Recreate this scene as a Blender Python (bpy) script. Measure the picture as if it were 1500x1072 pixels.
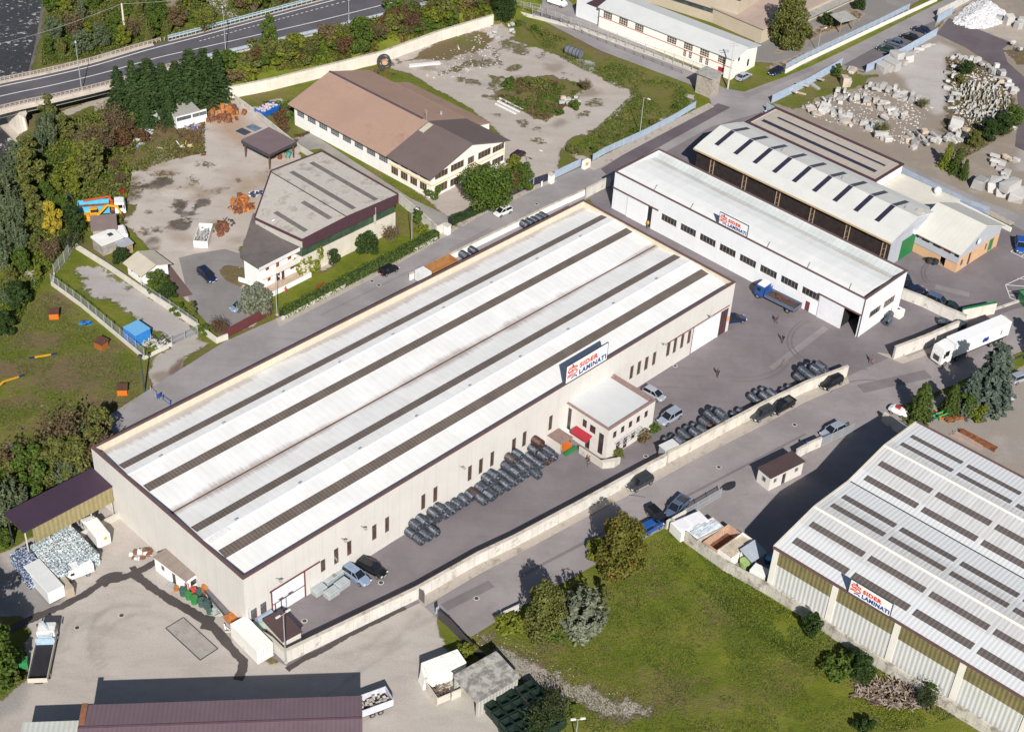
import bpy,bmesh,math,random
import numpy as np
from mathutils import Vector,Matrix
from math import radians as R,sin,cos,pi,sqrt,atan2,hypot
C = bpy.context.scene
for o in list(bpy.data.objects): bpy.data.objects.remove(o)
COL = C.collection
random.seed(7); RNG = np.random.default_rng(7)
# ------------------------------------------------------------------ camera, sky, sun, exposure
PW,PH,FPX,PITCH,ROLL,CH = 1500.0,1072.0,2214.7,R(37.4214),R(3.64878),150.0
_c,_s = cos(PITCH),sin(PITCH)
FW = Vector((0,_c,-_s)); _r0 = Vector((1,0,0)); _u0 = Vector((0,_s,_c))
RT = _r0*cos(ROLL) + _u0*sin(ROLL); UP = -_r0*sin(ROLL) + _u0*cos(ROLL)
cd = bpy.data.cameras.new('camera'); cam = bpy.data.objects.new('camera',cd); COL.objects.link(cam)
cd.sensor_width = 36; cd.lens = 36*FPX/PW; cd.clip_start = 1; cd.clip_end = 6000
mw = Matrix((RT,UP,-FW)).transposed().to_4x4(); mw.translation = Vector((0,0,CH)); cam.matrix_world = mw
C.camera = cam
C.render.resolution_x,C.render.resolution_y = 1024,731
SUN_EL,SUN_AZ = R(35.3),atan2(sin(R(8.5)),-cos(R(8.5)))
w = bpy.data.worlds.new('World'); C.world = w; w.use_nodes = True
wt = w.node_tree; sk = wt.nodes.new('ShaderNodeTexSky'); sk.sky_type = 'NISHITA'; sk.sun_disc = False
sk.sun_elevation = SUN_EL; sk.sun_rotation = SUN_AZ; sk.air_density = 1.0; sk.dust_density = 0.6; sk.ozone_density = 1.5
wt.links.new(sk.outputs[0],wt.nodes['Background'].inputs[0]); wt.nodes['Background'].inputs[1].default_value = 0.05
sl = bpy.data.lights.new('sun', 'SUN'); sl.energy = 4.6; sl.angle = R(0.5); sl.color = (1.0,0.95,0.885)
so = bpy.data.objects.new('sun',sl); COL.objects.link(so)
sd = Vector((sin(SUN_AZ)*cos(SUN_EL),cos(SUN_AZ)*cos(SUN_EL),sin(SUN_EL)))
so.rotation_euler = sd.to_track_quat('Z', 'Y').to_euler(); so.location = (0,0,300)
C.view_settings.view_transform = 'Standard'; C.view_settings.look = 'None'; C.view_settings.gamma = 1
C.view_settings.exposure = 0.42
# ------------------------------------------------------------------ terrain height and photo-to-ground mapping
def ray(px,py): return FW + RT*((px-PW/2)/FPX) - UP*((py-PH/2)/FPX)
def Z(px,py,z=0.0):
 d = ray(px,py); t = (z-CH)/d.z; return Vector((d.x*t,d.y*t,z))
ROADC = [Z(-120,172,5.2),Z(0,141,5.2),Z(75,125,5.2),Z(150,107,5.2),Z(230,84,5.2),Z(300,67,5.2),Z(380,47,5.2),Z(460,27,5.2),Z(560,1,5.2),Z(700,-36,5.2)]
ROADW = [5.0,5.0,5.0,5.0,5.2,5.6,6.2,6.8,7.2,7.4]
BANK = [Z(78,-60),Z(70,0),Z(66,30),Z(60,60),Z(52,92),Z(45,130),Z(36,190),Z(24,222),Z(4,250),Z(-60,300),Z(-200,380)]
def seg_np(X,Y,pts,closed=False):
 best = np.full(X.shape,1e9); par = np.zeros(X.shape); side = np.zeros(X.shape)
 n = len(pts)
 for i in range(n if closed else n-1):
  a,b = pts[i],pts[(i+1) % n]; dx,dy = b[0]-a[0],b[1]-a[1]; L2 = dx*dx+dy*dy+1e-9
  t = np.clip(((X-a[0])*dx+(Y-a[1])*dy)/L2,0,1)
  d = np.hypot(X-a[0]-dx*t,Y-a[1]-dy*t); m = d < best
  best = np.where(m,d,best); par = np.where(m,i+t,par)
  side = np.where(m,np.sign(dx*(Y-a[1])-dy*(X-a[0])),side)
 return best,par,side
def sm(x,a,b):
 t = np.clip((x-a)/(b-a),0,1); return t*t*(3-2*t)
def TZ(X,Y):
 X = np.asarray(X,float); Y = np.asarray(Y,float)
 db,_,sb = seg_np(X,Y,BANK)           # river lies on the left (west) of the bank line
 ins = np.where(sb < 0,db,-db)
 z = -4.2*sm(ins,-1.5,4.5)
 dr,pr,_ = seg_np(X,Y,ROADC)
 hw = np.interp(pr,range(len(ROADW)),ROADW)+0.8
 emb = 5.0*(1-sm(dr,hw,hw+8.0))*sm(pr,3.1,3.9)
 return z+emb*(1-sm(ins,-1.5,4.5))
def tz(x,y): return float(TZ(np.array([x]),np.array([y]))[0])
def G(px,py,z=None):
 if z is not None: return Z(px,py,z)
 d = ray(px,py); zs = np.linspace(6.5,-4.6,150); t = (zs-CH)/d.z; h = TZ(d.x*t,d.y*t); i = int(np.argmax(h >= zs))
 if i == 0: return Z(px,py,0)
 return Vector((d.x*t[i],d.y*t[i],h[i]))
def crop(ox,oy,s=3.5725): return lambda x,y: (ox+x/s,oy+y/s)
# ------------------------------------------------------------------ materials
def new_mat(name):
 m = bpy.data.materials.new(name); m.use_nodes = True; return m
class NT:
 def __init__(s,m): s.t = m.node_tree; s.b = s.t.nodes['Principled BSDF']
 def n(s,ty,ins=None,**kw):
  nd = s.t.nodes.new('ShaderNode'+ty)
  for k,v in kw.items(): setattr(nd,k,v)
  for k,v in (ins or {}).items(): s.set(nd.inputs[k],v)
  return nd
 def set(s,sock,v):
  if isinstance(v,bpy.types.NodeSocket): s.t.links.new(v,sock)
  elif isinstance(v,bpy.types.Node): s.t.links.new(v.outputs[0],sock)
  else:
   if isinstance(v,tuple) and len(v) == 3 and sock.type == 'RGBA': v = (*v,1)
   sock.default_value = v
 def m(s,op,a,b=0.0,c=0.0): return s.n('Math',{0: a,1: b,2: c},operation=op).outputs[0]
 def mix(s,f,a,b,bt='MIX'):
  nd = s.n('Mix',data_type='RGBA',blend_type=bt,clamp_factor=True)
  s.set(nd.inputs[0],f); s.set(nd.inputs[6],a); s.set(nd.inputs[7],b); return nd.outputs[2]
 def step(s,x,a,b): return s.n('MapRange',{0: x,1: a,2: b,3: 0.0,4: 1.0},interpolation_type='SMOOTHSTEP').outputs[0]
 def coord(s,sc=(1,1,1),world=False):
  src = s.n('NewGeometry').outputs['Position'] if world else s.n('TexCoord').outputs['Object']
  return s.n('Mapping',{'Vector': src, 'Scale': sc}).outputs[0]
 def noise(s,vec,scale,detail=4,rough=.6): return s.n('TexNoise',{'Vector': vec, 'Scale': scale, 'Detail': detail, 'Roughness': rough}).outputs[0]
def mul(c,k): return tuple(min(1,x*k) for x in c)
MATS = {}
def M(name,col,rough=.75,amt=.12,ns=.6,metal=0.0,bump=.0,wave=None,joint=None,streak=0,dirt=None,world=False,vary=0,spec=None):
 """col base colour; amt noise variation; wave=(axis, period, darkening, bump); joint=list of (axis, period, width, dark); streak=vertical run-off; dirt=(colour, amount, scale)"""
 if name in MATS: return MATS[name]
 m = new_mat(name); t = NT(m); co = t.coord(world=world)
 n1 = t.noise(co,ns,5); n2 = t.noise(co,ns*9,3)
 f = t.m('ADD',t.m('MULTIPLY',n1,.65),t.m('MULTIPLY',n2,.35))
 c = t.mix(t.step(f,.3,.7),mul(col,1-amt),mul(col,1+amt))
 if dirt:
  d = t.step(t.noise(co,dirt[2],6,.7),.62-dirt[1]*.25,.78-dirt[1]*.2)
  c = t.mix(t.m('MULTIPLY',d,.75),c,dirt[0])
 if streak:
  st = t.step(t.noise(t.coord((1.2,1.2,.06),world),1.6,5,.7),.45,.8)
  c = t.mix(t.m('MULTIPLY',st,streak),c,mul(col,.55))
 bh = None
 sep = t.n('SeparateXYZ',{0: co})
 if wave:
  ax,per,dk,bm = wave
  v = t.m('SINE',t.m('MULTIPLY',sep.outputs[ax],2*pi/per)); v = t.m('MULTIPLY_ADD',v,.5,.5)
  c = t.mix(t.m('MULTIPLY',t.m('POWER',v,2.0),dk),c,mul(col,.45)); bh = (v,bm)
 for (ax,per,wd,dk) in (joint or []):
  fr = t.m('FRACT',t.m('DIVIDE',t.m('ADD',sep.outputs[ax],500.0),per))
  j = t.m('LESS_THAN',fr,wd/per); c = t.mix(t.m('MULTIPLY',j,dk),c,mul(col,.35))
 if vary:
  oi = t.n('ObjectInfo'); c = t.mix(t.m('MULTIPLY',oi.outputs['Random'],vary),c,mul(col,.45))
 t.set(t.b.inputs['Base Color'],c); t.set(t.b.inputs['Roughness'],t.m('MULTIPLY_ADD',f,.2,rough-.1)); t.b.inputs['Metallic'].default_value = metal
 if spec is not None: t.b.inputs['Specular IOR Level'].default_value = spec
 if bh or bump:
  h = t.m('ADD',t.m('MULTIPLY',bh[0],bh[1]) if bh else 0.0,t.m('MULTIPLY',n2,bump))
  b = t.n('Bump',{'Height': h, 'Strength': .8, 'Distance': 1.0}); t.set(t.b.inputs['Normal'],b.outputs[0])
 MATS[name] = m; return m
def leafmat(name,c1,c2,c3=None,tr=.32):
 m = new_mat(name); t = NT(m); g = t.n('NewGeometry'); oi = t.n('ObjectInfo')
 c = t.mix(g.outputs['Random Per Island'],c1,c2)
 n = t.noise(t.coord(),.55,3)
 if c3: c = t.mix(t.step(n,.5,.68),c,c3)
 c = t.mix(t.m('MULTIPLY',oi.outputs['Random'],.2),c,mul(c1,.8))
 t.set(t.b.inputs['Base Color'],c); t.b.inputs['Roughness'].default_value = .65; t.b.inputs['Specular IOR Level'].default_value = .25
 tb = t.n('BsdfTranslucent',{'Color': c}); mx = t.n('MixShader',{0: tr,1: t.b.outputs[0],2: tb.outputs[0]})
 t.t.links.new(mx.outputs[0],t.t.nodes['Material Output'].inputs[0]); return m
def paint(name,col,rough=.35,metal=0.0,coat=.4):
 if name in MATS: return MATS[name]
 m = new_mat(name); t = NT(m); n = t.noise(t.coord(),3.0,4)
 t.set(t.b.inputs['Base Color'],t.mix(t.step(n,.4,.75),col,mul(col,.8))); t.b.inputs['Roughness'].default_value = rough
 t.b.inputs['Metallic'].default_value = metal; t.b.inputs['Coat Weight'].default_value = coat; MATS[name] = m; return m
cream = M('cream_panel',(.60,.575,.54),.85,.05,.3,joint=[(0,2.3,.05,.3),(1,2.3,.05,.3)],streak=.16)
cream_plain = M('cream_wall',(.61,.58,.54),.85,.06,.5,streak=.16)
trim_brown = M('brown_trim',(.13,.075,.07),.6,.15,1.0)
rust = M('rusty_steel',(.26,.095,.035),.85,.45,1.2,dirt=((.08,.03,.015),.8,1.5))
rust_dark = M('dark_rusty_steel',(.14,.06,.035),.85,.4,1.2)
white_wall = M('white_render',(.80,.79,.76),.85,.05,.5,streak=.1,dirt=((.5,.47,.42),.1,.4))
white_metal = M('white_sheet_metal',(.78,.80,.82),.5,.04,.4,streak=.06,joint=[(0,3.05,.04,.15),(1,3.05,.04,.15)])
glass = M('dark_glass',(.035,.035,.04),.12,.5,1.0,spec=.7)
glass_brown = M('brown_tinted_glass',(.075,.05,.035),.2,.4,.8,spec=.6)
glass_grey = M('grey_glass',(.10,.11,.12),.2,.4,.8,spec=.6)
conc = M('concrete',(.52,.49,.43),.9,.12,.5,streak=.35,dirt=((.2,.18,.15),.35,.8),bump=.01)
conc_wall = M('concrete_wall_panels',(.60,.575,.53),.9,.10,.6,joint=[(0,2.5,.08,.35)],streak=.45,dirt=((.27,.24,.19),.35,.7))
conc_dark = M('grey_concrete',(.33,.32,.30),.9,.14,.6,dirt=((.14,.13,.12),.4,1.0))
steel = M('galvanised_steel',(.42,.44,.46),.5,.1,2.0,metal=.3)
steel_dark = M('dark_steel',(.05,.05,.055),.6,.2,2.0)
black = M('black_rubber',(.015,.015,.016),.8,.2,3.0)
white_p = paint('white_paint',(.80,.80,.78)); black_p = paint('black_paint',(.008,.009,.012),.2)
wood = M('weathered_wood',(.30,.21,.13),.85,.3,1.5)
timber_grey = M('grey_timber',(.30,.28,.25),.9,.3,1.2)
blue_p = paint('blue_paint',(.02,.085,.30)); red_p = paint('red_paint',(.42,.025,.03)); green_p = paint('green_paint',(.02,.20,.06))
orange_p = paint('orange_paint',(.65,.16,.02)); yellow_p = paint('yellow_paint',(.70,.36,.02)); ltblue_p = paint('light_blue_paint',(.10,.45,.70))
skin_m = M('skin',(.45,.27,.19),.6,.05,3)
OW = ['first', 'second', 'third', 'fourth', 'fifth', 'sixth', 'seventh', 'eighth', 'ninth', 'tenth', 'eleventh', 'twelfth', 'thirteenth', 'fourteenth']
rep_ = lambda i: OW[min(i,13)]
# ------------------------------------------------------------------ mesh builder
def tagp(o,label=None,cat=None,group=None,kind=None):
 if label: o['label'] = label
 if cat: o['category'] = cat
 if group: o['group'] = group
 if kind: o['kind'] = kind
 return o
class MB:
 def __init__(s): s.v = []; s.f = []; s.mi = []
 def add(s,vs,fs,mi=0):
  k = len(s.v); s.v += [tuple(v) for v in vs]; s.f += [tuple(i+k for i in f) for f in fs]; s.mi += [mi]*len(fs); return s
 def box(s,x0,y0,z0,x1,y1,z1,mi=0):
  return s.add([(x0,y0,z0),(x1,y0,z0),(x1,y1,z0),(x0,y1,z0),(x0,y0,z1),(x1,y0,z1),(x1,y1,z1),(x0,y1,z1)],
      [(0,3,2,1),(4,5,6,7),(0,1,5,4),(1,2,6,5),(2,3,7,6),(3,0,4,7)],mi)
 def hexa(s,b,t,mi=0):  # 4 bottom,4 top
  return s.add(list(b)+list(t),[(0,3,2,1),(4,5,6,7),(0,1,5,4),(1,2,6,5),(2,3,7,6),(3,0,4,7)],mi)
 def prism(s,poly,z0,z1,mi=0):
  n = len(poly); A = sum(poly[i][0]*poly[(i+1) % n][1]-poly[(i+1) % n][0]*poly[i][1] for i in range(n))
  if A < 0: poly = poly[::-1]
  f0 = (lambda i: z0[i]) if hasattr(z0, '__len__') else (lambda i: z0); f1 = (lambda i: z1[i]) if hasattr(z1, '__len__') else (lambda i: z1)
  return s.add([(p[0],p[1],f0(i)) for i,p in enumerate(poly)]+[(p[0],p[1],f1(i)) for i,p in enumerate(poly)],
      [tuple(range(n))[::-1],tuple(range(n,2*n))]+[(i,(i+1) % n,n+(i+1) % n,n+i) for i in range(n)],mi)
 def tube(s,a,b,r,n=8,r2=None,mi=0,cap=True):
  a = Vector(a); b = Vector(b); r2 = r if r2 is None else r2; d = (b-a).normalized()
  u = d.orthogonal().normalized(); v = d.cross(u); vs = []
  for P,rr in ((a,r),(b,r2)):
   for i in range(n): vs.append(P+u*rr*cos(2*pi*i/n)+v*rr*sin(2*pi*i/n))
  fs = [(i,(i+1) % n,n+(i+1) % n,n+i) for i in range(n)]
  if cap: fs += [tuple(range(n))[::-1],tuple(range(n,2*n))]
  return s.add(vs,fs,mi)
 def path(s,pts,r,n=6,mi=0):
  for a,b in zip(pts[:-1],pts[1:]): s.tube(a,b,r,n,mi=mi)
  return s
 def bar(s,a,b,w,h,mi=0):
  a = Vector(a); b = Vector(b); d = (b-a).normalized(); u = d.cross(Vector((0,0,1)))
  u = (u.normalized() if u.length > 1e-3 else Vector((1,0,0)))*w/2; v = u.cross(d).normalized()*h/2
  return s.hexa([a-u-v,a+u-v,b+u-v,b-u-v],[a-u+v,a+u+v,b+u+v,b-u+v],mi)
 def loft(s,rings,mi=0,cap=True):
  n = len(rings[0]); k = len(rings); vs = [p for r in rings for p in r]
  fs = [(j*n+i,j*n+(i+1) % n,(j+1)*n+(i+1) % n,(j+1)*n+i) for j in range(k-1) for i in range(n)]
  if cap: fs += [tuple(range(n))[::-1],tuple(range((k-1)*n,k*n))]
  return s.add(vs,fs,mi)
 def ell(s,c,r,n=10,m=6,mi=0,jit=0):
  rings = []
  for j in range(1,m):
   th = pi*j/m; rings.append([(c[0]+r[0]*sin(th)*cos(2*pi*i/n)*(1+random.uniform(-jit,jit)),c[1]+r[1]*sin(th)*sin(2*pi*i/n)*(1+random.uniform(-jit,jit)),c[2]-r[2]*cos(th)) for i in range(n)])
  return s.loft(rings,mi)
 def build(s,name,mats,parent=None,smooth=False,loc=None,rz=None,fix=True,bevel=0):
  me = bpy.data.meshes.new(name); me.from_pydata(s.v,[],s.f); mats = mats if isinstance(mats,(list,tuple)) else [mats]
  for m in mats: me.materials.append(m)
  me.polygons.foreach_set('material_index',s.mi)
  if fix or bevel:
   bm = bmesh.new(); bm.from_mesh(me)
   if bevel: bmesh.ops.bevel(bm,geom=bm.edges[:],offset=bevel,segments=1,affect='EDGES',clamp_overlap=True)
   bmesh.ops.recalc_face_normals(bm,faces=bm.faces); bm.to_mesh(me); bm.free()
  if smooth: me.polygons.foreach_set('use_smooth',[True]*len(me.polygons))
  me.update(); o = bpy.data.objects.new(name,me); COL.objects.link(o)
  if parent: o.parent = parent
  if loc is not None: o.location = loc
  if rz is not None: o.rotation_euler = (0,0,rz)
  return o
def empty(name,loc,rz=0,label=None,cat=None,group=None):
 o = bpy.data.objects.new(name,None); COL.objects.link(o); o.location = loc; o.rotation_euler = (0,0,rz); o.empty_display_size = .5
 return tagp(o,label,cat,group)
KIDS = {}
def kids(o):
 return [c for c in ALLCH.get(o.name,[])]
ALLCH = {}
def index_kids():
 ALLCH.clear()
 for o in COL.objects:
  if o.parent: ALLCH.setdefault(o.parent.name,[]).append(o)
def copy_tree(o,loc=None,rz=None,scale=None,label=None,group=None,parent=None,swap=None):
 c = o.copy(); COL.objects.link(c); c.parent = parent
 if loc is not None: c.location = loc
 if rz is not None: c.rotation_euler = (c.rotation_euler[0],c.rotation_euler[1],rz)
 if scale is not None: c.scale = (scale,)*3 if not isinstance(scale,tuple) else scale
 if label: c['label'] = label
 if group: c['group'] = group
 if swap and c.data:
  for i,sl_ in enumerate(c.material_slots):
   if sl_.material and sl_.material.name in swap:
    nm = swap[sl_.material.name]; sl_.link = 'OBJECT'; sl_.material = nm
 for ch in kids(o): copy_tree(ch,parent=c,swap=swap)
 return c
class Fr:
 """local building frame: origin, x axis along yaw, y to the left, z up"""
 def __init__(s,o,yaw): s.o = Vector((o[0],o[1],0)); s.w = yaw; s.x = Vector((cos(yaw),sin(yaw),0)); s.y = Vector((-sin(yaw),cos(yaw),0))
 def L(s,P): d = P-s.o; return (d.dot(s.x),d.dot(s.y))
 def W(s,x,y,z=0): return s.o+s.x*x+s.y*y+Vector((0,0,z))
def frp(a,b):
 A = Z(*a); B = Z(*b); d = B-A; return Fr(A,atan2(d.y,d.x))
def wallface(mb,P0,d,inn,L,z0,z1,holes=(),depth=.18,mi=0,ztop=None):
 """vertical wall from P0 along unit 2-D d, holes=(x0,z0,x1,z1) recessed along inn"""
 xs = sorted({0,L,*[h[0] for h in holes],*[h[2] for h in holes]}); zs = sorted({z0,z1,*[h[1] for h in holes],*[h[3] for h in holes]})
 P = lambda x,z,t=0: (P0[0]+d[0]*x+inn[0]*t,P0[1]+d[1]*x+inn[1]*t,z)
 for i in range(len(xs)-1):
  for j in range(len(zs)-1):
   xm,zm = (xs[i]+xs[i+1])/2,(zs[j]+zs[j+1])/2
   if any(h[0] < xm < h[2] and h[1] < zm < h[3] for h in holes): continue
   mb.add([P(xs[i],zs[j]),P(xs[i+1],zs[j]),P(xs[i+1],zs[j+1]),P(xs[i],zs[j+1])],[(0,1,2,3)],mi)
 for a,b,c,e in holes:
  for q in ([(a,b),(c,b)],[(c,b),(c,e)],[(c,e),(a,e)],[(a,e),(a,b)]):
   mb.add([P(*q[0]),P(*q[1]),P(*q[1],depth),P(*q[0],depth)],[(0,1,2,3)],mi)
def window(root,P0,d,inn,h,depth=.18,fm=trim_brown,gm=glass,nx=1,nz=1,name='window',fw=.07,lab=None):
 P = lambda x,z,t: (P0[0]+d[0]*x+inn[0]*t,P0[1]+d[1]*x+inn[1]*t,z)
 a,b,c,e = h; m = MB(); t0,t1 = depth-.08,depth-.005
 def bar(x0,z0,x1,z1): m.hexa([P(x0,z0,t0),P(x1,z0,t0),P(x1,z0,t1),P(x0,z0,t1)],[P(x0,z1,t0),P(x1,z1,t0),P(x1,z1,t1),P(x0,z1,t1)])
 bar(a,b,c,b+fw); bar(a,e-fw,c,e); bar(a,b+fw,a+fw,e-fw); bar(c-fw,b+fw,c,e-fw)
 for i in range(1,nx): x = a+(c-a)*i/nx; bar(x-fw*.35,b+fw,x+fw*.35,e-fw)
 for i in range(1,nz): z = b+(e-b)*i/nz; bar(a+fw,z-fw*.35,c-fw,z+fw*.35)
 o = m.build(name,fm,root)
 if lab: o['label'] = lab
 g = MB(); g.hexa([P(a,b,depth-.02),P(c,b,depth-.02),P(c,b,depth+.04),P(a,b,depth+.04)],[P(a,e,depth-.02),P(c,e,depth-.02),P(c,e,depth+.04),P(a,e,depth+.04)])
 g.build('pane',gm,o); return o
def textmesh(txt,width,height,mat,parent,loc,name='lettering'):
 cu = bpy.data.curves.new('t', 'FONT'); cu.body = txt; cu.size = 1; cu.extrude = .03; cu.offset = .045; cu.space_character = 1.16; cu.resolution_u = 3
 to = bpy.data.objects.new('t',cu); COL.objects.link(to); dg = bpy.context.evaluated_depsgraph_get(); dg.update()
 me = bpy.data.meshes.new_from_object(to.evaluated_get(dg)); bpy.data.objects.remove(to); me.name = name
 xs = [v.co.x for v in me.vertices]; ys = [v.co.y for v in me.vertices]; x0,x1,y0,y1 = min(xs),max(xs),min(ys),max(ys)
 for v in me.vertices: v.co = Vector(((v.co.x-x0)/(x1-x0)*width,-v.co.z,(v.co.y-y0)/(y1-y0)*height))
 me.materials.clear(); me.materials.append(mat); o = bpy.data.objects.new(name,me); COL.objects.link(o); o.parent = parent; o.location = loc; return o
sign_white = M('sign_white',(.82,.82,.82),.5,.03,1); sign_red = M('sign_red',(.60,.055,.02),.6,.05,1); sign_blue = M('sign_blue',(.02,.06,.26),.6,.05,1)
def company_sign(F,x0,x1,z0,z1,y,label):
 Wd,Hh = x1-x0,z1-z0; r = empty('company_sign',F.W(x0,y,z0),F.w,label, 'sign')
 MB().box(0,-.05,0,Wd,.05,Hh).build('board',sign_white,r)
 m = MB()
 for a in ((-.06,-.09,Hh,Wd+.06,.09,Hh+.07),(-.06,-.09,-.05,Wd+.06,.09,0),(-.07,-.09,-.05,0,.09,Hh),(Wd,-.09,-.05,Wd+.07,.09,Hh)): m.box(*a)
 for i in range(3): m.bar((Wd*(.15+.35*i),.1,Hh*.8),(Wd*(.15+.35*i),1.2,0.1),.07,.07)
 m.build('sign_frame',steel_dark,r)
 textmesh('SIDER',Wd*.45,Hh*.30,sign_red,r,(Wd*.315,-.06,Hh*.48)); textmesh('LAMINATI',Wd*.66,Hh*.30,sign_blue,r,(Wd*.315,-.06,Hh*.10))
 def stroke(mb,pts,th):
  pts = [(Wd*.03+p[0]*Wd*.24,Hh*.06+p[1]*Hh*.88) for p in pts]; L = []; Rr = []
  for i,p in enumerate(pts):
   a = pts[max(0,i-1)]; b = pts[min(len(pts)-1,i+1)]; dx,dy = b[0]-a[0],b[1]-a[1]; l = hypot(dx,dy); nx,ny = -dy/l*th/2,dx/l*th/2
   L.append((p[0]+nx,p[1]+ny)); Rr.append((p[0]-nx,p[1]-ny))
  for i in range(len(pts)-1):
   q = [L[i],L[i+1],Rr[i+1],Rr[i]]; mb.hexa([(a,-.085,b) for a,b in q],[(a,-.055,b) for a,b in q])
 arc = lambda cx,cy,rx,ry,a0,a1: [(cx+rx*cos(R(a)),cy+ry*sin(R(a))) for a in range(a0,a1+(1 if a1 > a0 else -1),15 if a1 > a0 else -15)]
 th = Hh*.075; e = MB()
 stroke(e,[(.95,.66),(.9,.78)]+[(.5,.8),(.35,.76)]+arc(.3,.66,.25,.11,90,270)[1:]+[(.5,.55),(.7,.55)]+arc(.72,.42,.24,.13,90,-90)[1:]+[(.3,.29),(.05,.28),(0,.22)],th)
 stroke(e,[(.15,.5),(.55,.68),(.9,.66)],th*.7); stroke(e,[(0,.38),(.35,.4),(.62,.44)],th*.7); stroke(e,[(.05,.86),(.4,.88),(.62,.86)],th*.6)
 e.build('emblem',sign_red,r)
 e = MB(); stroke(e,[(.42,1.0),(.5,.95),(.58,.86)],th); stroke(e,[(.4,.10),(.75,.16),(.95,.12),(.93,.02)],th); e.build('emblem',sign_blue,r)
 return r
# ------------------------------------------------------------------ ground sheet
gx = np.concatenate([[-2500,-900,-400,-220,-170],np.arange(-150,160.1,.55),[180,230,420,900,2500]])
gy = np.concatenate([[-900,-200,40,85],np.arange(100,385.1,.55),[400,430,520,800,1500,3500]])
GX,GY = np.meshgrid(gx,gy)
def vnoise(X,Y,s,seed):
 r = np.random.default_rng(seed).random((256,256)); x = X/s+37.3; y = Y/s+11.7
 xi = np.floor(x).astype(int); yi = np.floor(y).astype(int); fx = x-xi; fy = y-yi; fx = fx*fx*(3-2*fx); fy = fy*fy*(3-2*fy)
 g = lambda a,b: r[b % 256,a % 256]
 return (g(xi,yi)*(1-fx)+g(xi+1,yi)*fx)*(1-fy)+(g(xi,yi+1)*(1-fx)+g(xi+1,yi+1)*fx)*fy
def fnoise(X,Y,s,seed): return vnoise(X,Y,s,seed)*.5+vnoise(X,Y,s/2.1,seed+1)*.3+vnoise(X,Y,s/4.7,seed+2)*.2-.5
NZ1 = fnoise(GX,GY,6,3); NZ2 = fnoise(GX,GY,2.2,9); NZB = fnoise(GX,GY,22,17)
def inpoly(X,Y,poly):
 ins = np.zeros(X.shape,bool); n = len(poly)
 for i in range(n):
  x0,y0 = poly[i][0],poly[i][1]; x1,y1 = poly[(i+1) % n][0],poly[(i+1) % n][1]
  c = ((y0 > Y) != (y1 > Y)); ins ^= c & (X < (x1-x0)*(Y-y0)/(y1-y0+1e-12)+x0)
 return ins
MASK = np.zeros(GX.shape+(4,)); MASK[...,0] = 1.0; MASK[...,1] = .45   # grass,dryness,stain,spare
BARE = np.zeros(GX.shape+(3,)); BARE[:] = (.33,.28,.22)
def blend(px,grass=None,dry=None,stain=None,bare=None,f=.8,nz=2.0,a=1.0,z=None,world=False,line=None):
 pts = [(p if world else G(*p)) for p in px]; pts = [(p[0],p[1]) for p in pts]
 xs = [p[0] for p in pts]; ys = [p[1] for p in pts]; mg = f+nz+2+(line or 0)
 ix = slice(*np.searchsorted(gx,[min(xs)-mg,max(xs)+mg])); iy = slice(*np.searchsorted(gy,[min(ys)-mg,max(ys)+mg]))
 X,Y = GX[iy,ix],GY[iy,ix]
 if X.size == 0: return
 if line: d,_,_ = seg_np(X,Y,pts); sdv = line-d
 else: d,_,_ = seg_np(X,Y,pts,True); sdv = np.where(inpoly(X,Y,pts),d,-d)
 w_ = sm(sdv+nz*(NZ1[iy,ix]*1.2+NZ2[iy,ix]*.8),-f,f)*a
 for k,v in ((0,grass),(1,dry),(2,stain)):
  if v is not None: MASK[iy,ix,k] += (v-MASK[iy,ix,k])*w_
 if bare is not None: BARE[iy,ix] += (np.array(bare)-BARE[iy,ix])*w_[...,None]
BE = (.48,.425,.38); GRV = (.42,.38,.345); ASP = (.155,.145,.145); ASPL = (.21,.20,.195); DIRT = (.22,.175,.13); CONC = (.47,.43,.38)
MASK[...,1] = np.clip(.45+NZB*.9,0,1)
# river bed and banks
blend([(-60,-60),(78,-60),(70,0),(64,30),(58,60),(50,92),(45,130),(36,190),(24,222),(4,250),(-60,300)],grass=.0,bare=(.10,.09,.08),f=2.5,nz=1)
blend([(235,-30),(262,0),(232,40),(214,62),(196,60),(200,30),(205,0),(210,-30)],grass=.15,bare=(.27,.20,.15),dry=.9,f=2,nz=3)
blend([(300,-30),(330,0),(352,25),(340,30),(300,12),(280,-30)],grass=.1,bare=(.6,.58,.55),f=2,nz=2)
blend([(375,-30),(420,-30),(400,8),(378,14)],grass=.1,bare=(.6,.58,.55),f=1.5,nz=2)
# foot paths in the wood
for ln in ([(160,138),(150,150),(145,165),(138,185)],[(160,55),(155,80)],[(150,145),(120,158),(88,170)],[(62,375),(52,395),(35,425)],[(25,450),(10,470),(0,480)]):
 blend(ln,grass=.1,bare=(.42,.38,.32),f=.6,nz=1.5,line=1.2)
# embankment and far verge: greener
blend([(340,80),(640,5),(740,-20),(725,20),(600,60),(500,95),(330,130)],grass=.95,dry=.35,f=1)
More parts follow.
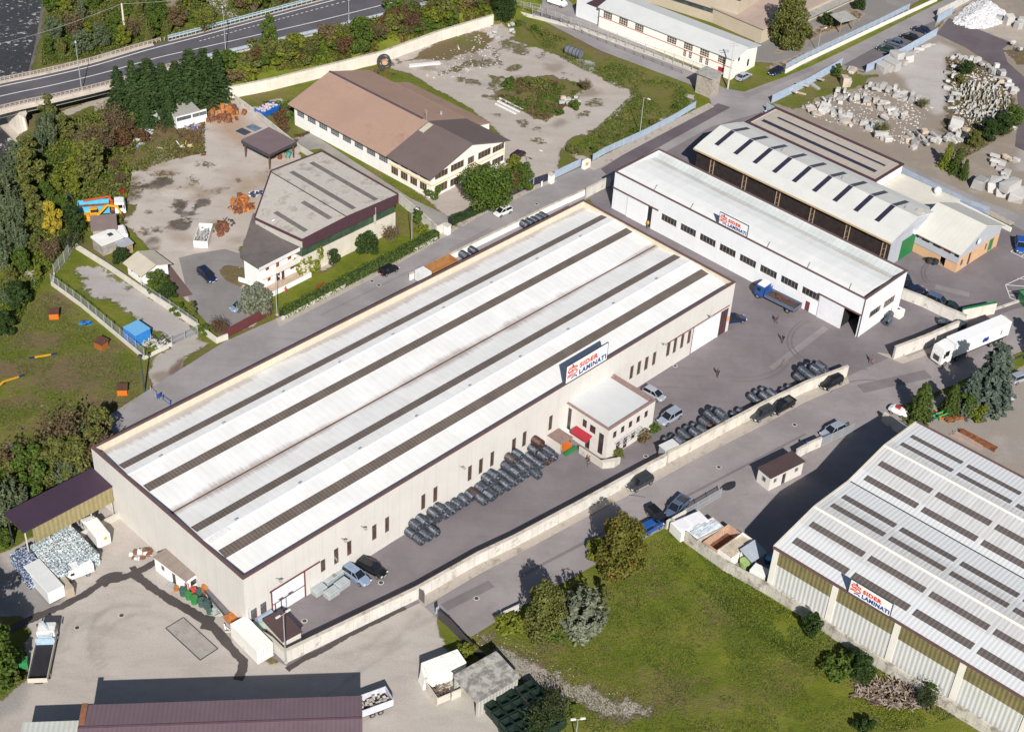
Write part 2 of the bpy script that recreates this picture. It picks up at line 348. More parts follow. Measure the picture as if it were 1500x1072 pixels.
# scrap yard
blend([(200,182),(240,170),(305,160),(345,150),(375,160),(440,212),(440,240),(372,320),(352,372),(352,412),(398,455),(330,492),(300,470),(262,440),(225,400),(205,372),(190,345),(180,330),(205,300),(165,290),(150,262),(175,235),(200,215)],grass=.0,bare=BE,f=1.0,nz=2.5)
blend([(190,180),(300,172),(300,225),(262,232),(232,215),(210,250),(170,250)],grass=.9,dry=.75,f=1,nz=3)
blend([(150,262),(200,258),(200,292),(170,300)],grass=.4,dry=.9,bare=DIRT,f=1.5,nz=3)
blend([(305,165),(345,160),(375,200),(350,215),(320,200)],bare=(.40,.26,.16),f=2.5,nz=2,a=.8)
blend([(340,250),(385,270),(375,320),(330,300)],bare=(.36,.27,.19),f=4,nz=3,a=.6)
blend([(355,280),(386,268),(390,262),(372,258),(352,262)],bare=(.36,.26,.17),f=2,nz=3,a=.7)
ast_y = [(262,378),(285,372),(330,365),(355,375),(352,412),(398,455),(330,492),(296,470),(262,425),(246,400)]
g5 = crop(0,250)
for cx,cy,rx,ry in [(785,220,50,26),(845,208,26,16),(940,168,45,24),(1060,165,50,32),(930,215,34,18),(935,288,70,30),(820,312,30,15),(760,335,30,14),(835,165,18,6),(1120,110,40,14),(1190,95,40,16),(1010,230,45,14),(850,60,50,20),(800,85,60,16),(1250,60,22,16)]:
 P = [g5(cx+rx*cos(t),cy+ry*sin(t)) for t in np.arange(0,6.28,.7)]; blend(P,stain=1.0,f=1.0,nz=2.4)
blend([g5(805+45*cos(t),385+40*sin(t)) for t in np.arange(0,6.28,.7)],bare=(.15,.12,.09),stain=.25,f=.5,nz=.8)
blend([g5(x,y) for x,y in [(950,465),(990,560),(1120,640),(1290,720)]],bare=CONC,f=.6,nz=.6,line=.5,a=.5)
# villa / sheds plots
blend([(190,335),(222,372),(262,430),(300,470),(328,495),(300,490),(210,420),(135,352),(125,340),(150,330)],grass=1,dry=.25,f=.8,nz=1)
blend([(318,395),(345,380),(358,410),(352,425),(325,412)],grass=.7,dry=.8,f=.6,nz=1)
blend([(445,385),(590,345),(640,325),(600,270),(650,322),(640,352),(405,462),(398,435)],grass=1,dry=.15,f=.5,nz=.8)
blend([(455,385),(485,378),(500,385),(470,402),(440,402)],grass=.2,dry=.8,bare=(.45,.40,.33),f=1,nz=2)
# enclosed lot
lot = [(108,362),(125,365),(215,430),(290,485),(300,495),(215,522),(205,517),(80,418),(76,408),(95,380)]
blend(lot,grass=.75,dry=.3,bare=GRV,f=.6,nz=.8)
blend([(122,395),(150,398),(195,425),(240,452),(290,490),(262,500),(215,480),(170,450),(130,425)],grass=.06,bare=(.39,.36,.35),f=1.5,nz=3.5)
blend([(265,495),(318,502),(292,515),(262,530),(240,575),(225,565),(222,545),(232,520)],grass=.08,bare=(.40,.37,.34),f=1.2,nz=2)
blend([(248,548),(262,525),(275,523),(262,545),(252,550)],bare=(.16,.10,.08),grass=0,stain=.3,f=.4,nz=1)
blend([(225,550),(240,545),(245,560),(232,562)],bare=(.25,.21,.17),f=.5,nz=1)
# dog training field
blend([(0,480),(70,420),(205,525),(210,580),(150,625),(60,650),(0,660)],grass=.97,dry=.52,f=1,nz=2)
for cx,cy,rx,ry in [(80,455,16,9),(75,437,15,6),(130,535,45,10),(150,550,40,8),(90,560,45,12),(40,590,30,8),(170,505,20,6),(60,500,30,9),(160,590,30,6),(20,540,25,8),(110,610,30,7)]:
 blend([(cx+rx*cos(t),cy+ry*sin(t)) for t in np.arange(0,6.28,.7)],grass=.62,dry=1.0,bare=(.30,.24,.18),f=2.5,nz=3,a=.85)
blend([(0,650),(30,652),(5,668)],grass=.3,bare=BE,f=1,nz=2)
# factory surroundings and vacant lot
blend([(385,160),(425,150),(455,195),(425,215),(400,180)],grass=.8,dry=.6,bare=GRV,f=.8,nz=2)
blend([(385,148),(410,145),(430,158),(424,172),(405,160)],grass=.05,bare=GRV,f=.6,nz=1)
blend([(555,95),(600,70),(690,40),(735,35),(800,75),(870,100),(1020,140),(1015,160),(860,238),(842,232),(820,215),(815,262),(790,272),(665,325),(600,275),(575,258),(740,235),(735,200),(690,160),(600,110)],grass=.0,bare=(.44,.385,.345),f=1,nz=1)
blend([(575,95),(650,55),(700,40),(722,55),(718,72),(650,90),(615,92)],grass=.8,dry=.85,f=1.2,nz=3)
blend([(750,22),(800,40),(905,90),(1010,130),(1015,155),(930,205),(868,235),(838,222),(828,200),(870,190),(900,165),(925,140),(900,120),(870,110),(845,85),(800,75),(755,58)],grass=1.0,dry=.55,f=1.2,nz=4)
blend([(728,138),(760,115),(800,110),(860,122),(845,140),(825,160),(800,180),(760,165),(735,150)],grass=.9,dry=.6,f=1.2,nz=3.5)
blend([(845,85),(870,92),(872,105),(852,105)],grass=.1,bare=(.33,.32,.33),f=.8,nz=1.5)
blend([(790,180),(905,150),(915,130),(935,140),(900,172),(865,190),(840,196)],grass=.15,bare=(.44,.40,.36),f=1.5,nz=4)
blend([(602,108),(640,98),(660,108),(640,120)],bare=(.46,.40,.32),grass=0,f=1.5,nz=2,a=.8)
for k in range(7):
 a = random.uniform(620,780); b = random.uniform(80,125); blend([(a,b),(a+random.uniform(20,60),b+random.uniform(5,25))],bare=(.33,.30,.28),f=.5,nz=2,line=.7,a=.6)
def mott(x0,x1,y0,y1,n,**k):
 for i in range(n):
  cx,cy = random.uniform(x0,x1),random.uniform(y0,y1); s_ = random.uniform(3,12)
  if not inpoly(np.array([cx]),np.array([cy]),k['reg'])[0]: continue
  blend([(cx+s_*1.6*cos(t),cy+s_*.7*sin(t)) for t in np.arange(0,6.28,.9)],f=1.2,nz=3,**{q: v for q,v in k.items() if q != 'reg'})
VL = [(600,100),(690,50),(760,60),(860,110),(920,150),(840,200),(800,220),(700,150)]
mott(590,960,45,230,120,reg=VL,grass=.62,dry=.6,a=.8); mott(600,920,50,220,30,reg=VL,bare=(.50,.44,.38),a=.8); mott(600,920,50,220,22,reg=VL,bare=(.24,.19,.15),a=.8)
SY = [(205,240),(300,235),(350,200),(430,230),(370,320),(345,370),(240,400),(190,340)]
mott(190,430,200,400,40,reg=SY,bare=(.34,.26,.19),a=.7); mott(190,430,200,400,26,reg=SY,bare=(.55,.49,.43),a=.8); mott(190,400,230,380,26,reg=SY,stain=.5,a=.8); mott(190,300,230,340,26,reg=SY,grass=.5,dry=.7,a=.8)
# right: shrubs strip, beige building yard
blend([(1085,90),(1110,55),(1250,0),(1330,-40),(1420,-40),(1180,95)],grass=0,bare=ASPL,f=.6,nz=.6)
blend([(1135,80),(1150,55),(1200,40),(1240,15),(1262,15),(1262,28),(1190,58),(1165,72)],grass=.5,dry=1,bare=(.35,.26,.17),f=.8,nz=1.5)
blend([(1120,100),(1280,35),(1330,8),(1336,14),(1240,62),(1150,106)],grass=.45,dry=1,bare=(.38,.30,.22),f=.5,nz=1)
# stone yard
blend([(1128,150),(1232,95),(1265,108),(1372,45),(1385,28),(1440,-10),(1540,0),(1540,330),(1500,330),(1310,250),(1200,200)],grass=.0,bare=(.27,.225,.18),f=.6,nz=1)
blend([(1375,62),(1400,70),(1385,90),(1390,130),(1385,165),(1370,170),(1345,150),(1320,112),(1305,100),(1330,82)],grass=0,bare=(.46,.43,.41),f=1.2,nz=2)
blend([(1130,148),(1232,98),(1262,110),(1285,112),(1250,130),(1200,145),(1165,165)],grass=.8,dry=.55,f=.8,nz=3)
blend([(1385,85),(1405,80),(1450,95),(1480,130),(1492,160),(1488,190),(1440,215),(1400,240),(1380,200),(1385,160),(1390,120)],grass=.55,dry=.9,bare=DIRT,f=1,nz=3)
blend([(1392,30),(1540,25),(1540,90),(1480,62)],grass=.0,bare=(.42,.36,.30),f=.8,nz=1)
blend([(1468,75),(1500,70),(1540,80),(1540,100),(1490,95)],grass=.6,dry=1,f=.8,nz=1)
blend([(1495,210),(1540,215),(1540,260),(1490,250)],grass=0,bare=(.36,.33,.32),f=1,nz=1)
# right-hand dirt yard beyond the big warehouse
blend([(1290,605),(1330,600),(1395,570),(1540,480),(1540,800),(1480,700),(1360,630)],grass=.05,bare=(.30,.265,.235),f=.6,nz=1)
blend([(1395,560),(1445,540),(1540,495),(1540,510),(1460,560),(1420,600),(1370,605)],grass=1,dry=.3,f=.5,nz=1.2)
# lower field
blend([(640,905),(690,935),(730,910),(800,865),(950,780),(975,775),(1110,860),(1400,1050),(1500,1120),(600,1140),(640,960)],grass=1.0,dry=.36,f=.6,nz=1)
blend([(692,925),(720,925),(745,945),(790,975),(850,1000),(900,1025),(955,1040),(950,1052),(880,1052),(800,1020),(740,985),(700,950)],grass=.2,dry=.8,bare=(.34,.295,.26),f=1.6,nz=3.5)
for cx,cy,rx,ry in [(840,935,45,12),(930,975,45,10),(990,1000,35,9),(1060,910,40,12),(950,860,40,14),(1180,960,30,12),(1020,1030,40,10),(900,830,18,12),(1120,1010,40,12),(800,945,22,8)]:
 blend([(cx+rx*cos(t),cy+ry*sin(t)) for t in np.arange(0,6.28,.7)],grass=.85,dry=.95,bare=DIRT,f=3.5,nz=4,a=.45)
for cx,cy,rx,ry in [(1030,830,60,16),(1150,900,30,18),(1090,960,40,10),(980,900,30,10),(1220,1020,40,14)]:
 blend([(cx+rx*cos(t),cy+ry*sin(t)) for t in np.arange(0,6.28,.7)],dry=.0,f=2.5,nz=3,a=.9)
# lower-left working yard (concrete/gravel) with tyre marks and the wet run-off line
blend([(0,812),(30,795),(60,780),(165,738),(362,930),(400,972),(620,880),(640,905),(650,960),(760,1060),(780,1120),(-80,1120),(-80,1000),(20,960),(45,930),(30,900),(0,905),(-80,850)],grass=0,bare=(.445,.40,.365),f=.5,nz=.8)
blend([(-60,790),(0,815),(45,858),(95,880),(60,900),(20,905),(-60,880)],bare=(.25,.235,.225),grass=0,f=.6,nz=.6)
blend([(-60,1000),(10,970),(45,1000),(30,1040),(-60,1080)],bare=(.30,.285,.27),grass=0,f=1.0,nz=.6)
blend([(-60,930),(30,925),(45,985),(20,1010),(0,1025),(-60,1050)],grass=.9,dry=.5,f=.7,nz=1.2)
blend([(640,950),(700,985),(770,1060),(640,1072),(600,1010)],bare=(.47,.44,.39),grass=0,f=3,nz=2)
g9 = crop(0,772); g10 = crop(350,772)
wet = [g9(0,560),g9(80,522),g9(200,465),g9(320,415),g9(430,360),g9(500,315),g9(545,280),g9(620,268),g9(700,245),g9(790,195),g9(830,170)]
for k in range(26):   # faint turning tracks
 cx,cy = g9(700+random.uniform(-90,90),620+random.uniform(-60,60)); r0 = random.uniform(200,330)/3.57
 a0 = random.uniform(2.4,5.4); P = [(cx+r0*cos(a0+t*.12),cy+r0*.72*sin(a0+t*.12)) for t in range(random.randint(4,12))]
 blend(P,bare=random.choice([(.30,.27,.24),(.44,.41,.37)]),f=.3,nz=.4,line=.28,a=.5)
for k in range(20):
 a = random.uniform(440,640); b = 1010-(a-400)*.35+random.uniform(-30,40); blend([(a,b),(a+random.uniform(40,110),b-random.uniform(20,60))],bare=random.choice([(.30,.27,.24),(.45,.42,.38)]),f=.4,nz=.6,line=.35,a=.45)
HZG = TZ(GX,GY); HZG = HZG-np.clip(MASK[...,0],0,1)*np.abs(NZ1)*.2*(HZG < 4.8)
me = bpy.data.meshes.new('ground'); ny,nx = GX.shape
vs = np.stack([GX,GY,HZG],-1).reshape(-1,3); me.vertices.add(len(vs)); me.vertices.foreach_set('co',vs.ravel())
idx = np.arange(ny*nx).reshape(ny,nx); q = np.stack([idx[:-1,:-1],idx[:-1,1:],idx[1:,1:],idx[1:,:-1]],-1).reshape(-1,4)
me.loops.add(q.size); me.loops.foreach_set('vertex_index',q.ravel()); me.polygons.add(len(q))
me.polygons.foreach_set('loop_start',np.arange(0,q.size,4)); me.polygons.foreach_set('loop_total',np.full(len(q),4)); me.update()
MASK[...,3] = 1
a1 = me.attributes.new('cover', 'FLOAT_COLOR', 'POINT'); a1.data.foreach_set('color',MASK.reshape(-1).astype(np.float32))
B4 = np.concatenate([BARE,np.ones(GX.shape+(1,))],-1); a2 = me.attributes.new('bare', 'FLOAT_COLOR', 'POINT'); a2.data.foreach_set('color',B4.reshape(-1).astype(np.float32))
gm = new_mat('ground_cover'); t = NT(gm); co = t.coord(world=True)
cv = t.n('Attribute',attribute_name='cover'); ba = t.n('Attribute',attribute_name='bare'); sp = t.n('SeparateColor',{0: cv.outputs['Color']})
nA = t.noise(co,.9,7,.75); nB = t.noise(co,.16,4); nC = t.noise(co,4.5,4,.7); nD = t.noise(co,14,2,.7)
gw = t.step(t.m('ADD',sp.outputs[0],t.m('MULTIPLY',t.m('SUBTRACT',nA,.5),1.5)),.38,.62)
green = t.mix(nC,(.070,.105,.008),(.175,.200,.022)); green = t.mix(t.step(nB,.4,.65),green,t.mix(nC,(.125,.155,.010),(.245,.250,.038)))
brown = t.mix(nC,(.115,.082,.040),(.245,.185,.10))
dw = t.step(t.m('ADD',sp.outputs[1],t.m('ADD',t.m('MULTIPLY',t.m('SUBTRACT',nA,.5),1.1),t.m('MULTIPLY',t.m('SUBTRACT',nB,.5),.9))),.3,.85)
grass = t.mix(dw,green,brown); grass = t.mix(t.m('MULTIPLY',t.step(nD,.45,.8),.55),grass,t.mix(.5,grass,(.02,.03,.008)))
nE = t.noise(t.n('Mapping',{'Vector': co, 'Rotation': (0,0,.8), 'Scale': (.5,1.4,1)}).outputs[0],.22,6,.7); bc = t.mix(t.m('MULTIPLY',t.step(nE,.42,.68),.5),ba.outputs['Color'],t.mix(.55,ba.outputs['Color'],(.26,.20,.15))); bc = t.mix(t.m('MULTIPLY',t.step(nB,.5,.72),.3),bc,t.mix(.3,bc,(.9,.85,.8)))
bare = t.mix(t.step(nC,.25,.8),t.mix(.14,bc,(.0,.0,.0)),t.mix(.06,bc,(1,1,1)))
bare = t.mix(t.m('MULTIPLY',t.step(nA,.52,.72),.22),bare,t.mix(.45,bc,(.08,.06,.04)))
bare = t.mix(t.m('MULTIPLY',t.step(nD,.62,.75),.12),bare,(.6,.58,.54))
stn = t.step(t.m('ADD',sp.outputs[2],t.m('ADD',t.m('MULTIPLY',t.m('SUBTRACT',nA,.5),1.5),t.m('MULTIPLY',t.m('SUBTRACT',nC,.5),.7))),.42,.95)
bare = t.mix(t.m('MULTIPLY',stn,.82),bare,(.055,.045,.042))
t.set(t.b.inputs['Base Color'],t.mix(gw,bare,grass)); t.b.inputs['Roughness'].default_value = .95; t.b.inputs['Specular IOR Level'].default_value = .2
h = t.m('ADD',t.m('MULTIPLY',t.m('MULTIPLY',nC,gw),.35),t.m('MULTIPLY',nD,.06)); h = t.m('ADD',h,t.m('MULTIPLY',t.m('MULTIPLY',nA,gw),.5))
bp = t.n('Bump',{'Height': h, 'Strength': .7, 'Distance': 1.0}); t.set(t.b.inputs['Normal'],bp.outputs[0])
me.materials.append(gm); me.polygons.foreach_set('use_smooth',[True]*len(me.polygons)); go = bpy.data.objects.new('ground',me); COL.objects.link(go); tagp(go, 'grassy and gravelly ground of the industrial estate', 'ground',kind='structure')
# ------------------------------------------------------------------ water
wm = new_mat('river_water'); t = NT(wm); co = t.coord(world=True); n = t.noise(co,.8,8,.7); n3 = t.noise(co,.12,3)
foam = t.step(t.m('ADD',n,t.m('MULTIPLY',n3,.3)),0.715,.80)
t.set(t.b.inputs['Base Color'],t.mix(foam,t.mix(n3,(.02,.018,.024),(.045,.04,.045)),(.55,.55,.55))); t.set(t.b.inputs['Roughness'],t.m('MULTIPLY_ADD',foam,.5,.2))
bp = t.n('Bump',{'Height': n, 'Strength': 1.0, 'Distance': .6}); t.set(t.b.inputs['Normal'],bp.outputs[0])
P = [Z(88,-200,-2.6),Z(82,0,-2.6),Z(76,60,-2.6),Z(60,130,-2.6),Z(48,190,-2.6),Z(40,225,-2.6),Z(10,262,-2.6),Z(-60,320,-2.6),Z(-400,420,-2.6),Z(-900,60,-2.6),Z(-700,-260,-2.6)]
mb = MB(); mb.add([(p.x,p.y,-2.6) for p in P],[tuple(range(len(P)))]); tagp(mb.build('river_water',wm), 'dark rippled river running under the bridge', 'water',kind='structure')
# ------------------------------------------------------------------ paved sheets
def asphalt(name,col,patch=.5,crack=.5,track=None):
 m = new_mat(name); t = NT(m); co = t.coord(world=True)
 a = t.noise(co,.12,5,.6); b = t.noise(co,1.3,5,.7); c_ = t.noise(co,9,3,.7)
 c = t.mix(t.step(a,.3,.7),mul(col,.84),mul(col,1.14)); c = t.mix(t.m('MULTIPLY',t.step(b,.5,.75),.35*patch),c,mul(col,1.45))
 c = t.mix(t.m('MULTIPLY',t.step(t.noise(co,.35,6,.75),.56,.72),.45*patch),c,mul(col,.62))
 c = t.mix(t.m('MULTIPLY',t.step(t.noise(co,.22,3,.5),.63,.72),.35*patch),c,(.30,.24,.18))
 c = t.mix(t.m('MULTIPLY',t.step(c_,.4,.7),.25),c,mul(col,.7))
 st = t.noise(t.n('Mapping',{'Vector': co, 'Rotation': (0,0,-R(47)), 'Scale': (.05,1.2,1)}).outputs[0],1.0,4,.6)
 c = t.mix(t.m('MULTIPLY',t.step(st,.5,.75),.32),c,mul(col,.72))
 v = t.n('TexVoronoi',{'Vector': t.n('Mapping',{'Vector': co, 'Scale': (.16,.16,.16)}).outputs[0]},feature='DISTANCE_TO_EDGE')
 wv = t.m('ADD',v.outputs[0],t.m('MULTIPLY',b,.02)); c = t.mix(t.m('MULTIPLY',t.m('LESS_THAN',wv,.0135),.55*crack),c,mul(col,.45))
 t.set(t.b.inputs['Base Color'],c); t.b.inputs['Roughness'].default_value = .9; t.b.inputs['Specular IOR Level'].default_value = .25
 bp = t.n('Bump',{'Height': c_, 'Strength': .3, 'Distance': .03}); t.set(t.b.inputs['Normal'],bp.outputs[0]); return m
as_yard = asphalt('yard_asphalt',(.190,.168,.178)); as_road = asphalt('street_asphalt',(.285,.265,.268)); as_dark = asphalt('dark_asphalt',(.125,.105,.115),.3,.2)
as_road2 = asphalt('old_asphalt',(.27,.243,.243)); as_high = asphalt('highway_asphalt',(.105,.10,.112),.25,.1)
pave_m = M('pavement_concrete',(.40,.355,.31),.9,.15,.5,world=True,dirt=((.2,.16,.12),.5,.5)); kerb_m = M('kerb_stone',(.47,.43,.38),.9,.12,1.0,world=True)
white_line = M('road_marking_white',(.72,.72,.70),.7,.15,2.0,world=True)
def sheet(name,px,z,mat,label,world=False,zz=None):
 pts = [p if world else Z(*p) for p in px]; m = MB(); m.add([(p[0],p[1],z) for p in pts],[tuple(range(len(pts)))])
 o = m.build(name,mat);
 if o.data.polygons[0].normal.z < 0: o.data.flip_normals()
 tagp(o,label, 'paving',kind='structure'); return o
def slab(name,px,z0,z1,mat,label,world=False):
 pts = [p if world else Z(*p) for p in px]; o = MB().prism([(p[0],p[1]) for p in pts],z0,z1).build(name,mat); tagp(o,label, 'paving',kind='structure'); return o
sheet('yard',[(345,932),(420,975),(612,884),(760,806),(980,686),(1120,610),(1250,556),(1330,540),(1400,500),(1500,455),(1560,425),(1560,330),(1480,332),(1340,262),(1120,160),(1045,182),(905,250),(862,290),(895,330)],.02,as_yard, 'grey asphalt works yard between the two white-roofed factories')
sheet('street',[(60,715),(140,640),(163,606),(238,558),(330,500),(398,470),(640,350),(690,318),(792,272),(862,240),(1042,152),(1035,135),(1005,122),(880,75),(790,28),(745,2),(700,-30),(790,-40),(855,22),(940,65),(1062,130),(1090,135),(1175,104),(1262,62),(1400,-8),(1460,-40),(1540,-50),(1460,-20),(1388,24),(1365,45),(1268,106),(1232,97),(1128,152),(1122,163),(1042,186),(892,268),(860,292),(600,425),(200,720)],.04,as_road, 'grey asphalt street past the long factory')
sheet('road',[(612,880),(700,828),(752,803),(850,751),(950,695),(976,681),(1008,664),(1065,633),(1116,606),(1180,575),(1240,552),(1305,523),(1345,507),(1480,455),(1570,430),(1570,470),(1420,552),(1395,565),(1300,603),(1330,625),(1140,810),(1125,860),(1110,855),(975,773),(870,828),(735,905),(690,933),(640,905)],.06,as_road2, 'sunlit asphalt road between the long wall and the green field')
sheet('access_road',[(1372,50),(1390,27),(1424,40),(1481,63),(1469,72),(1476,92),(1500,113),(1540,150),(1540,240),(1487,215),(1490,190),(1492,159),(1490,135),(1480,118),(1460,100),(1441,88),(1416,71)],.05,as_dark, 'dark fresh asphalt lane curving through the marble yard')
sheet('lane',[(1315,250),(1345,262),(1500,338),(1560,365),(1560,338),(1450,298),(1318,238)],.03,as_road, 'narrow asphalt lane behind the pale-roofed sheds')
sheet('villa_forecourt',[(262,378),(285,372),(330,365),(352,372),(358,392),(330,388),(320,398),(332,412),(362,425),(398,448),(396,462),(330,494),(302,472),(278,445)],.03,asphalt('forecourt_asphalt',(.225,.208,.205)), 'grey asphalt forecourt in front of the white villa')
sheet('factory_drive',[(372,168),(425,205),(455,195),(600,290),(668,322),(662,332),(640,330),(560,270),(470,218),(440,222),(418,208)],.03,asphalt('drive_concrete',(.29,.27,.255)), 'grey concrete drive beside the brown-roofed factory')
sheet('weighbridge',[g5(860,455),g5(1010,650),g5(940,668),g5(815,470)],.05,asphalt('worn_brown_asphalt',(.13,.088,.08)), 'dark brown weighbridge plate')
sheet('street_patch',[(962,196),(1052,152),(1070,158),(985,205),(925,240),(888,256),(880,248)],.07,as_dark, 'darker resurfaced strip of the street')
sheet('street_patch',[(1235,96),(1300,60),(1372,30),(1368,44),(1268,104)],.07,asphalt('patch_asphalt',(.15,.135,.14),.3,.2), 'dark asphalt strip under the parked cars')
sheet('weighbridge_slab',[g9(960,472),g9(1140,635),g9(1048,695),g9(868,528)],.03,M('slab_concrete',(.31,.285,.26),.9,.15,.6,world=True,dirt=((.18,.16,.14),.4,1)), 'grey concrete slab sunk in the working yard')
def ribbon(name,px,w_,z,mat,label):
 P_ = [Z(*q_) for q_ in px]; L_ = []; R_ = []
 for i,q_ in enumerate(P_):
  d = (P_[min(i+1,len(P_)-1)]-P_[max(0,i-1)]).normalized(); n_ = Vector((-d.y,d.x,0))*w_/2; L_.append(q_+n_); R_.append(q_-n_)
 sheet(name,L_+R_[::-1],z,mat,label,world=True)
pt1 = asphalt('patch_dark',(.185,.165,.17),.3,.2); pt2 = asphalt('patch_light',(.25,.225,.225),.4,.3); tyre_s = asphalt('tyre_film',(.165,.148,.150),.6,0)
for i,(q1,q2,w_,mt,z) in enumerate((((560,800),(900,605),.5,pt2,.032),((700,770),(880,668),.4,pt1,.034),((1000,560),(1120,500),1.6,pt1,.032),((1130,540),(1210,480),1.2,pt2,.033),((1350,400),(1440,372),2.6,pt1,.032),((1370,420),(1420,432),1.5,pt2,.033),((470,462),(640,378),.35,pt2,.053),((660,368),(720,336),1.3,pt2,.052),((760,330),(860,280),.4,pt1,.054),((1090,142),(1190,100),1.6,pt2,.053),((760,845),(900,772),.5,pt1,.072),((1000,730),(1180,636),.4,pt1,.073),((1120,700),(1240,640),1.6,pt2,.072),((1260,570),(1360,548),2.2,pt1,.073),((650,890),(720,855),1.5,pt1,.074))): ribbon('repair_strip',[q1,q2],w_,z,mt,rep_(i) + ' asphalt repair strip across the paving')
for i,(cx,cy,r_,a0,a1) in enumerate(((1090,520,60,.2,1.9),(1090,522,68,.3,1.8),(980,600,60,3.6,5.0),(1230,500,70,2.2,4.0),(1232,500,78,2.3,3.9),(880,690,90,3.8,4.9),(700,740,120,4.2,5.2),(1400,400,45,2.5,4.4),(1402,400,52,2.6,4.3),(1270,590,60,3.6,5.2),(1240,600,110,4.1,5.0),(900,790,120,4.4,5.1))): ribbon('tyre_mark',[(cx+r_*cos(a0+(a1-a0)*k/14),cy+r_*.55*sin(a0+(a1-a0)*k/14)) for k in range(15)],.22,.085+i*.0015,tyre_s,rep_(i)+' curved tyre mark on the asphalt')
m = MB()
for a,b in (((960,472),(1140,635)),((1140,635),(1048,695)),((1048,695),(868,528)),((868,528),(960,472))): m.bar(Z(*g9(*a))+Vector((0,0,.03)),Z(*g9(*b))+Vector((0,0,.03)),.12,.05)
tagp(m.build('slab_edge',steel_dark), 'thin dark steel edging around the yard slab', 'edging',kind='structure')
for i,(px,lb) in enumerate([([(404,468),(640,348),(664,331),(672,335),(560,400),(425,470),(408,478)], 'concrete pavement along the villa hedge'),
  ([(668,328),(700,308),(795,263),(816,266),(792,274),(700,318),(678,332)], 'concrete pavement below the round tree'),
  ([(856,243),(945,198),(1038,152),(1046,157),(960,202),(870,250)], 'concrete pavement by the vacant lot fence'),
  ([(612,878),(700,827),(752,802),(850,750),(950,695),(976,679),(1008,663),(1065,632),(1116,605),(1180,574),(1240,551),(1244,561),(1180,589),(1115,624),(1070,647),(1018,673),(955,708),(852,761),(786,797),(700,842),(622,888)], 'pale concrete pavement along the long wall'),
  ([(1285,517),(1322,533),(1385,510),(1480,470),(1472,462),(1330,524)], 'pavement strip beneath the white lorry'),
  ([(1318,252),(1480,330),(1486,327),(1320,245)], 'concrete kerb line behind the sheds')]):
 slab('pavement',px,-.1,.13+.004*i,pave_m,lb)
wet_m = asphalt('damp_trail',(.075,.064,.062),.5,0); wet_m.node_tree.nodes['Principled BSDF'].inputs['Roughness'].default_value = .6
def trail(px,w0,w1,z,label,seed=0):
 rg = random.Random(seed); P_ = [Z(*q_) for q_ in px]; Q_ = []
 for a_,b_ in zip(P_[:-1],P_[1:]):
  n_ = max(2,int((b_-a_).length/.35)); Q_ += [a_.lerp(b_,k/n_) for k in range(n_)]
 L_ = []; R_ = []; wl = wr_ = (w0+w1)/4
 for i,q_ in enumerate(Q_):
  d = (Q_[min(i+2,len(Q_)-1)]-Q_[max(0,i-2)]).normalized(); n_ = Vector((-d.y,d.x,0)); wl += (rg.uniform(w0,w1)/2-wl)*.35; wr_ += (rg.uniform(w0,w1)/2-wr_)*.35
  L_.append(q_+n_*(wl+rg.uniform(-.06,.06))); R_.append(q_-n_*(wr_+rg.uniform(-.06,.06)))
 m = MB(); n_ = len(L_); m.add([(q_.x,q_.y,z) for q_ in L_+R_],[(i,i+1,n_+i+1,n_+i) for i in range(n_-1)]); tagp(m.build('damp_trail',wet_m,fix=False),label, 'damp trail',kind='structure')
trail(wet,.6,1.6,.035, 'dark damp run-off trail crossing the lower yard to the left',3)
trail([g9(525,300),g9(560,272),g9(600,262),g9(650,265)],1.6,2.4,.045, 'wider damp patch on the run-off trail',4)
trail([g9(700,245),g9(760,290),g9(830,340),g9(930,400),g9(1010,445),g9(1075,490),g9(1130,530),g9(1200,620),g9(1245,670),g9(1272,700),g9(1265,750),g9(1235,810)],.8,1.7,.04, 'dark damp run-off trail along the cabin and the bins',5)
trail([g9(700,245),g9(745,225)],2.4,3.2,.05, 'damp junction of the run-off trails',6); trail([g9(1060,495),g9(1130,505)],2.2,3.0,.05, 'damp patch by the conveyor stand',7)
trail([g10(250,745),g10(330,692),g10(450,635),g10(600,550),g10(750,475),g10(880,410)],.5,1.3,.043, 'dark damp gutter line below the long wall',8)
# white parking bay lines on the right-hand yard
h6 = crop(1300,380,7.145); h5 = crop(1300,280,7.145); m = MB()
for a,b in [((1429,180),(1235,268)),((1235,268),(1285,405)),((1235,268),(1460,285)),((1310,340),(1460,355)),((1285,375),(1460,385)),((1360,200),(1460,215)),((1285,405),(1380,440)),((1260,330),(1460,345))]:
 A,B = Z(*h6(*a)),Z(*h6(*b)); m.bar((A.x,A.y,.03),(B.x,B.y,.03),.13,.012)
for a,b in [((1290,635),(1429,700)),((1290,635),(1340,600)),((1395,690),(1429,665))]:
 A,B = Z(*h5(*a)),Z(*h5(*b)); m.bar((A.x,A.y,.03),(B.x,B.y,.03),.13,.012)
tagp(m.build('parking_markings',white_line), 'white painted parking bays at the right edge', 'road marking',kind='structure')
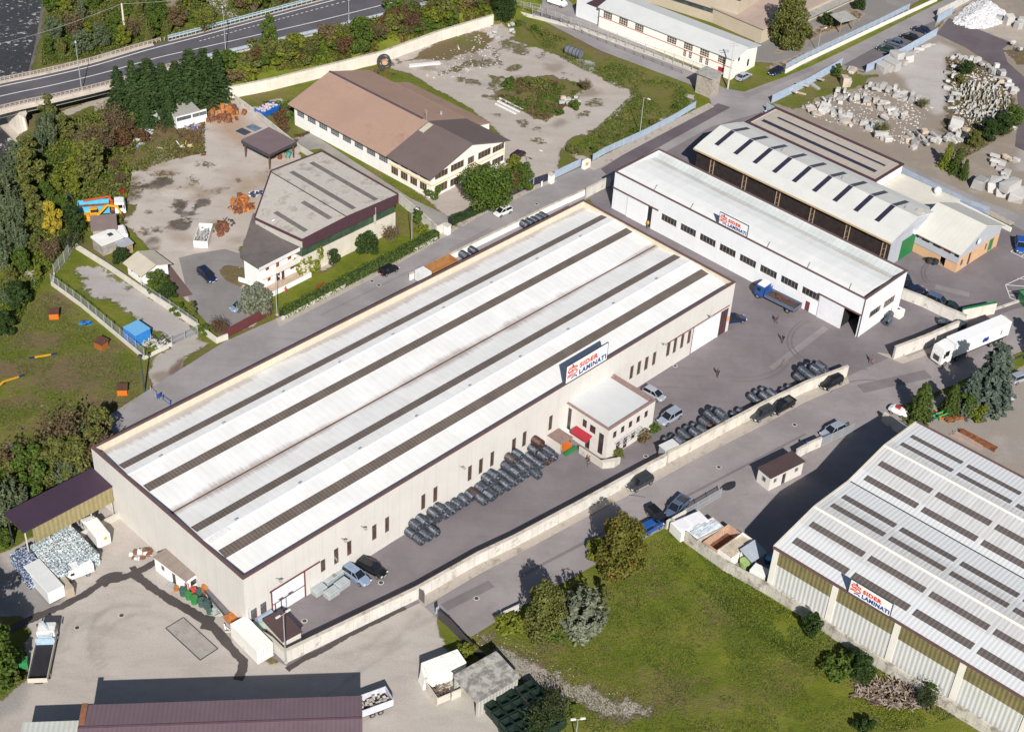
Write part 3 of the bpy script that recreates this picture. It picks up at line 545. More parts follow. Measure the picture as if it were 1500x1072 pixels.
# drain covers
# ------------------------------------------------------------------ main road and bridge (top left)
def road_curve():
 pts = [Vector((p.x,p.y)) for p in ROADC]; out = []
 for i in range(len(pts)-1):
  p0 = pts[max(0,i-1)]; p1 = pts[i]; p2 = pts[i+1]; p3 = pts[min(len(pts)-1,i+2)]
  for k in range(6):
   u = k/6; out.append((.5*((2*p1)+(p2-p0)*u+(2*p0-5*p1+4*p2-p3)*u*u+(3*p1-p0-3*p2+p3)*u**3),ROADW[i]+(ROADW[i+1]-ROADW[i])*u))
 out.append((pts[-1],ROADW[-1])); return out
RC = road_curve(); RN = []
for i in range(len(RC)):
 a = RC[max(0,i-1)][0]; b = RC[min(len(RC)-1,i+1)][0]; d = (b-a).normalized(); RN.append(Vector((-d.y,d.x)))
def strip(o0,o1,z0,z1,i0=0,i1=None,mb=None):
 """solid ribbon along the road between lateral offsets (positive = far side)"""
 mb = mb or MB(); i1 = i1 or len(RC); rings = []
 for i in range(i0,i1):
  P,w_ = RC[i]; f = lambda o: P+RN[i]*(o(w_) if callable(o) else o); A,B = f(o0),f(o1)
  rings.append([(A.x,A.y,z0),(B.x,B.y,z0),(B.x,B.y,z1),(A.x,A.y,z1)])
 mb.loft(rings); return mb
NB = 20   # index where the bridge deck ends
tagp(strip(lambda w: -w,lambda w: w,5.02,5.2).build('road',as_high), 'dark asphalt main road with white edge lines', 'road',kind='structure')
m = MB()
strip(lambda w: -w+1.0,lambda w: -w+1.22,5.2,5.215,mb=m); strip(lambda w: w-1.3,lambda w: w-1.05,5.2,5.215,mb=m)
strip(lambda w: -.2-(w-5)*.9,lambda w: 0-(w-5)*.9,5.2,5.215,mb=m)
for i in range(30,len(RC)-1):
 for k in (0,.5):
  a = RC[i][0].lerp(RC[i+1][0],k)+RN[i]*(RC[i][1]-3.1); b = RC[i][0].lerp(RC[i+1][0],k+.26)+RN[i]*(RC[i][1]-3.1); m.bar((a.x,a.y,5.21),(b.x,b.y,5.21),.16,.015)
tagp(m.build('road_markings',white_line), 'white painted lines on the main road', 'road marking',kind='structure')
br = empty('road_bridge',(RC[0][0].x,RC[0][0].y,0),0, 'concrete road bridge crossing the river at the left', 'bridge'); inv = Matrix.Translation(-br.location)
def bput(mb,name,mat,par=br): mb.v = [(v[0]-br.location.x,v[1]-br.location.y,v[2]) for v in mb.v]; return mb.build(name,mat,par)
br_conc = M('bridge_concrete',(.50,.44,.38),.9,.1,.4,streak=.3,dirt=((.25,.2,.16),.3,.6))
bput(strip(lambda w: -w-1.1,lambda w: w+1.1,4.5,5.0,0,NB), 'deck',br_conc)
m = MB()
for o in (-3.4,-1.1,1.1,3.4): strip(o-.35,o+.35,2.5,4.5,0,NB,m)
bput(m, 'girder',conc_dark)
for sgn,nm in ((-1, 'near'),(1, 'far')):
 m = strip(lambda w: sgn*(w+.9),lambda w: sgn*(w-.05),5.0,5.42,0,26); bput(m, 'kerb_beam',br_conc)
 m = MB()
 for i in range(0,27,1):
  for k in (0,.5):
   if i+1 >= len(RC): continue
   p = RC[i][0].lerp(RC[i+1][0],k)+RN[i]*sgn*(RC[i][1]+.6); m.box(p.x-.09,p.y-.09,5.4,p.x+.09,p.y+.09,6.15)
 strip(lambda w: sgn*(w+.55),lambda w: sgn*(w+.7),6.1,6.28,0,27,m); strip(lambda w: sgn*(w+.6),lambda w: sgn*(w+.65),5.75,5.88,0,27,m)
 bput(m, 'parapet_rail',M('rail_brown_grey',(.34,.29,.26),.7,.2,1))
for (pp,sc) in ((Z(38,200,-2.5),1),):
 d = RN[4]; m = MB(); c0 = RC[3][0]
 P = Vector((pp.x,pp.y)); e = Vector((RN[3].x,RN[3].y)); a = Vector((e.y,-e.x))
 ring = lambda z,l,w_,cx=0: [(P.x+e.x*(cx+l*cos(t)*.5)+a.x*w_*sin(t)*.5,P.y+e.y*(cx+l*cos(t)*.5)+a.y*w_*sin(t)*.5,z) for t in np.arange(0,6.28,pi/8)]
 m.loft([ring(-4,11,2.6,3.5),ring(-1.2,10,2.2,3.5),ring(2.6,8.5,1.8,3.5)]); m.loft([ring(2.6,10.5,1.9,3.6),ring(3.3,11.5,2.0,3.6)])
 bput(m, 'pier',M('pier_concrete',(.62,.57,.50),.9,.08,.4,streak=.3))
 m = MB(); m.prism([tuple(P+e*-4-a*2.6),tuple(P+e*-4+a*2.2),tuple(P+e*9+a*2.2),tuple(P+e*9-a*2.6)],-4.2,-2.1); bput(m, 'pier_footing',M('footing_concrete',(.45,.40,.35),.9,.1,.4))
m = MB(); P,w_ = RC[NB-1]; a = Vector((RN[NB-1].y,-RN[NB-1].x))
A = P-RN[NB-1]*(w_+1); B = P+RN[NB-1]*(w_+1); m.prism([tuple(A-a*.8),tuple(B-a*.8),tuple(B+a*4),tuple(A+a*4)],-.5,4.95); bput(m, 'abutment',br_conc)
# guard rails beyond the bridge
rail_m = M('guard_rail_steel',(.46,.56,.66),.45,.1,1,metal=.3)
for sgn,i0,lb in ((1,27, 'blue-grey steel guard rail on the far side of the main road'),(-1,28, 'blue-grey steel guard rail on the near side of the main road')):
 r = empty('guard_rail',(RC[i0][0].x,RC[i0][0].y,0),0,lb, 'guard rail'); mbx = MB()
 def rp(mb,name,mat): mb.v = [(v[0]-r.location.x,v[1]-r.location.y,v[2]) for v in mb.v]; return mb.build(name,mat,r)
 strip(lambda w: sgn*(w+.5),lambda w: sgn*(w+.58),5.65,6.0,i0,None,mbx); strip(lambda w: sgn*(w+.5),lambda w: sgn*(w+.56),6.2,6.38,i0,None,mbx); rp(mbx, 'rail',rail_m)
 for i in range(i0,len(RC)-1):
  for k in (0,.5): p = RC[i][0].lerp(RC[i+1][0],k)+RN[i]*sgn*(RC[i][1]+.68); rp(MB().box(p.x-.06,p.y-.06,4.6,p.x+.06,p.y+.06,6.4), 'post',steel)
 strip(lambda w: sgn*(w),lambda w: sgn*(w+.45),4.7,5.24,i0,None,m2 := MB()); rp(m2, 'kerb',br_conc)
# ------------------------------------------------------------------ the long factory (main building)
F1 = Fr((-32.4,134.865),R(47.48)); L1,W1,H1 = 101.6,34.5,9.96
b = empty('long_factory',F1.o,F1.w, 'long cream factory with white ribbed roof and four dark skylight strips', 'factory')
SL = [(12.53,2.58,13.37,4.85),(14.85,2.5,15.68,5.4),(17.15,2.6,17.97,5.3),(21.65,2.56,22.51,5.43),(24.02,2.5,24.83,5.4),(30.82,2.56,31.66,5.46),(33.14,2.56,34.0,5.48),(39.98,2.5,40.83,5.45),(42.21,2.55,43.07,5.5),(44.55,2.6,45.38,5.5),(49.05,2.5,49.95,5.47),(51.3,2.6,52.18,5.53),(57.0,2.6,57.85,5.5),
  (75.7,2.75,76.6,5.45),(77.5,2.7,78.4,5.45),(79.3,2.7,80.25,5.42),(81.25,2.7,82.15,5.4),(84.75,2.75,85.7,5.5),(86.5,2.55,87.4,5.52),(88.35,2.6,89.25,5.46),(90.15,2.65,91.05,5.4)]
SM = [(.8,1.4,1.8,3.7),(2.35,1.3,3.36,3.75)]
DOOR = (4.2,.0,9.8,4.75); DOOR2 = (91.55,.0,98.65,5.2); DOOR3 = (98.85,.0,100.9,5.2)
m = MB()
wallface(m,(0,0),(1,0),(0,1),L1,0,H1,SL+SM+[DOOR,DOOR2,DOOR3]); wallface(m,(L1,0),(0,1),(-1,0),W1,0,H1); wallface(m,(0,W1),(1,0),(0,-1),L1,0,H1); wallface(m,(0,0),(0,1),(1,0),W1,0,H1)
m.build('wall',cream,b,fix=False)
m = MB()   # parapet inner faces
pz = 8.35
for a in ((0.02,.3,L1-.02,.32),(0.3,W1-.32,L1-.02,W1-.3),(.3,.3,.32,W1-.3),(L1-.32,.3,L1-.3,W1-.3)): m.box(a[0],a[1],pz,a[2],a[3],H1-.02)
m.build('parapet',M('parapet_inside',(.60,.53,.41),.9,.08,1,joint=[(0,1.15,.06,.25)]),b)
m = MB()
m.box(-.06,-.06,H1,L1+.06,.40,H1+.12); m.box(-.06,W1-.40,H1,L1+.06,W1+.06,H1+.12); m.box(-.06,.40,H1,.40,W1-.40,H1+.12); m.box(L1-.40,.40,H1,L1+.06,W1-.40,H1+.12)
m.build('coping',trim_brown,b)
def roof_ribbed(name,col,per,stain_y=(),dirt=.25,amt=.04,dk=.10):
 m = new_mat(name); t = NT(m); co = t.coord(); sp = t.n('SeparateXYZ',{0: co}); n1 = t.noise(co,.25,5); n2 = t.noise(co,2.5,4,.7)
 c = t.mix(t.step(n1,.35,.7),mul(col,1-amt*1.5),mul(col,1+amt))
 fr = t.m('FRACT',t.m('DIVIDE',t.m('ADD',sp.outputs[0],300.0),per)); rib = t.m('GREATER_THAN',fr,.86); c = t.mix(t.m('MULTIPLY',rib,dk),c,mul(col,.5))
 rn = t.n('TexNoise',{'Vector': t.n('CombineXYZ',{0: t.m('MULTIPLY',t.m('FLOOR',t.m('DIVIDE',sp.outputs[0],per)),3.77)}).outputs[0], 'Scale': 1.3}).outputs[0]
 c = t.mix(t.m('MULTIPLY',t.step(rn,.42,.75),.16),c,mul(col,.72))
 for (y0,wd,sc,amt_,side) in stain_y:
  d = t.m('ABSOLUTE',t.m('SUBTRACT',sp.outputs[1],y0)); ln = t.noise(t.n('Mapping',{'Vector': co, 'Scale': (2.2,.07,1)}).outputs[0],1.0,3,.7); big = t.noise(t.n('Mapping',{'Vector': co, 'Scale': (.05,.01,1)}).outputs[0],1.0,3)
  reach = t.m('MULTIPLY',t.m('MULTIPLY',ln,wd),t.step(big,.35,.6)); s_ = t.m('SUBTRACT',1.0,t.n('MapRange',{0: t.m('SUBTRACT',d,reach),1: -.4,2: .5}).outputs[0])
  c = t.mix(t.m('MULTIPLY',s_,amt_),c,sc)
 gr = t.noise(t.n('Mapping',{'Vector': co, 'Scale': (.9,.10,1)}).outputs[0],.9,5,.7); c = t.mix(t.m('MULTIPLY',t.step(gr,.5,.8),dirt*.9),c,mul((.50,.47,.42),1)); c = t.mix(t.m('MULTIPLY',t.step(n2,.58,.75),dirt*.4),c,(.35,.31,.26))
 t.set(t.b.inputs['Base Color'],c); t.b.inputs['Roughness'].default_value = .7; t.b.inputs['Specular IOR Level'].default_value = .2
 tri = t.m('PINGPONG',t.m('ADD',sp.outputs[0],300.0),per/2); bp = t.n('Bump',{'Height': t.m('MULTIPLY',tri,.15), 'Strength': .25, 'Distance': .3}); t.set(t.b.inputs['Normal'],bp.outputs[0]); return m
STN = (.17,.10,.07)
rf = roof_ribbed('white_ribbed_roof',(.755,.75,.735),1.15,[(17.1,1.8,STN,.55,0),(34.0,2.6,STN,.45,0)])
sky_m = M('skylight_brown_ribbed',(.155,.125,.105),.45,.2,.4,wave=(0,.55,.45,.04))
Y = [.33,9.35,17.1,26.6,W1-.33]; ZZ = [8.75,9.72,8.95,9.72,8.75]
def rz_(y):
 return float(np.interp(y,Y,ZZ))
m = MB(); rings = []
for x in (.33,L1-.33):
 rings.append([(x,y,z) for y,z in zip(Y,ZZ)]+[(x,y,z-.3) for y,z in zip(Y[::-1],ZZ[::-1])])
m.loft(rings); roof = m.build('roof',rf,b)
for y0,y1 in ((5.15,6.75),(11.35,12.75),(22.2,23.65),(28.2,29.55)):
 m = MB()
 nseg = 11
 for k in range(nseg):
  x0 = 1.1+k*(L1-1.7)/nseg; x1 = 1.1+(k+1)*(L1-1.7)/nseg-.0; off = ((k*7) % 3)*.0
  m.hexa([(x0,y0,rz_(y0)-.05),(x1,y0,rz_(y0)-.05),(x1,y1,rz_(y1)-.05),(x0,y1,rz_(y1)-.05)],[(x0,y0,rz_(y0)+.06+.012*(k % 2)),(x1,y0,rz_(y0)+.06+.012*(k % 2)),(x1,y1,rz_(y1)+.06+.012*(k % 2)),(x0,y1,rz_(y1)+.06+.012*(k % 2))])
 m.build('skylight',sky_m,roof)
m = MB(); m.box(.4,16.98,8.93,L1-.4,17.22,9.0); m.build('valley_gutter',M('rusty_gutter',(.13,.07,.05),.8,.4,.8),roof)
for y in (9.35,26.6):
 m = MB(); m.box(.4,y-.14,9.66,L1-.4,y+.14,9.77); m.build('ridge_cap',white_metal,roof)
 for k in range(9):
  x = 6+k*10.8; m = MB(); m.tube((x,y,9.74),(x,y,10.05),.07,6); m.box(x-.25,y-.12,10.05,x+.25,y+.12,10.13); m.build('roof_vent',steel,roof)
m = MB(); m.bar((1.0,8.6,rz_(8.6)+.1),(4.4,8.9,rz_(8.9)+.1),.9,.06); m.build('roof_patch',white_p,roof)
m = MB(); m.box(.5,1.4,8.9,1.0,5.0,9.1); m.build('roof_flashing',M('flashing_tan',(.42,.26,.12),.8,.2,1),roof)
for h in SL: window(b,(0,0),(1,0),(0,1),h,fm=trim_brown,gm=glass_brown,nz=1)
for h in SM: window(b,(0,0),(1,0),(0,1),h,fm=M('maroon_frame',(.14,.04,.05),.6,.1,1),gm=glass_grey,nz=2,fw=.12)
dm = M('white_door_panel',(.74,.76,.78),.5,.04,.4,joint=[(0,.8,.03,.12)]); mar = MATS['maroon_frame']
m = MB(); m.box(4.2,.12,0,9.8,.18,4.75); d_ = m.build('sliding_door',dm,b)
m = MB(); m.box(3.95,-.06,4.75,12.4,.04,5.05); m.box(4.1,-.05,0,4.3,.1,4.75); m.box(9.7,-.05,0,9.85,.1,4.75); m.box(4.3,.04,2.1,9.7,.11,2.2); m.box(4.7,.04,.02,4.85,.11,2.1); m.box(5.7,.04,.02,5.82,.11,2.1); m.build('door_frame',mar,d_)
m = MB(); m.box(91.55,.1,0,98.65,.18,5.2); d_ = m.build('sliding_door',M('bright_door',(.84,.85,.86),.5,.02,1,joint=[(2,1.7,.05,.25)]),b)
m = MB(); m.box(84.3,-.06,5.55,100.9,.04,5.75); m.box(91.4,-.05,0,91.55,.08,5.5); m.build('door_frame',mar,d_)
m = MB(); m.box(98.85,.14,0,100.9,.2,5.2); e_ = m.build('entrance_glazing',glass,b); m = MB()
for x in (98.85,99.5,100.2,100.8): m.box(x,.05,0,x+.1,.14,5.2)
m.box(98.85,.05,2.2,100.9,.13,2.35); m.build('frame',mar,e_)
m = MB(); m.box(100.95,-.04,2.2,101.4,.0,3.2); m.build('yellow_notice',yellow_p,b)
for x in (19.5,16,38.0,82.7,94.4,5):
 m = MB(); m.tube((x,0,6.8),(x,-1.0,7.1),.05,6); m.box(x-.2,-1.35,7.02,x+.2,-.9,7.14); m.build('wall_lamp',steel,b)
m = MB(); m.tube((.35,-.08,0),(.35,-.08,3.9),.05,6); m.tube((.35,-.08,3.9),(.6,-.08,4.4),.05,6); m.build('downpipe',steel,b)
company_sign(F1,60.15,69.4,H1+.14,13.3,.12, 'largest white company sign with red and blue lettering, on the long cream factory')
# office block in front
OX,OD,OH = 60.83,8.6,6.05; OL = 10.75
o = empty('office_block',F1.W(OX,-OD,0),F1.w, 'small cream two-storey office block with white flat roof and red awning', 'office')
W_ = [(1.15,3.75,1.95,5.0),(2.95,3.75,3.75,5.0),(4.75,3.75,5.55,5.0),(6.55,3.75,7.35,5.0),(8.4,3.75,9.2,5.0)]; G_ = [(2.2,.9,3.1,2.3),(3.9,.1,4.8,2.3),(5.7,.9,6.6,2.2)]
WS = [(.8,.6,1.8,4.6),(2.55,3.6,3.7,5.0),(4.35,3.7,5.2,5.15),(4.8,.8,5.55,2.2),(7.5,.3,8.2,5.5),(3.4,.05,4.3,2.1)]
m = MB(); wallface(m,(0,0),(1,0),(0,1),OL,0,OH,W_+G_,.12); wallface(m,(OL,0),(0,1),(-1,0),OD,0,OH)
wallface(m,(0,0),(0,1),(1,0),OD,0,OH,WS,.12)
m.build('wall',cream_plain,o,fix=False)
m = MB(); m.box(.35,.35,OH-.35,OL-.8,OD-.02,OH-.2); rr = m.build('roof',M('white_membrane',(.55,.565,.57),.6,.04,.6,dirt=((.6,.58,.55),.3,.8)),o)
tb = M('brown_pink_coping',(.27,.18,.16),.6,.12,1)
m = MB(); m.box(-.08,-.08,OH-.02,OL+.08,.35,OH+.12); m.box(-.08,.35,OH-.02,.35,OD-.02,OH+.12); m.box(OL-.35,.35,OH-.02,OL+.08,OD-.02,OH+.12); m.box(OL-.8,.35,OH-.3,OL-.35,OD-.02,OH-.12); m.build('coping',tb,o)
for h in W_+G_: window(o,(0,0),(1,0),(0,1),h,.12,fm=mar,gm=glass)
for h in WS: window(o,(0,0),(0,1),(1,0),h,.12,fm=mar,gm=glass,nx=2 if h[2]-h[0] > 1.05 else 1)
m = MB(); m.add([(0-.05,3.0,3.1),(-1.3,3.0,2.55),(-1.3,6.3,2.55),(-.05,6.3,3.1),(-1.3,3.0,2.3),(-1.3,6.3,2.3),(-.05,3.0,2.95),(-.05,6.3,2.95)],[(0,1,2,3),(1,4,5,2),(0,6,4,1),(3,2,5,7),(6,7,5,4)]); m.build('awning',M('red_awning',(.30,.015,.03),.8,.08,1),o)
m = MB()
for i in range(9): m.bar((1.6+i*.75,-.05,2.75),(1.6+i*.75,-1.15,2.6),.04,.05)
m.bar((1.5,-.1,2.76),(7.7,-.1,2.76),.06,.06); m.bar((1.5,-1.15,2.6),(7.7,-1.15,2.6),.06,.06); m.bar((1.5,-.6,2.68),(7.7,-.6,2.68),.05,.05); m.build('pergola',steel,o)
m = MB(); m.prism([(-1.7,-.5),(-1.7,4.0),(-1.5,4.0),(-1.5,-.3),(1.2,-1.7),(1.2,-1.9),(-.2,-1.9),(-1.7,-.9)],0,1.25); m.build('ramp_wall',conc,o)
# ------------------------------------------------------------------ second white factory
F2 = Fr((16.97,247.3),R(-41.83)); L2,D2,H2 = 55.7,12.87,7.92
b = empty('white_factory',F2.o,F2.w, 'white factory with curved white roof, brown coping and big sliding doors', 'factory')
WN = [(11.7+k*4.53,2.86,11.7+k*4.53+3.65,4.4) for k in range(8)]
NAR = (8.45,0,9.55,4.55); BIG = (52.05,0,55.3,4.35); PD = (44.6,0,45.55,1.95)
m = MB(); wallface(m,(0,0),(1,0),(0,1),L2,0,H2,WN+[NAR,BIG,PD],.25)
E2 = [(2.65,2.5,6.3,4.05),(7.1,2.4,10.8,4.1)]
wallface(m,(L2,0),(0,1),(-1,0),D2,0,H2,E2,.25); wallface(m,(0,D2),(1,0),(0,-1),L2,0,H2); wallface(m,(0,0),(0,1),(1,0),D2,0,H2); m.build('wall',white_metal,b,fix=False)
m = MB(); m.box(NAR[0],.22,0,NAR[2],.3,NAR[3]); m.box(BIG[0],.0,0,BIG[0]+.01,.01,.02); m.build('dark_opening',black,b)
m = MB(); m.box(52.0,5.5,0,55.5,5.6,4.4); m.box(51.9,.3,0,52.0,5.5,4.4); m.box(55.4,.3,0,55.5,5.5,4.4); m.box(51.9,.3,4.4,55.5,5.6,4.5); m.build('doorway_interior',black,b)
m = MB(); m.box(PD[0],.1,0,PD[2],.2,PD[3]); m.build('door',mar,b)
for h in WN: window(b,(0,0),(1,0),(0,1),h,.25,fm=M('window_frame_tan',(.26,.22,.18),.6,.1,1),gm=glass,nx=5,fw=.08)
for h in E2: window(b,(L2,0),(0,1),(-1,0),h,.25,fm=MATS['window_frame_tan'],gm=glass_brown,nx=5,fw=.09)
m = MB(); m.box(3.7,-.14,0,8.3,-.04,4.3); m.build('sliding_door',M('door_white',(.82,.83,.84),.5,.03,1,joint=[(0,.9,.03,.1)]),b)
m = MB(); m.box(47.3,-.14,0,52.1,-.04,4.3); m.build('sliding_door',M('door_white_grey',(.72,.73,.76),.5,.08,.3,joint=[(0,1.2,.04,.15)]),b)
m = MB(); m.box(-.05,-.18,4.5,11.0,-.0,4.72); m.box(46.8,-.18,4.5,55.7,0,4.72); m.build('door_track',trim_brown,b)
m = MB(); m.box(-.1,-.1,H2,L2+.1,.22,H2+.16); m.box(-.1,D2-.22,H2,L2+.1,D2+.1,H2+.16); m.box(-.1,.22,H2,.22,D2-.22,H2+.16); m.box(L2-.22,.22,H2,L2+.1,D2-.22,H2+.16); m.box(55.55,-.06,0,55.75,.0,H2); m.build('coping',trim_brown,b)
ys = [.25,2.0,4.5,7.5,10.2]; zs = [7.55,7.72,7.78,7.6,7.15]
m = MB(); m.loft([[(x,y,z) for y,z in zip(ys,zs)]+[(x,y,z-.4) for y,z in zip(ys[::-1],zs[::-1])] for x in (.25,L2-1.2)])
rr = m.build('roof',roof_ribbed('white_smooth_roof',(.73,.735,.725),2.3,[(10.2,.9,(.42,.26,.12),.7,0)],.2,.03,.03),b,smooth=False)
m = MB(); m.loft([[(x,10.2,7.0),(x,11.3,6.95),(x,12.62,7.6),(x,12.62,6.8),(x,10.2,6.8)] for x in (.25,L2-.25)]); m.build('rear_roof_strip',roof_ribbed('grey_ribbed_roof',(.50,.53,.52),1.0,[],.4,.08,.3),b)
m = MB()
for k in range(6): x = 9+k*8.6; m.tube((x,.3,7.6),(x-.6,2.2,8.05),.035,5)
m.build('roof_wires',steel_dark,b)
m = MB(); m.box(L2-1.2,.25,7.0,L2-.25,10.2,7.1); m.build('gutter',conc_dark,b)
company_sign(F2,24.4,30.6,H2+.3,10.45,.1, 'white company sign with red and blue lettering on the white factory with the curved roof')
# ------------------------------------------------------------------ big striped-roof warehouse at the right
F3 = Fr((37.0,148.65),R(-40.04)); L3,D3,H3 = 60,37.8,8.25
b = empty('striped_warehouse',F3.o,F3.w, 'large white warehouse at lower right with rows of dark roof lights and corrugated sides', 'warehouse')
corr_w = M('white_corrugated',(.60,.605,.59),.6,.05,.3,wave=(0,.62,.32,.06)); corr_y = M('yellow_translucent_corrugated',(.21,.18,.085),.5,.22,.4,wave=(0,.62,.42,.06),streak=.3); frame_w = M('precast_frame',(.72,.69,.63),.85,.05,.5)
m = MB(); wallface(m,(0,0),(0,1),(1,0),D3,0,H3-.05); wallface(m,(0,D3),(1,0),(0,-1),L3,0,H3-.05); wallface(m,(L3,0),(0,1),(-1,0),D3,0,H3); m.build('wall',conc_dark,b,fix=False)
for k in range(6):
 x0 = .75+k*9.45; x1 = x0+8.55
 m = MB(); m.box(x0,.12,.1,x1,.25,5.55); m.build('cladding_panel',corr_w,b)
 m = MB(); m.box(x0,.08,5.55,x1,.21,7.95); m.build('translucent_panel',corr_y,b)
for k in range(7):
 x0 = -.15+k*9.45 if k else -.1; m = MB(); m.box(x0,0,0,x0+.85 if k == 0 else x0+.9,.35,8.0); m.build('column',frame_w,b)
m = MB(); m.box(-.1,-.02,7.95,L3,.4,8.2); m.build('eaves_beam',frame_w,b)
m = MB(); m.box(-.2,-.25,8.2,L3,.15,8.38); m.build('gutter',trim_brown,b)
Y3 = [.1,9.8,19.0,28.4,37.75]; Z3 = [8.3,9.35,8.3,9.35,8.3]
r3 = new_mat('striped_roof'); t = NT(r3); co = t.coord(); sp = t.n('SeparateXYZ',{0: co}); ph = t.m('SINE',t.m('MULTIPLY',sp.outputs[0],2*pi/.62)); n1 = t.noise(t.n('Mapping',{'Vector': co, 'Scale': (.05,.12,1)}).outputs[0],1.6,3)
oldn = t.m('ADD',t.m('MULTIPLY',t.m('SUBTRACT',n1,.5),.5),t.n('MapRange',{0: t.m('ABSOLUTE',t.m('SUBTRACT',sp.outputs[1],9.8)),1: 2.0,2: 6.5,3: .5,4: -.2}).outputs[0])
old2 = t.m('ADD',t.m('MULTIPLY',t.m('SUBTRACT',n1,.5),.5),t.n('MapRange',{0: t.m('ABSOLUTE',t.m('SUBTRACT',sp.outputs[1],26.0)),1: 2.0,2: 6.0,3: .5,4: -.2}).outputs[0])
old = t.step(t.m('MAXIMUM',oldn,old2),.1,.22); sn = t.noise(t.n('Mapping',{'Vector': co, 'Scale': (3.2,.12,1)}).outputs[0],1.0,3,.7)
c = t.mix(t.m('MULTIPLY',old,t.m('MULTIPLY_ADD',t.step(sn,.35,.7),.45,.18)),(.64,.65,.655),(.42,.40,.37)); c = t.mix(t.m('MULTIPLY',t.step(ph,.2,1.0),.16),c,(.40,.40,.40))
t.set(t.b.inputs['Base Color'],c); t.b.inputs['Roughness'].default_value = .5
bp = t.n('Bump',{'Height': t.m('MULTIPLY',ph,.03), 'Strength': .4, 'Distance': 1.0}); t.set(t.b.inputs['Normal'],bp.outputs[0])
m = MB(); m.loft([[(x,y,z) for y,z in zip(Y3,Z3)]+[(x,y,z-.3) for y,z in zip(Y3[::-1],Z3[::-1])] for x in (-.1,L3)]); roof = m.build('roof',r3,b)
sk3 = M('skylight_dark_ribbed',(.14,.118,.108),.5,.12,.4,wave=(0,.62,.4,.05))
z3 = lambda y: float(np.interp(y,Y3,Z3))
for y0,y1 in ((2.2,3.45),(6.2,7.3),(11.5,12.6),(14.5,15.65),(20.5,21.65),(24.25,25.4),(30.3,31.3),(33.35,34.3)):
 for k in range(6):
  x0 = 1.2+k*9.3; x1 = x0+8.45; m = MB(); m.hexa([(x0,y0,z3(y0)-.05),(x1,y0,z3(y0)-.05),(x1,y1,z3(y1)-.05),(x0,y1,z3(y1)-.05)],[(x0,y0,z3(y0)+.05),(x1,y0,z3(y0)+.05),(x1,y1,z3(y1)+.05),(x0,y1,z3(y1)+.05)]); m.build('roof_light',sk3,roof)
for y in (9.8,28.4): m = MB(); m.loft([[(x,y-.35,z3(y-.35)+.02),(x,y,9.45),(x,y+.35,z3(y+.35)+.02)] for x in (-.1,L3)]); m.build('ridge_cap',frame_w,roof)
m = MB(); m.box(0,18.93,8.3,L3,19.1,8.36); m.build('valley_gutter',black,roof)
m = MB(); m.loft([[(x,y,z+.12) for y,z in zip(Y3,Z3)]+[(x,y,z-.35) for y,z in zip(Y3[::-1],Z3[::-1])] for x in (-.35,-.1)]); m.build('verge_trim',M('verge_cream',(.60,.55,.46),.8,.1,1),roof)
m = MB(); m.box(-.2,D3-.1,8.1,L3,D3+.3,8.4); m.build('gutter',trim_brown,b)
company_sign(F3,11.65,17.85,H3+.25,10.75,-.05, 'white company sign with red and blue lettering on the striped-roof warehouse')
# ------------------------------------------------------------------ other buildings
def body(b,x0,x1,y0,y1,h,mat,hs=None,ridge=None,yr=None,depth=.18,xr=None,name='wall'):
 """four walls with holes hs = {'f','r','l','b'}; gable along x when ridge given"""
 hs = hs or {}; m = MB(); hs = {k_: ([(h_[0]-x0,h_[1],h_[2]-x0,h_[3]) for h_ in v_] if k_ in 'fb' else [(h_[0]-y0,h_[1],h_[2]-y0,h_[3]) for h_ in v_]) for k_,v_ in hs.items()}
 wallface(m,(x0,y0),(1,0),(0,1),x1-x0,0,h,hs.get('f',[]),depth); wallface(m,(x1,y0),(0,1),(-1,0),y1-y0,0,h,hs.get('r',[]),depth)
 wallface(m,(x0,y1),(1,0),(0,-1),x1-x0,0,h,hs.get('b',[]),depth); wallface(m,(x0,y0),(0,1),(1,0),y1-y0,0,h,hs.get('l',[]),depth)
 if ridge:
  for x in (x0,x1): m.add([(x,y0,h),(x,y1,h),(x,yr if yr is not None else (y0+y1)/2,ridge)],[(0,1,2)])
 return m.build(name,mat,b,fix=False)
def gable(b,x0,x1,ys,zs,mat,th=.18,name='roof'):
 m = MB(); m.loft([[(x,y,z) for y,z in zip(ys,zs)]+[(x,y,z-th) for y,z in zip(ys[::-1],zs[::-1])] for x in (x0,x1)]); return m.build(name,mat,b)
# brown-roofed factory with dark-roofed two-storey office end
F4 = Fr((-44.13,269.27),-0.7053)
b = empty('brown_roof_factory',F4.o,F4.w, 'factory with faded brown gable roof joined to a dark-roofed office end with yellow trim', 'factory')
yel = M('yellow_trim',(.72,.52,.16),.8,.08,1); tan_roof = M('faded_brown_roof',(.345,.225,.17),.85,.07,.15,joint=[(0,1.1,.04,.10)],dirt=((.26,.15,.11),.2,.15)); dk_roof = M('dark_brown_roof',(.135,.10,.095),.85,.08,.3)
fw_ = [(-3.4+3.46*k+(.0 if k else .3),2.45,-3.4+3.46*k+2.45,3.85) for k in range(8)]
of_ = [(24.2+2.6*k,.9,26.15+2.6*k,2.6) for k in range(4)]+[(24.2+2.6*k,3.45,26.15+2.6*k,4.9) for k in range(4)]
ga_ = [(1.05,3.55,4.55,4.95),(5.3,3.55,8.9,5.1),(9.95,3.4,11.75,4.95),(12.85,3.35,16.4,4.9),(16.95,3.2,20.3,4.6),(1.15,.4,4.5,2.25),(5.25,.35,8.75,2.0),(9.6,.05,11.6,2.0),(12.9,.4,16.4,1.95),(16.95,.4,20.3,1.75)]
body(b,-3.9,24.0,0,20.5,5.0,white_wall,{'f': fw_},8.0,10.25,.1)
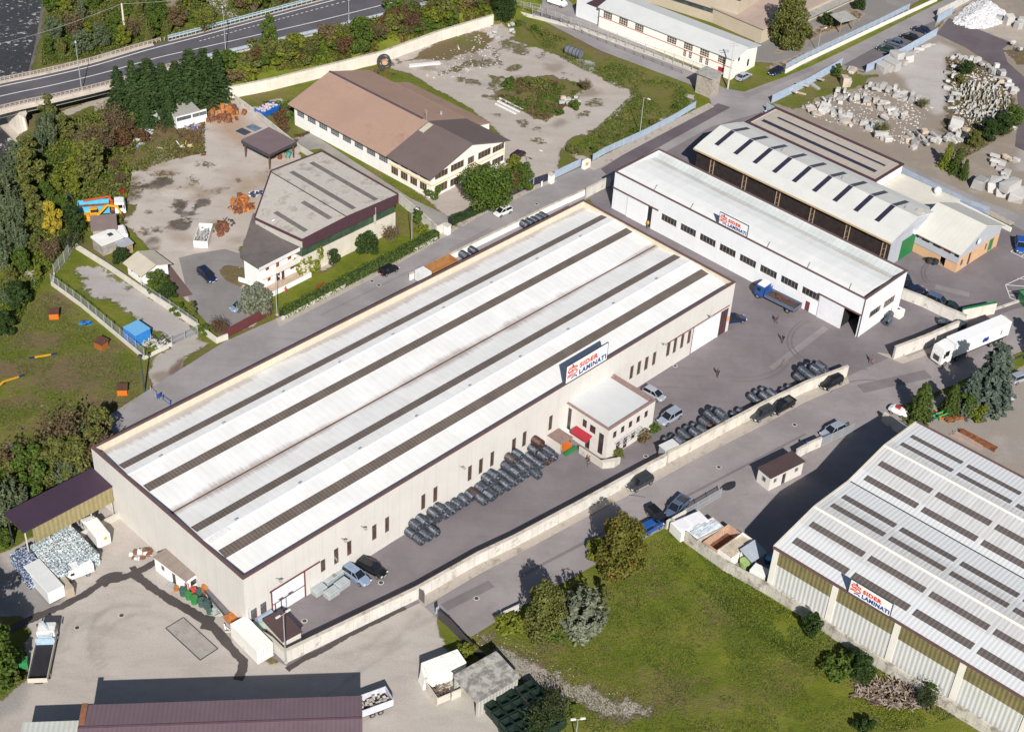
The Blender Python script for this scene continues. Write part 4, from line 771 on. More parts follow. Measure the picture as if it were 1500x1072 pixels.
body(b,24.0,35.1,0,20.5,5.15,M('office_white',(.80,.78,.72),.85,.04,.5),{'f': of_, 'r': ga_},8.0,10.25,.15)
for h in fw_: window(b,(0,0),(1,0),(0,1),h,.1,fm=steel,gm=glass_grey,nx=4,nz=3,fw=.05)
for h in of_: window(b,(0,0),(1,0),(0,1),h,.15,fm=MATS['window_frame_tan'],gm=glass_brown,nx=3,fw=.07)
for h in ga_: window(b,(35.1,0),(0,1),(-1,0),h,.15,fm=MATS['window_frame_tan'],gm=glass_brown,nx=4,fw=.07)
m = MB(); m.box(24.0,-.05,2.75,35.15,.0,3.0); m.box(35.1,0,2.6,35.16,20.5,2.8); m.bar((35.13,.2,5.1),(35.13,10.25,7.7),.05,.22); m.bar((35.13,20.3,5.1),(35.13,10.25,7.7),.05,.22)
m.build('yellow_band',yel,b)
r_ = gable(b,-4.6,24.0,[-1.1,10.25,21.2],[4.85,8.25,4.95],tan_roof)
gable(b,3.2,27.0,[20.9,25.2],[5.1,3.75],M('faded_brown_roof_wing',(.32,.21,.155),.85,.08,.3),name='rear_roof')
gable(b,24.0,36.0,[-1.1,10.25,21.0],[4.95,8.35,5.05],dk_roof,name='office_roof')
m = MB(); m.box(-4.6,10.0,8.2,22.5,10.5,8.33); m.build('ridge_cap',M('ridge_purple',(.10,.07,.085),.6,.1,1),r_)
m = MB(); m.box(3.4,21.0,0,26.8,24.8,3.7); m.build('rear_wing',white_wall,b)
m = MB(); m.add([(24.3,7.3,7.5),(25.6,7.3,7.5),(25.6,9.9,8.28),(24.3,9.9,8.28),(24.3,7.3,7.56),(25.6,7.3,7.56),(25.6,9.9,8.34),(24.3,9.9,8.34)],[(4,5,6,7),(0,1,5,4),(1,2,6,5),(2,3,7,6),(3,0,4,7)]); m.build('roof_patch',M('pale_patch',(.45,.42,.33),.8,.1,1),r_)
m = MB(); m.prism([(35.2,9.4),(37.4,9.4),(37.4,12.0),(35.2,12.0)],[2.75,2.35,2.35,2.75],[2.85,2.45,2.45,2.85]); m.build('entrance_canopy',M('canopy_pinkish',(.50,.36,.28),.8,.2,.8),b)
m = MB(); m.tube((23.4,10.2,8.2),(23.4,10.2,10.6),.05,5); m.bar((22.8,10.2,10.4),(24.0,10.2,10.4),.05,.05); m.bar((23.1,10.2,10.0),(23.7,10.2,10.0),.05,.05); m.build('aerial',steel,b)
m = MB(); m.tube((21.0,16.8,6.2),(21.0,16.8,6.9),.25,8); m.build('roof_vent',steel,b)
# grey-roofed warehouse and villa
F5 = Fr((-32.85,222.25),0.85034)
b = empty('grey_roof_warehouse',F5.o,F5.w, 'warehouse with weathered pale concrete-sheet roof and dark maroon fascia beside the villa', 'warehouse')
oldroof = M('weathered_fibre_cement',(.47,.435,.39),.9,.14,.35,dirt=((.23,.195,.165),.5,.35),joint=[(1,1.6,.06,.12),(0,2.4,.06,.08)],vary=0)
stripdk = M('grey_roof_light',(.155,.14,.13),.7,.2,.8)
green_g = M('green_glazing',(.05,.085,.055),.3,.35,.5,joint=[(0,1.0,.06,.4)])
pl = [(-6.4,0.3),(16.0,0.3),(16.0,21.1),(4.0,21.1),(-7.9,11.1)]
mp = M('maroon_fascia',(.075,.035,.045),.6,.1,.8)
m = MB(); m.prism([(p[0]*.98+.1,p[1]+(.35 if p[1] < 1 else -.3)) for p in pl],0,3.9); m.build('wall',M('villa_side_wall',(.62,.57,.48),.9,.08,.5,streak=.3,joint=[(0,5.0,.08,.3)]),b)
m = MB(); m.prism([(p[0]*.975+.1,p[1]+(.5 if p[1] < 1 else -.4)) for p in pl],3.9,6.1); m.build('glazing_band',green_g,b)
def zr5(x): return 7.75+.45*(1-abs(x-3.8)/12)
m = MB(); q5 = pl[:1]+[(3.8,.3)]+pl[1:3]+[(3.8,20.95)]+pl[4:]
q5 = [(-6.4,.3),(3.8,.3),(16,.3),(16,21.1),(4.0,21.1),(-7.9,11.1)]
m.add([(x,y,zr5(x)-.1) for x,y in q5]+[(x,y,6.05) for x,y in q5],[(0,1,4,5),(1,2,3,4),(6,11,10,7),(7,10,9,8)]+[(i,(i+1) % 6,6+(i+1) % 6,6+i) for i in range(6)]); roof = m.build('roof',oldroof,b)
m = MB()
for i in range(6):
 (xa,ya),(xb,yb) = q5[i],q5[(i+1) % 6]; A = Vector((xa,ya)); B = Vector((xb,yb)); d = (B-A).normalized(); n = Vector((d.y,-d.x))*.22
 zb = 6.0 if i < 3 else 7.5; m.hexa([(*A,zb),(*B,zb),(*(B+n),zb),(*(A+n),zb)],[(*A,zr5(xa)+.12),(*B,zr5(xb)+.12),(*(B+n),zr5(xb)+.12),(*(A+n),zr5(xa)+.12)])
m.build('fascia',mp,b)
for x0,x1,y0,y1 in ((-4.6,-3.7,1.9,10.2),(.95,1.9,1.9,9.4),(6.2,7.2,1.6,18.8),(11.3,12.3,1.4,19.2)):
 m = MB(); m.hexa([(x0,y0,zr5(x0)-.15),(x1,y0,zr5(x1)-.15),(x1,y1,zr5(x1)-.15),(x0,y1,zr5(x0)-.15)],[(x0,y0,zr5(x0)-.06),(x1,y0,zr5(x1)-.06),(x1,y1,zr5(x1)-.06),(x0,y1,zr5(x0)-.06)]); m.build('roof_light',stripdk,roof)
m = MB(); m.box(3.72,.4,8.08,3.9,21.0,8.14); m.build('ridge_joint',black,roof)
m = MB(); m.box(10.3,.08,4.0,10.5,.5,7.4); m.build('mullion',conc,b)
F6 = Fr((-44.40,212.61),0.86337)
b = empty('white_villa',F6.o,F6.w, 'white two-storey villa with dark tiled sloping roof and balcony', 'house')
vw = M('villa_white',(.84,.83,.81),.85,.03,.6); tile = M('grey_roof_tiles',(.135,.115,.11),.8,.15,.8,joint=[(1,.45,.12,.5)])
redw = M('red_brown_shutter',(.22,.05,.02),.7,.15,2)
hv = [(1.9,3.2,2.7,4.0),(4.2,2.9,4.95,4.45),(6.8,3.2,7.7,4.1),(2.2,.9,2.9,1.7),(4.1,.05,5.0,1.9),(5.3,.05,6.0,1.9),(7.3,1.0,8.2,1.9)]
pv = [(0,0),(9.6,0),(9.2,10.3),(0,3.4)]; m = MB(); wallface(m,(0,0),(1,0),(0,1),9.6,0,5.1,hv,.12)
for (p,q_) in zip(pv[1:],pv[2:]+pv[:1]): m.add([(*p,0),(*q_,0),(*q_,5.4),(*p,5.4)],[(0,1,2,3)])
m.build('wall',vw,b,fix=False)
for h in hv: window(b,(0,0),(1,0),(0,1),h,.12,fm=redw,gm=redw if h[1] > .5 else glass,fw=.1)
po = [(-.5,-1.2),(9.9,-1.2),(9.6,10.9),(8.6,11.2),(-.5,3.7)]
m = MB(); m.prism(po,5.2,[5.55,5.75,6.9,6.9,5.75]); rf6 = m.build('roof',tile,b)
m = MB(); m.hexa([(-.45,-1.15,4.85),(9.9,-1.15,4.85),(9.9,-.9,4.85),(-.45,-.9,4.85)],[(-.45,-1.3,5.5),(9.9,-1.3,5.7),(9.9,-1.0,5.7),(-.45,-1.0,5.5)]); m.box(9.6,-1.0,4.9,9.95,9,5.3); m.build('eaves_board',vw,b)
m = MB(); m.box(3.3,-1.3,2.7,9.9,0,2.95); m.box(3.3,-1.35,2.95,9.9,-1.2,3.75); m.box(.4,-1.0,2.5,2.6,0,2.65); m.build('balcony',M('balcony_cream',(.70,.66,.60),.8,.06,1),b)
m = MB(); m.box(9.5,0,5.6,9.9,11,6.6); m.build('parapet',vw,b)
for k,(x,y,s_) in enumerate([(9.0,9.6,.5),(9.2,4.5,.35),(9.3,1.0,.3)]): m = MB(); m.box(x-s_,y-s_,5.8,x+s_,y+s_,7.5); m.box(x-s_-.1,y-s_-.1,7.5,x+s_+.1,y+s_+.1,7.62); m.build('chimney',conc,rf6)
m = MB(); m.ell((8.9,6.0,7.4),(.5,.15,.5),12,6); m.tube((8.9,6.0,6.3),(8.9,6.0,7.4),.05,6); m.build('satellite_dish',white_p,rf6)
m = MB(); m.box(-.5,-3.0,0,9.5,-2.85,.9); m.box(-.5,-3.0,0,-.35,0,.9); m.build('terrace_wall',vw,b)
m = MB(); m.box(-.35,-2.85,.0,9.5,0,.12); m.build('terrace',M('terrace_tiles',(.45,.36,.28),.8,.1,1,joint=[(0,.5,.04,.3),(1,.5,.04,.3)]),b)
m = MB(); m.box(8.6,-.3,.1,9.9,.1,2.6); m.build('climbing_plant',leafmat('ivy_green',(.02,.07,.015),(.05,.12,.02)),b)
# cream open-sided lean-to with maroon roof beside the long factory
b = empty('lean_to_canopy',F1.W(-14,30.0,0),F1.w, 'open shelter with dark purple roof leaning against the left end of the long factory', 'shelter')
pr_ = M('dark_purple_sheet',(.050,.028,.050),.65,.06,.3,joint=[(0,.6,.05,.2)])
m = MB(); m.hexa([(0,-.1,5.75),(13.9,-.1,5.75),(13.9,4.9,5.95),(0,4.9,5.95)],[(0,-.1,5.9),(13.9,-.1,5.9),(13.9,4.9,6.1),(0,4.9,6.1)]); m.build('roof',pr_,b)
m = MB(); m.box(1.4,0,3.0,13.8,.1,5.7); m.build('translucent_side',M('olive_sheet',(.30,.25,.12),.6,.2,.5,wave=(0,.7,.4,.04),dirt=((.2,.15,.1),.4,.5)),b)
for k in range(5):
 for y in (.15,4.6): m = MB(); m.box(.3+k*3.3-.08,y-.08,0,.3+k*3.3+.08,y+.08,5.7); m.build('post',steel_dark if y > 1 else conc,b)
m = MB(); m.box(0,-.6,0,14,-.3,1.1); m.build('low_wall',conc,b)
# top white building
F7 = Fr((14.98,327.04),-0.66367)
b = empty('long_white_hall',F7.o,F7.w, 'long white hall with pale grey roof at the top edge of the estate', 'hall')
tw = [(1.0,2.85,3.6,4.5),(5.5,2.85,8.1,4.55),(10.05,2.85,12.55,4.5),(19.0,2.95,21.7,4.5),(23.6,2.95,26.1,4.6),(28.0,2.95,30.5,4.6),(32.8,2.95,35.0,4.6),(23.7,1.15,24.6,2.7),(25.2,1.15,26.1,2.7),(28.1,1.15,29.0,2.7),(29.7,1.15,30.6,2.7),(33.2,.05,34.8,2.1)]
wcream = M('warm_white_render',(.82,.79,.72),.85,.04,.5,streak=.08)
body(b,0,36.8,0,9.7,5.1,wcream,{'f': tw, 'r': [(2.0,3.6,3.0,4.6),(6.2,1.0,7.2,2.8)]},6.1,4.85,.15)
for h in tw[:-1]: window(b,(0,0),(1,0),(0,1),h,.15,fm=M('window_bars_white',(.6,.57,.52),.6,.1,1),gm=glass_brown,nx=4 if h[2]-h[0] > 1.5 else 2,nz=3,fw=.1)
m = MB(); m.box(33.2,.1,.05,34.8,.2,2.1); m.build('door',red_p,b)
gable(b,-.3,37.4,[-.5,4.85,10.2],[5.15,6.35,5.15],M('pale_grey_roof',(.56,.57,.56),.8,.05,.3,joint=[(0,1.1,.04,.08)]))
m = MB(); m.box(-.1,-.06,2.75,36.9,0,2.9); m.build('red_line',M('thin_red',(.45,.10,.06),.8,.1,1),b)
m = MB(); m.box(-7.5,1.0,0,-.1,9.5,4.2); m.build('annex',M('pale_annex',(.66,.68,.70),.8,.05,.5),b); m = MB(); m.prism([(-4.5,.8),(-.1,.8),(-.1,9.7),(-4.5,9.7)],4.2,[4.3,5.0,5.0,4.3]); m.build('annex_roof',mp,b)
# beige hall with dark window band
F8 = Fr((34.22,338.46),-0.5657)
b = empty('beige_hall',F8.o,F8.w, 'tall beige hall with a dark ribbon window at the top edge of the photo', 'hall')
bei = M('beige_cladding',(.47,.40,.31),.85,.06,.3,joint=[(2,.9,.04,.15)])
m = MB(); m.box(-30,0,0,15.2,30,2.2); m.build('lower_wall',bei,b); m = MB(); m.box(-29.9,.25,2.2,15.0,29,3.4); m.build('ribbon_window',M('ribbon_glass',(.06,.075,.085),.2,.5,.5,joint=[(0,1.6,.1,.6),(1,1.6,.1,.6)]),b); m = MB(); m.box(-30,-.05,3.4,15.3,30,7.3); m.build('upper_wall',bei,b)
m = MB(); m.box(-29.6,.4,7.3,14.9,29.6,7.4); m.build('roof',conc_dark,b)
m = MB(); m.box(-30.1,-.15,7.3,15.4,.4,7.55); m.box(14.9,.4,7.3,15.4,30,7.55); m.build('coping',trim_brown,b)
w5 = crop(950,0,5.0); F8b = frp(w5(1120,215),w5(1500,40))
b = empty('beige_office_wing',F8b.o,F8b.w, 'low beige office wing with brown flat roof behind the dark tree', 'office')
body(b,-14,60,1.5,16,3.6,bei,{'f': [(14.5,.9,40,2.2)]}); window(b,(-14,1.5),(1,0),(0,1),(14.5,.9,40,2.2),.18,fm=steel,gm=glass,nx=12)
m = MB(); m.box(-14.3,1.0,3.6,60,16.3,3.9); m.build('roof',M('pinkish_flat_roof',(.40,.31,.26),.85,.1,.4),b); m = MB(); m.box(-1,-.8,2.5,30,1.45,2.7); m.build('canopy',conc_dark,b)
P = Z(1232,42); b = empty('timber_shelter',P,.6, 'small dark-roofed shelter by the beige office wing', 'shelter')
m = MB(); m.prism([(-2.5,-2),(2.5,-2),(2.5,2),(-2.5,2)],[2.7,2.7,3.1,3.1],[2.85,2.85,3.25,3.25]); m.build('roof',conc_dark,b)
for x in (-2,2):
 for y in (-1.6,1.6): MB().box(x-.1,y-.1,0,x+.1,y+.1,2.8).build('post',wood,b)
# gabled shed with dark roof lights
F9 = Fr((34.124,265.747),-0.7294)
b = empty('skylight_shed',F9.o,F9.w, 'long pale-roofed shed with cross strips of dark roof lights and a green door', 'shed')
cr_roof = M('cream_grey_roof',(.58,.58,.55),.8,.05,.3,joint=[(0,.95,.03,.10)])
ysh = [-3.9,-1.2,4.2,9.6,12.3]; zsh = [6.05,6.9,8.2,6.9,6.05]
rf9 = gable(b,1.6,47.0,ysh,zsh,cr_roof,.15)
zz9 = lambda y: float(np.interp(y,ysh,zsh))
for k in range(9):
 x0 = 4.3+k*4.62
 m = MB(); m.loft([[(x,-1.0,zz9(-1.0)+.05),(x,4.1,zz9(4.1)+.05),(x,4.1,8.1),(x,-1.0,6.9)] for x in (x0,x0+.95)]); m.build('roof_light',M('dark_violet_rooflight',(.03,.028,.05),.35,.15,1),rf9)
 m = MB(); m.loft([[(x,4.35,zz9(4.35)+.05),(x,9.4,zz9(9.4)+.05),(x,9.4,6.9),(x,4.35,8.1)] for x in (x0,x0+.95)]); m.build('roof_light',MATS['dark_violet_rooflight'],rf9)
 if k % 3 == 2: m = MB(); m.tube((x0+2.2,5.2,8.0),(x0+2.0,5.6,9.2),.03,5); m.tube((x0+2.2,5.2,8.0),(x0+2.6,5.0,9.0),.03,5); m.build('aerial',steel_dark,rf9)
m = MB(); m.box(2.0,-3.1,0,46.6,-3.0,5.9); m.build('glazed_front',M('dark_glazing',(.04,.032,.03),.3,.3,1,joint=[(0,1.1,.05,.35),(2,1.5,.05,.3)]),b)
m = MB(); m.box(2.0,12.0,0,46.6,12.1,5.9); m.box(2.0,-3.0,0,2.1,12.0,5.9); m.build('rear_wall',conc_dark,b)
m = MB(); m.prism([(46.6,-3.1),(46.7,-3.1),(46.7,12.1),(46.6,12.1)],0,5.9); m.add([(46.7,y,z-.2) for y,z in zip(ysh,zsh)]+[(46.7,12.1,5.8),(46.7,-3.1,5.8)],[(0,1,2,3,4,5,6)]); m.build('gable_wall',M('blue_grey_wall',(.40,.42,.47),.8,.06,.4),b)
m = MB(); m.box(1.6,-4.0,5.7,47,-3.85,6.0); m.build('gutter',M('yellow_fascia',(.50,.36,.20),.7,.1,1),b)
for k in range(6):
 m = MB()
 for dx in (0,.8): m.box(5.5+k*7.9+dx,-3.3,0,5.6+k*7.9+dx,-3.1,5.8)
 for z in (1,2.2,3.4,4.6): m.bar((5.55+k*7.9,-3.2,z),(6.35+k*7.9,-3.2,z+.6),.05,.06)
 m.build('column',M('column_tan',(.36,.26,.18),.7,.1,1),b)
m = MB(); m.box(46.7,.9,0,46.82,5.6,4.2); m.build('door',M('green_door',(.01,.17,.05),.5,.08,1,joint=[(1,1.2,.04,.2)]),b)
m = MB(); m.box(46.75,4.0,4.6,47.4,4.6,5.2); m.build('air_conditioner',white_p,b)
# flat dark-rimmed roof
b = empty('dark_rim_warehouse',F9.W(2.3,12.7,0),F9.w, 'flat warehouse roof of pale panels with dark rim and two thin dark strips', 'warehouse')
m = MB(); wallface(m,(0,0),(1,0),(0,1),30.5,0,6.0); wallface(m,(30.5,0),(0,1),(-1,0),9.7,0,6.0); wallface(m,(0,9.7),(1,0),(0,-1),30.5,0,6.0); wallface(m,(0,0),(0,1),(1,0),9.7,0,6.0); m.build('wall',white_wall,b,fix=False)
m = MB(); m.box(.2,.2,5.6,30.3,9.5,5.75); rr = m.build('roof',M('pinkish_panel_roof',(.42,.37,.32),.85,.08,.6,joint=[(0,1.35,.08,.25),(1,2.4,.06,.15)],dirt=((.25,.2,.17),.3,.6)),b)
m = MB(); m.box(-.15,-.15,5.2,30.7,.2,6.25); m.box(-.15,9.5,5.9,30.7,9.85,6.2); m.box(-.15,.2,5.9,.2,9.5,6.2); m.box(30.3,.2,5.9,30.7,9.5,6.2); m.build('coping',mp,b)
m = MB(); m.box(1.2,3.1,5.76,28.3,4.0,5.86); m.build('roof_light',MATS['dark_violet_rooflight'],rr); m = MB(); m.box(2.6,6.6,5.76,28.3,7.1,5.86); m.build('roof_light',MATS['dark_violet_rooflight'],rr)
# pale flat connecting roof and the gabled house
b = empty('pale_flat_annex',F9.W(33.2,12.6,0),F9.w, 'low annex with pale cream flat roof beside the gabled house', 'annex')
m = MB(); m.box(0,0,0,12.6,9.8,3.7); m.build('wall',conc,b); m = MB(); m.box(-.2,-.2,3.7,12.8,10.0,3.95); m.build('roof',M('cream_flat_roof',(.60,.57,.50),.85,.06,.5),b)
m = MB(); m.ell((8.5,8.6,4.6),(.75,.75,.8),10,6); m.build('white_tank',white_p,b)
F10 = Fr((79.59,232.38),0.80798)
b = empty('gabled_house',F10.o,F10.w, 'peach and grey gabled building with pale ribbed roof, balcony and round dish', 'house')
peach = M('peach_render',(.58,.36,.21),.85,.06,.5); bg = MATS['blue_grey_wall']
m = MB(); wallface(m,(0,0),(1,0),(0,1),14,0,3.0,[(1.0,.9,2.0,2.3),(3.6,.05,4.5,2.7),(9.3,.9,10.1,2.4),(10.6,.05,12.3,2.7)],.12); wallface(m,(0,0),(0,1),(1,0),9.6,0,2.0,[(2.5,.05,3.6,1.9)]); wallface(m,(14,0),(0,1),(-1,0),9.6,0,3.0); wallface(m,(0,9.6),(1,0),(0,-1),14,0,3.0); m.build('wall',peach,b,fix=False)
for h in ((1.0,.9,2.0,2.3),(9.3,.9,10.1,2.4)): window(b,(0,0),(1,0),(0,1),h,.12,fm=steel,gm=glass_grey)
for h in ((3.6,.05,4.5,2.7),(10.6,.05,12.3,2.7)): m = MB(); m.box(h[0],.08,h[1],h[2],.14,h[3]); m.build('door',green_p if h[0] > 5 else steel_dark,b)
m = MB(); m.prism([(0,.001),(14,.001),(14,.15),(0,.15)],3.0,4.3); m.add([(0,0,4.3),(14,0,4.3),(6.8,0,7.35)],[(0,1,2)]); m.add([(0,.15,4.3),(14,.15,4.3),(6.8,.15,7.35)],[(0,1,2)]); m.build('gable_wall',bg,b)
m = MB(); m.box(1.6,.15,2.0,1.75,9.6,4.3); m.box(13.85,.15,3,14,9.6,4.3); m.build('upper_wall',M('cream_upper',(.6,.5,.42),.8,.1,1),b)
m = MB(); m.box(-.15,0,1.95,0,9.6,3.15); m.box(0,.15,1.9,1.6,9.6,2.05); m.build('balcony',bg,b)
m = MB(); m.loft([[(-.6,y,4.25),(6.8,y,7.6),(14.9,y,4.25),(14.9,y,4.1),(6.8,y,7.4),(-.6,y,4.1)] for y in (-.4,10.2)]); m.build('roof',M('cream_grey_roof_y',(.56,.55,.50),.8,.05,.3,joint=[(1,.95,.05,.22)]),b)
m = MB(); m.ell((5.2,-.5,4.9),(.6,.15,.6),14,6); m.tube((5.2,0,4.9),(5.2,-.5,4.9),.05,5); m.build('satellite_dish',white_p,b)
m = MB(); m.box(.4,9.7,3,1.6,10.9,7.6); m.box(.25,9.55,7.6,1.75,11.05,7.8); m.build('chimney',conc,b)
for k,(y,c_) in enumerate([(1.2,white_p),(2.5,M('laundry_red',(.5,.12,.08),.9,.2,2)),(3.4,M('laundry_pink',(.6,.4,.35),.9,.2,2)),(5.8,white_p),(8.2,MATS['laundry_pink'])]): m = MB(); m.box(.25,y,3.0,.35,y+.8,3.5); m.build('laundry',c_,b)
# purple roof at the bottom
A = Vector((-48.2,115.9)); Bv = Vector((-15.5,120.0)); F11 = Fr(A,atan2(Bv.y-A.y,Bv.x-A.x)); LP = (Bv-A).length
b = empty('purple_roof_hall',F11.o,F11.w, 'hall with dull purple ribbed roof cut by the bottom edge of the photo', 'hall')
pur = M('purple_ribbed_roof',(.165,.112,.128),.6,.08,.3,wave=(0,.55,.25,.03))
m = MB(); m.loft([[(x,0,6.85),(x,-3.6,7.25),(x,-10,6.7),(x,-18,6.0),(x,-18,5.8),(x,0,6.6)] for x in (0,LP)]); rr = m.build('roof',pur,b)
m = MB(); m.box(0,-3.9,7.24,LP,-3.6,7.34); m.build('ridge_cap',M('purple_cap',(.12,.07,.09),.6,.1,1),rr)
m = MB(); m.box(.0,-3.2,6.95,.7,-.1,7.3); m.build('edge_flashing',M('orange_brown_flash',(.24,.10,.05),.7,.2,1),rr)
m = MB(); m.box(.3,-17.6,0,LP-.3,-.3,6.6); m.build('wall',cream_plain,b)
b = empty('pale_side_roof',F11.W(-7.2,0,0),F11.w, 'low pale corrugated roof at the left of the purple roof', 'shed')
m = MB(); m.hexa([(0,-14,4.0),(7.1,-14,4.0),(7.1,-.3,4.3),(0,-.3,4.3)],[(0,-14,4.15),(7.1,-14,4.15),(7.1,-.3,4.45),(0,-.3,4.45)]); m.build('roof',M('pale_corrugated',(.50,.52,.48),.8,.08,.3,wave=(0,.6,.3,.04)),b)
m = MB(); m.box(.2,-13.8,0,7.0,-.5,4.0); m.build('wall',conc,b)
# small buildings -------------------------------------------------
def smallhouse(name,cat,label,a,c,depth,h,roofmat,wallmat,ridge=0,ov=.3,wins=(),door=None,up=.0,mono=0):
 F = frp(a,c); L = (Z(*c)-Z(*a)).length; b = empty(name,F.o,F.w,label,cat)
 body(b,0,L,0,depth,h,wallmat,{'f': list(wins)+([door] if door else [])},h+ridge if ridge else None)
 for q_ in wins: window(b,(0,0),(1,0),(0,1),q_,.15,fm=steel,gm=glass_grey,fw=.06)
 if door: m = MB(); m.box(door[0],.1,door[1],door[2],.16,door[3]); m.build('door',glass,b)
 if ridge: gable(b,-ov,L+ov,[-ov,depth/2,depth+ov],[h,h+ridge+.1,h],roofmat,.12)
 else: m = MB(); m.hexa([(-ov,-ov,h+.01),(L+ov,-ov,h+.01),(L+ov,depth+ov,h+.01),(-ov,depth+ov,h+.01)],[(-ov,-ov,h+.15),(L+ov,-ov,h+.15),(L+ov,depth+ov,h+.15+mono),(-ov,depth+ov,h+.15+mono)]); m.build('roof',roofmat,b)
 return b,F,L
k2 = crop(1100,480)
b,F,L = smallhouse('gatehouse', 'gatehouse', 'small cream gatehouse with dark brown roof beside the road',k2(90,855),k2(262,768),2.6,2.6,M('brown_cabin_roof',(.075,.045,.045),.7,.1,.6),cream_plain,wins=[(.8,1.1,1.5,2.0),(5.2,1.1,6.0,2.0)],door=(2.6,.05,3.4,2.1),ov=.15)
window(b,(0,0),(0,1),(1,0),(.8,1.1,1.6,2.0),.02,fm=steel,gm=glass_grey)
g12 = crop(200,780,6.7)
b,F,L = smallhouse('site_office_cabin', 'cabin', 'long white portable cabin with rusty ribbed roof against the factory end wall',g12(190,370),g12(500,605),2.7,2.5,M('rusty_grey_cabin_roof',(.27,.22,.19),.8,.12,.5,joint=[(0,1.2,.1,.3)],dirt=((.28,.12,.06),.3,.6)),white_wall,wins=[(1.2,1.0,2.0,2.0),(6.0,1.0,6.8,2.0)],door=(3.5,.1,4.3,2.1),ov=.1)
m = MB(); m.box(L-.01,.7,1.0,L+.04,1.9,1.9); m.build('window',glass,b); m = MB(); m.box(L-.06,-.06,0,L+.06,.06,2.6); m.box(L-.06,2.64,0,L+.06,2.76,2.6); m.build('corner_post',rust,b)
m = MB(); m.box(3.3,-.8,0,4.5,0,.25); m.build('step',steel,b)
g8 = crop(100,280,6.7)
b,F,L = smallhouse('garden_cottage', 'cottage', 'small white cottage with pale ribbed gable roof between the wall and the yard',g8(590,815),g8(735,925),5.2,2.3,M('cream_ribbed_small_roof',(.50,.45,.36),.8,.08,.5,joint=[(0,.5,.06,.25)]),white_wall,ridge=1.0,ov=.55,wins=[(.8,1.0,1.5,1.8),(3.0,1.0,3.7,1.8)])
b,F,L = smallhouse('tool_shed', 'shed', 'low shed with faded brown roof above the white lean-to roof',g8(255,500),g8(480,480),4.0,2.4,M('faded_mauve_roof',(.21,.155,.145),.85,.1,.5),timber_grey,ov=.3,mono=.3)
b,F,L = smallhouse('garden_lean_to', 'shed', 'white-roofed lean-to with a small roof hatch by the garden',g8(345,640),g8(545,560),3.2,2.2,M('white_old_roof',(.70,.69,.65),.8,.08,.6),timber_grey,ov=.2,mono=.2)
m = MB(); m.box(2.4,1.4,2.4,3.2,2.2,2.6); m.build('roof_hatch',steel_dark,b)
b,F,L = smallhouse('glass_porch', 'porch', 'small timber porch with grey sheet roof in front of the lean-to',g8(520,640),g8(640,600),1.8,1.9,M('grey_sheet_roof',(.36,.38,.42),.6,.1,.8),wood,ov=.2,wins=[(.4,.4,1.4,1.6)])
g7 = crop(220,140,6.818)
b,F,L = smallhouse('white_workshop_shed', 'shed', 'long white shed with grey flat roof and window band below the dark conifers',g7(270,340),g7(500,280),4.4,2.9,M('grey_felt_roof',(.36,.35,.32),.85,.1,.6),white_wall,wins=[(.1,1.6,3.3,2.5),(3.5,1.6,6.6,2.5)],ov=.2)
b,F,L = smallhouse('tiny_store', 'shed', 'tiny store with pale sheet roof left of the white workshop shed',g7(30,290),g7(130,280),2.0,1.9,M('pale_sheet_roof',(.50,.50,.48),.7,.1,.8),timber_grey,ov=.2)
# open scrap-yard canopy
F = frp(g7(1195,740),g7(1462,610)); b = empty('yard_canopy',F.o,F.w, 'open canopy with mauve sheet roof on dark posts in the scrap yard', 'canopy')
m = MB(); m.hexa([(-.3,-.3,3.3),(6.9,-.3,3.3),(6.9,7.4,3.5),(-.3,7.4,3.5)],[(-.3,-.3,3.55),(6.9,-.3,3.55),(6.9,7.4,3.75),(-.3,7.4,3.75)]); m.build('roof',M('mauve_sheet',(.165,.12,.125),.7,.08,.5),b)
m = MB(); m.box(-.35,-.4,3.0,6.95,-.28,3.5); m.box(-.42,-.28,3.0,-.3,7.4,3.6); m.build('fascia',steel_dark,b)
for x in (.1,6.4):
 for y in (.1,6.9): MB().box(x-.12,y-.12,0,x+.12,y+.12,3.3).build('post',rust_dark,b)
m = MB(); m.box(3.2,2.5,0,6.4,2.65,2.6); m.build('back_panel',rust_dark,b)
# stone tower with ivy
P = Z(1035,136); b = empty('stone_tower',P,.9, 'small grey stone tower hut with flat roof and ivy at the junction', 'tower')
m = MB(); m.box(-1.7,-1.9,0,1.7,1.9,4.6); m.build('wall',M('rough_stone',(.36,.32,.27),.95,.2,1.2,dirt=((.2,.16,.12),.5,1)),b); m = MB(); m.box(-2.1,-2.3,4.6,2.1,2.3,4.85); m.build('roof',conc_dark,b)
# bottom grey shed
g11 = crop(600,900,6.233)
F = frp(g11(605,935),g11(885,770)); b = empty('grey_shed',F.o,F.w, 'weathered grey corrugated shed with sloping roof at the bottom centre', 'shed')
sh_m = M('grey_corrugated',(.44,.43,.39),.8,.1,.5,wave=(0,.5,.4,.05)); m = MB(); m.box(0,0,0,6.6,.1,2.9); m.box(6.5,.1,0,6.6,4.6,2.9); m.box(0,4.5,0,6.5,4.6,3.3); m.build('wall',sh_m,b)
m = MB(); m.hexa([(-.2,-.2,2.9),(6.8,-.2,2.9),(6.8,4.8,3.3),(-.2,4.8,3.3)],[(-.2,-.2,3.05),(6.8,-.2,3.05),(6.8,4.8,3.45),(-.2,4.8,3.45)]); m.build('roof',M('streaked_shed_roof',(.40,.38,.34),.9,.1,.8,dirt=((.10,.095,.09),.9,.9)),b)
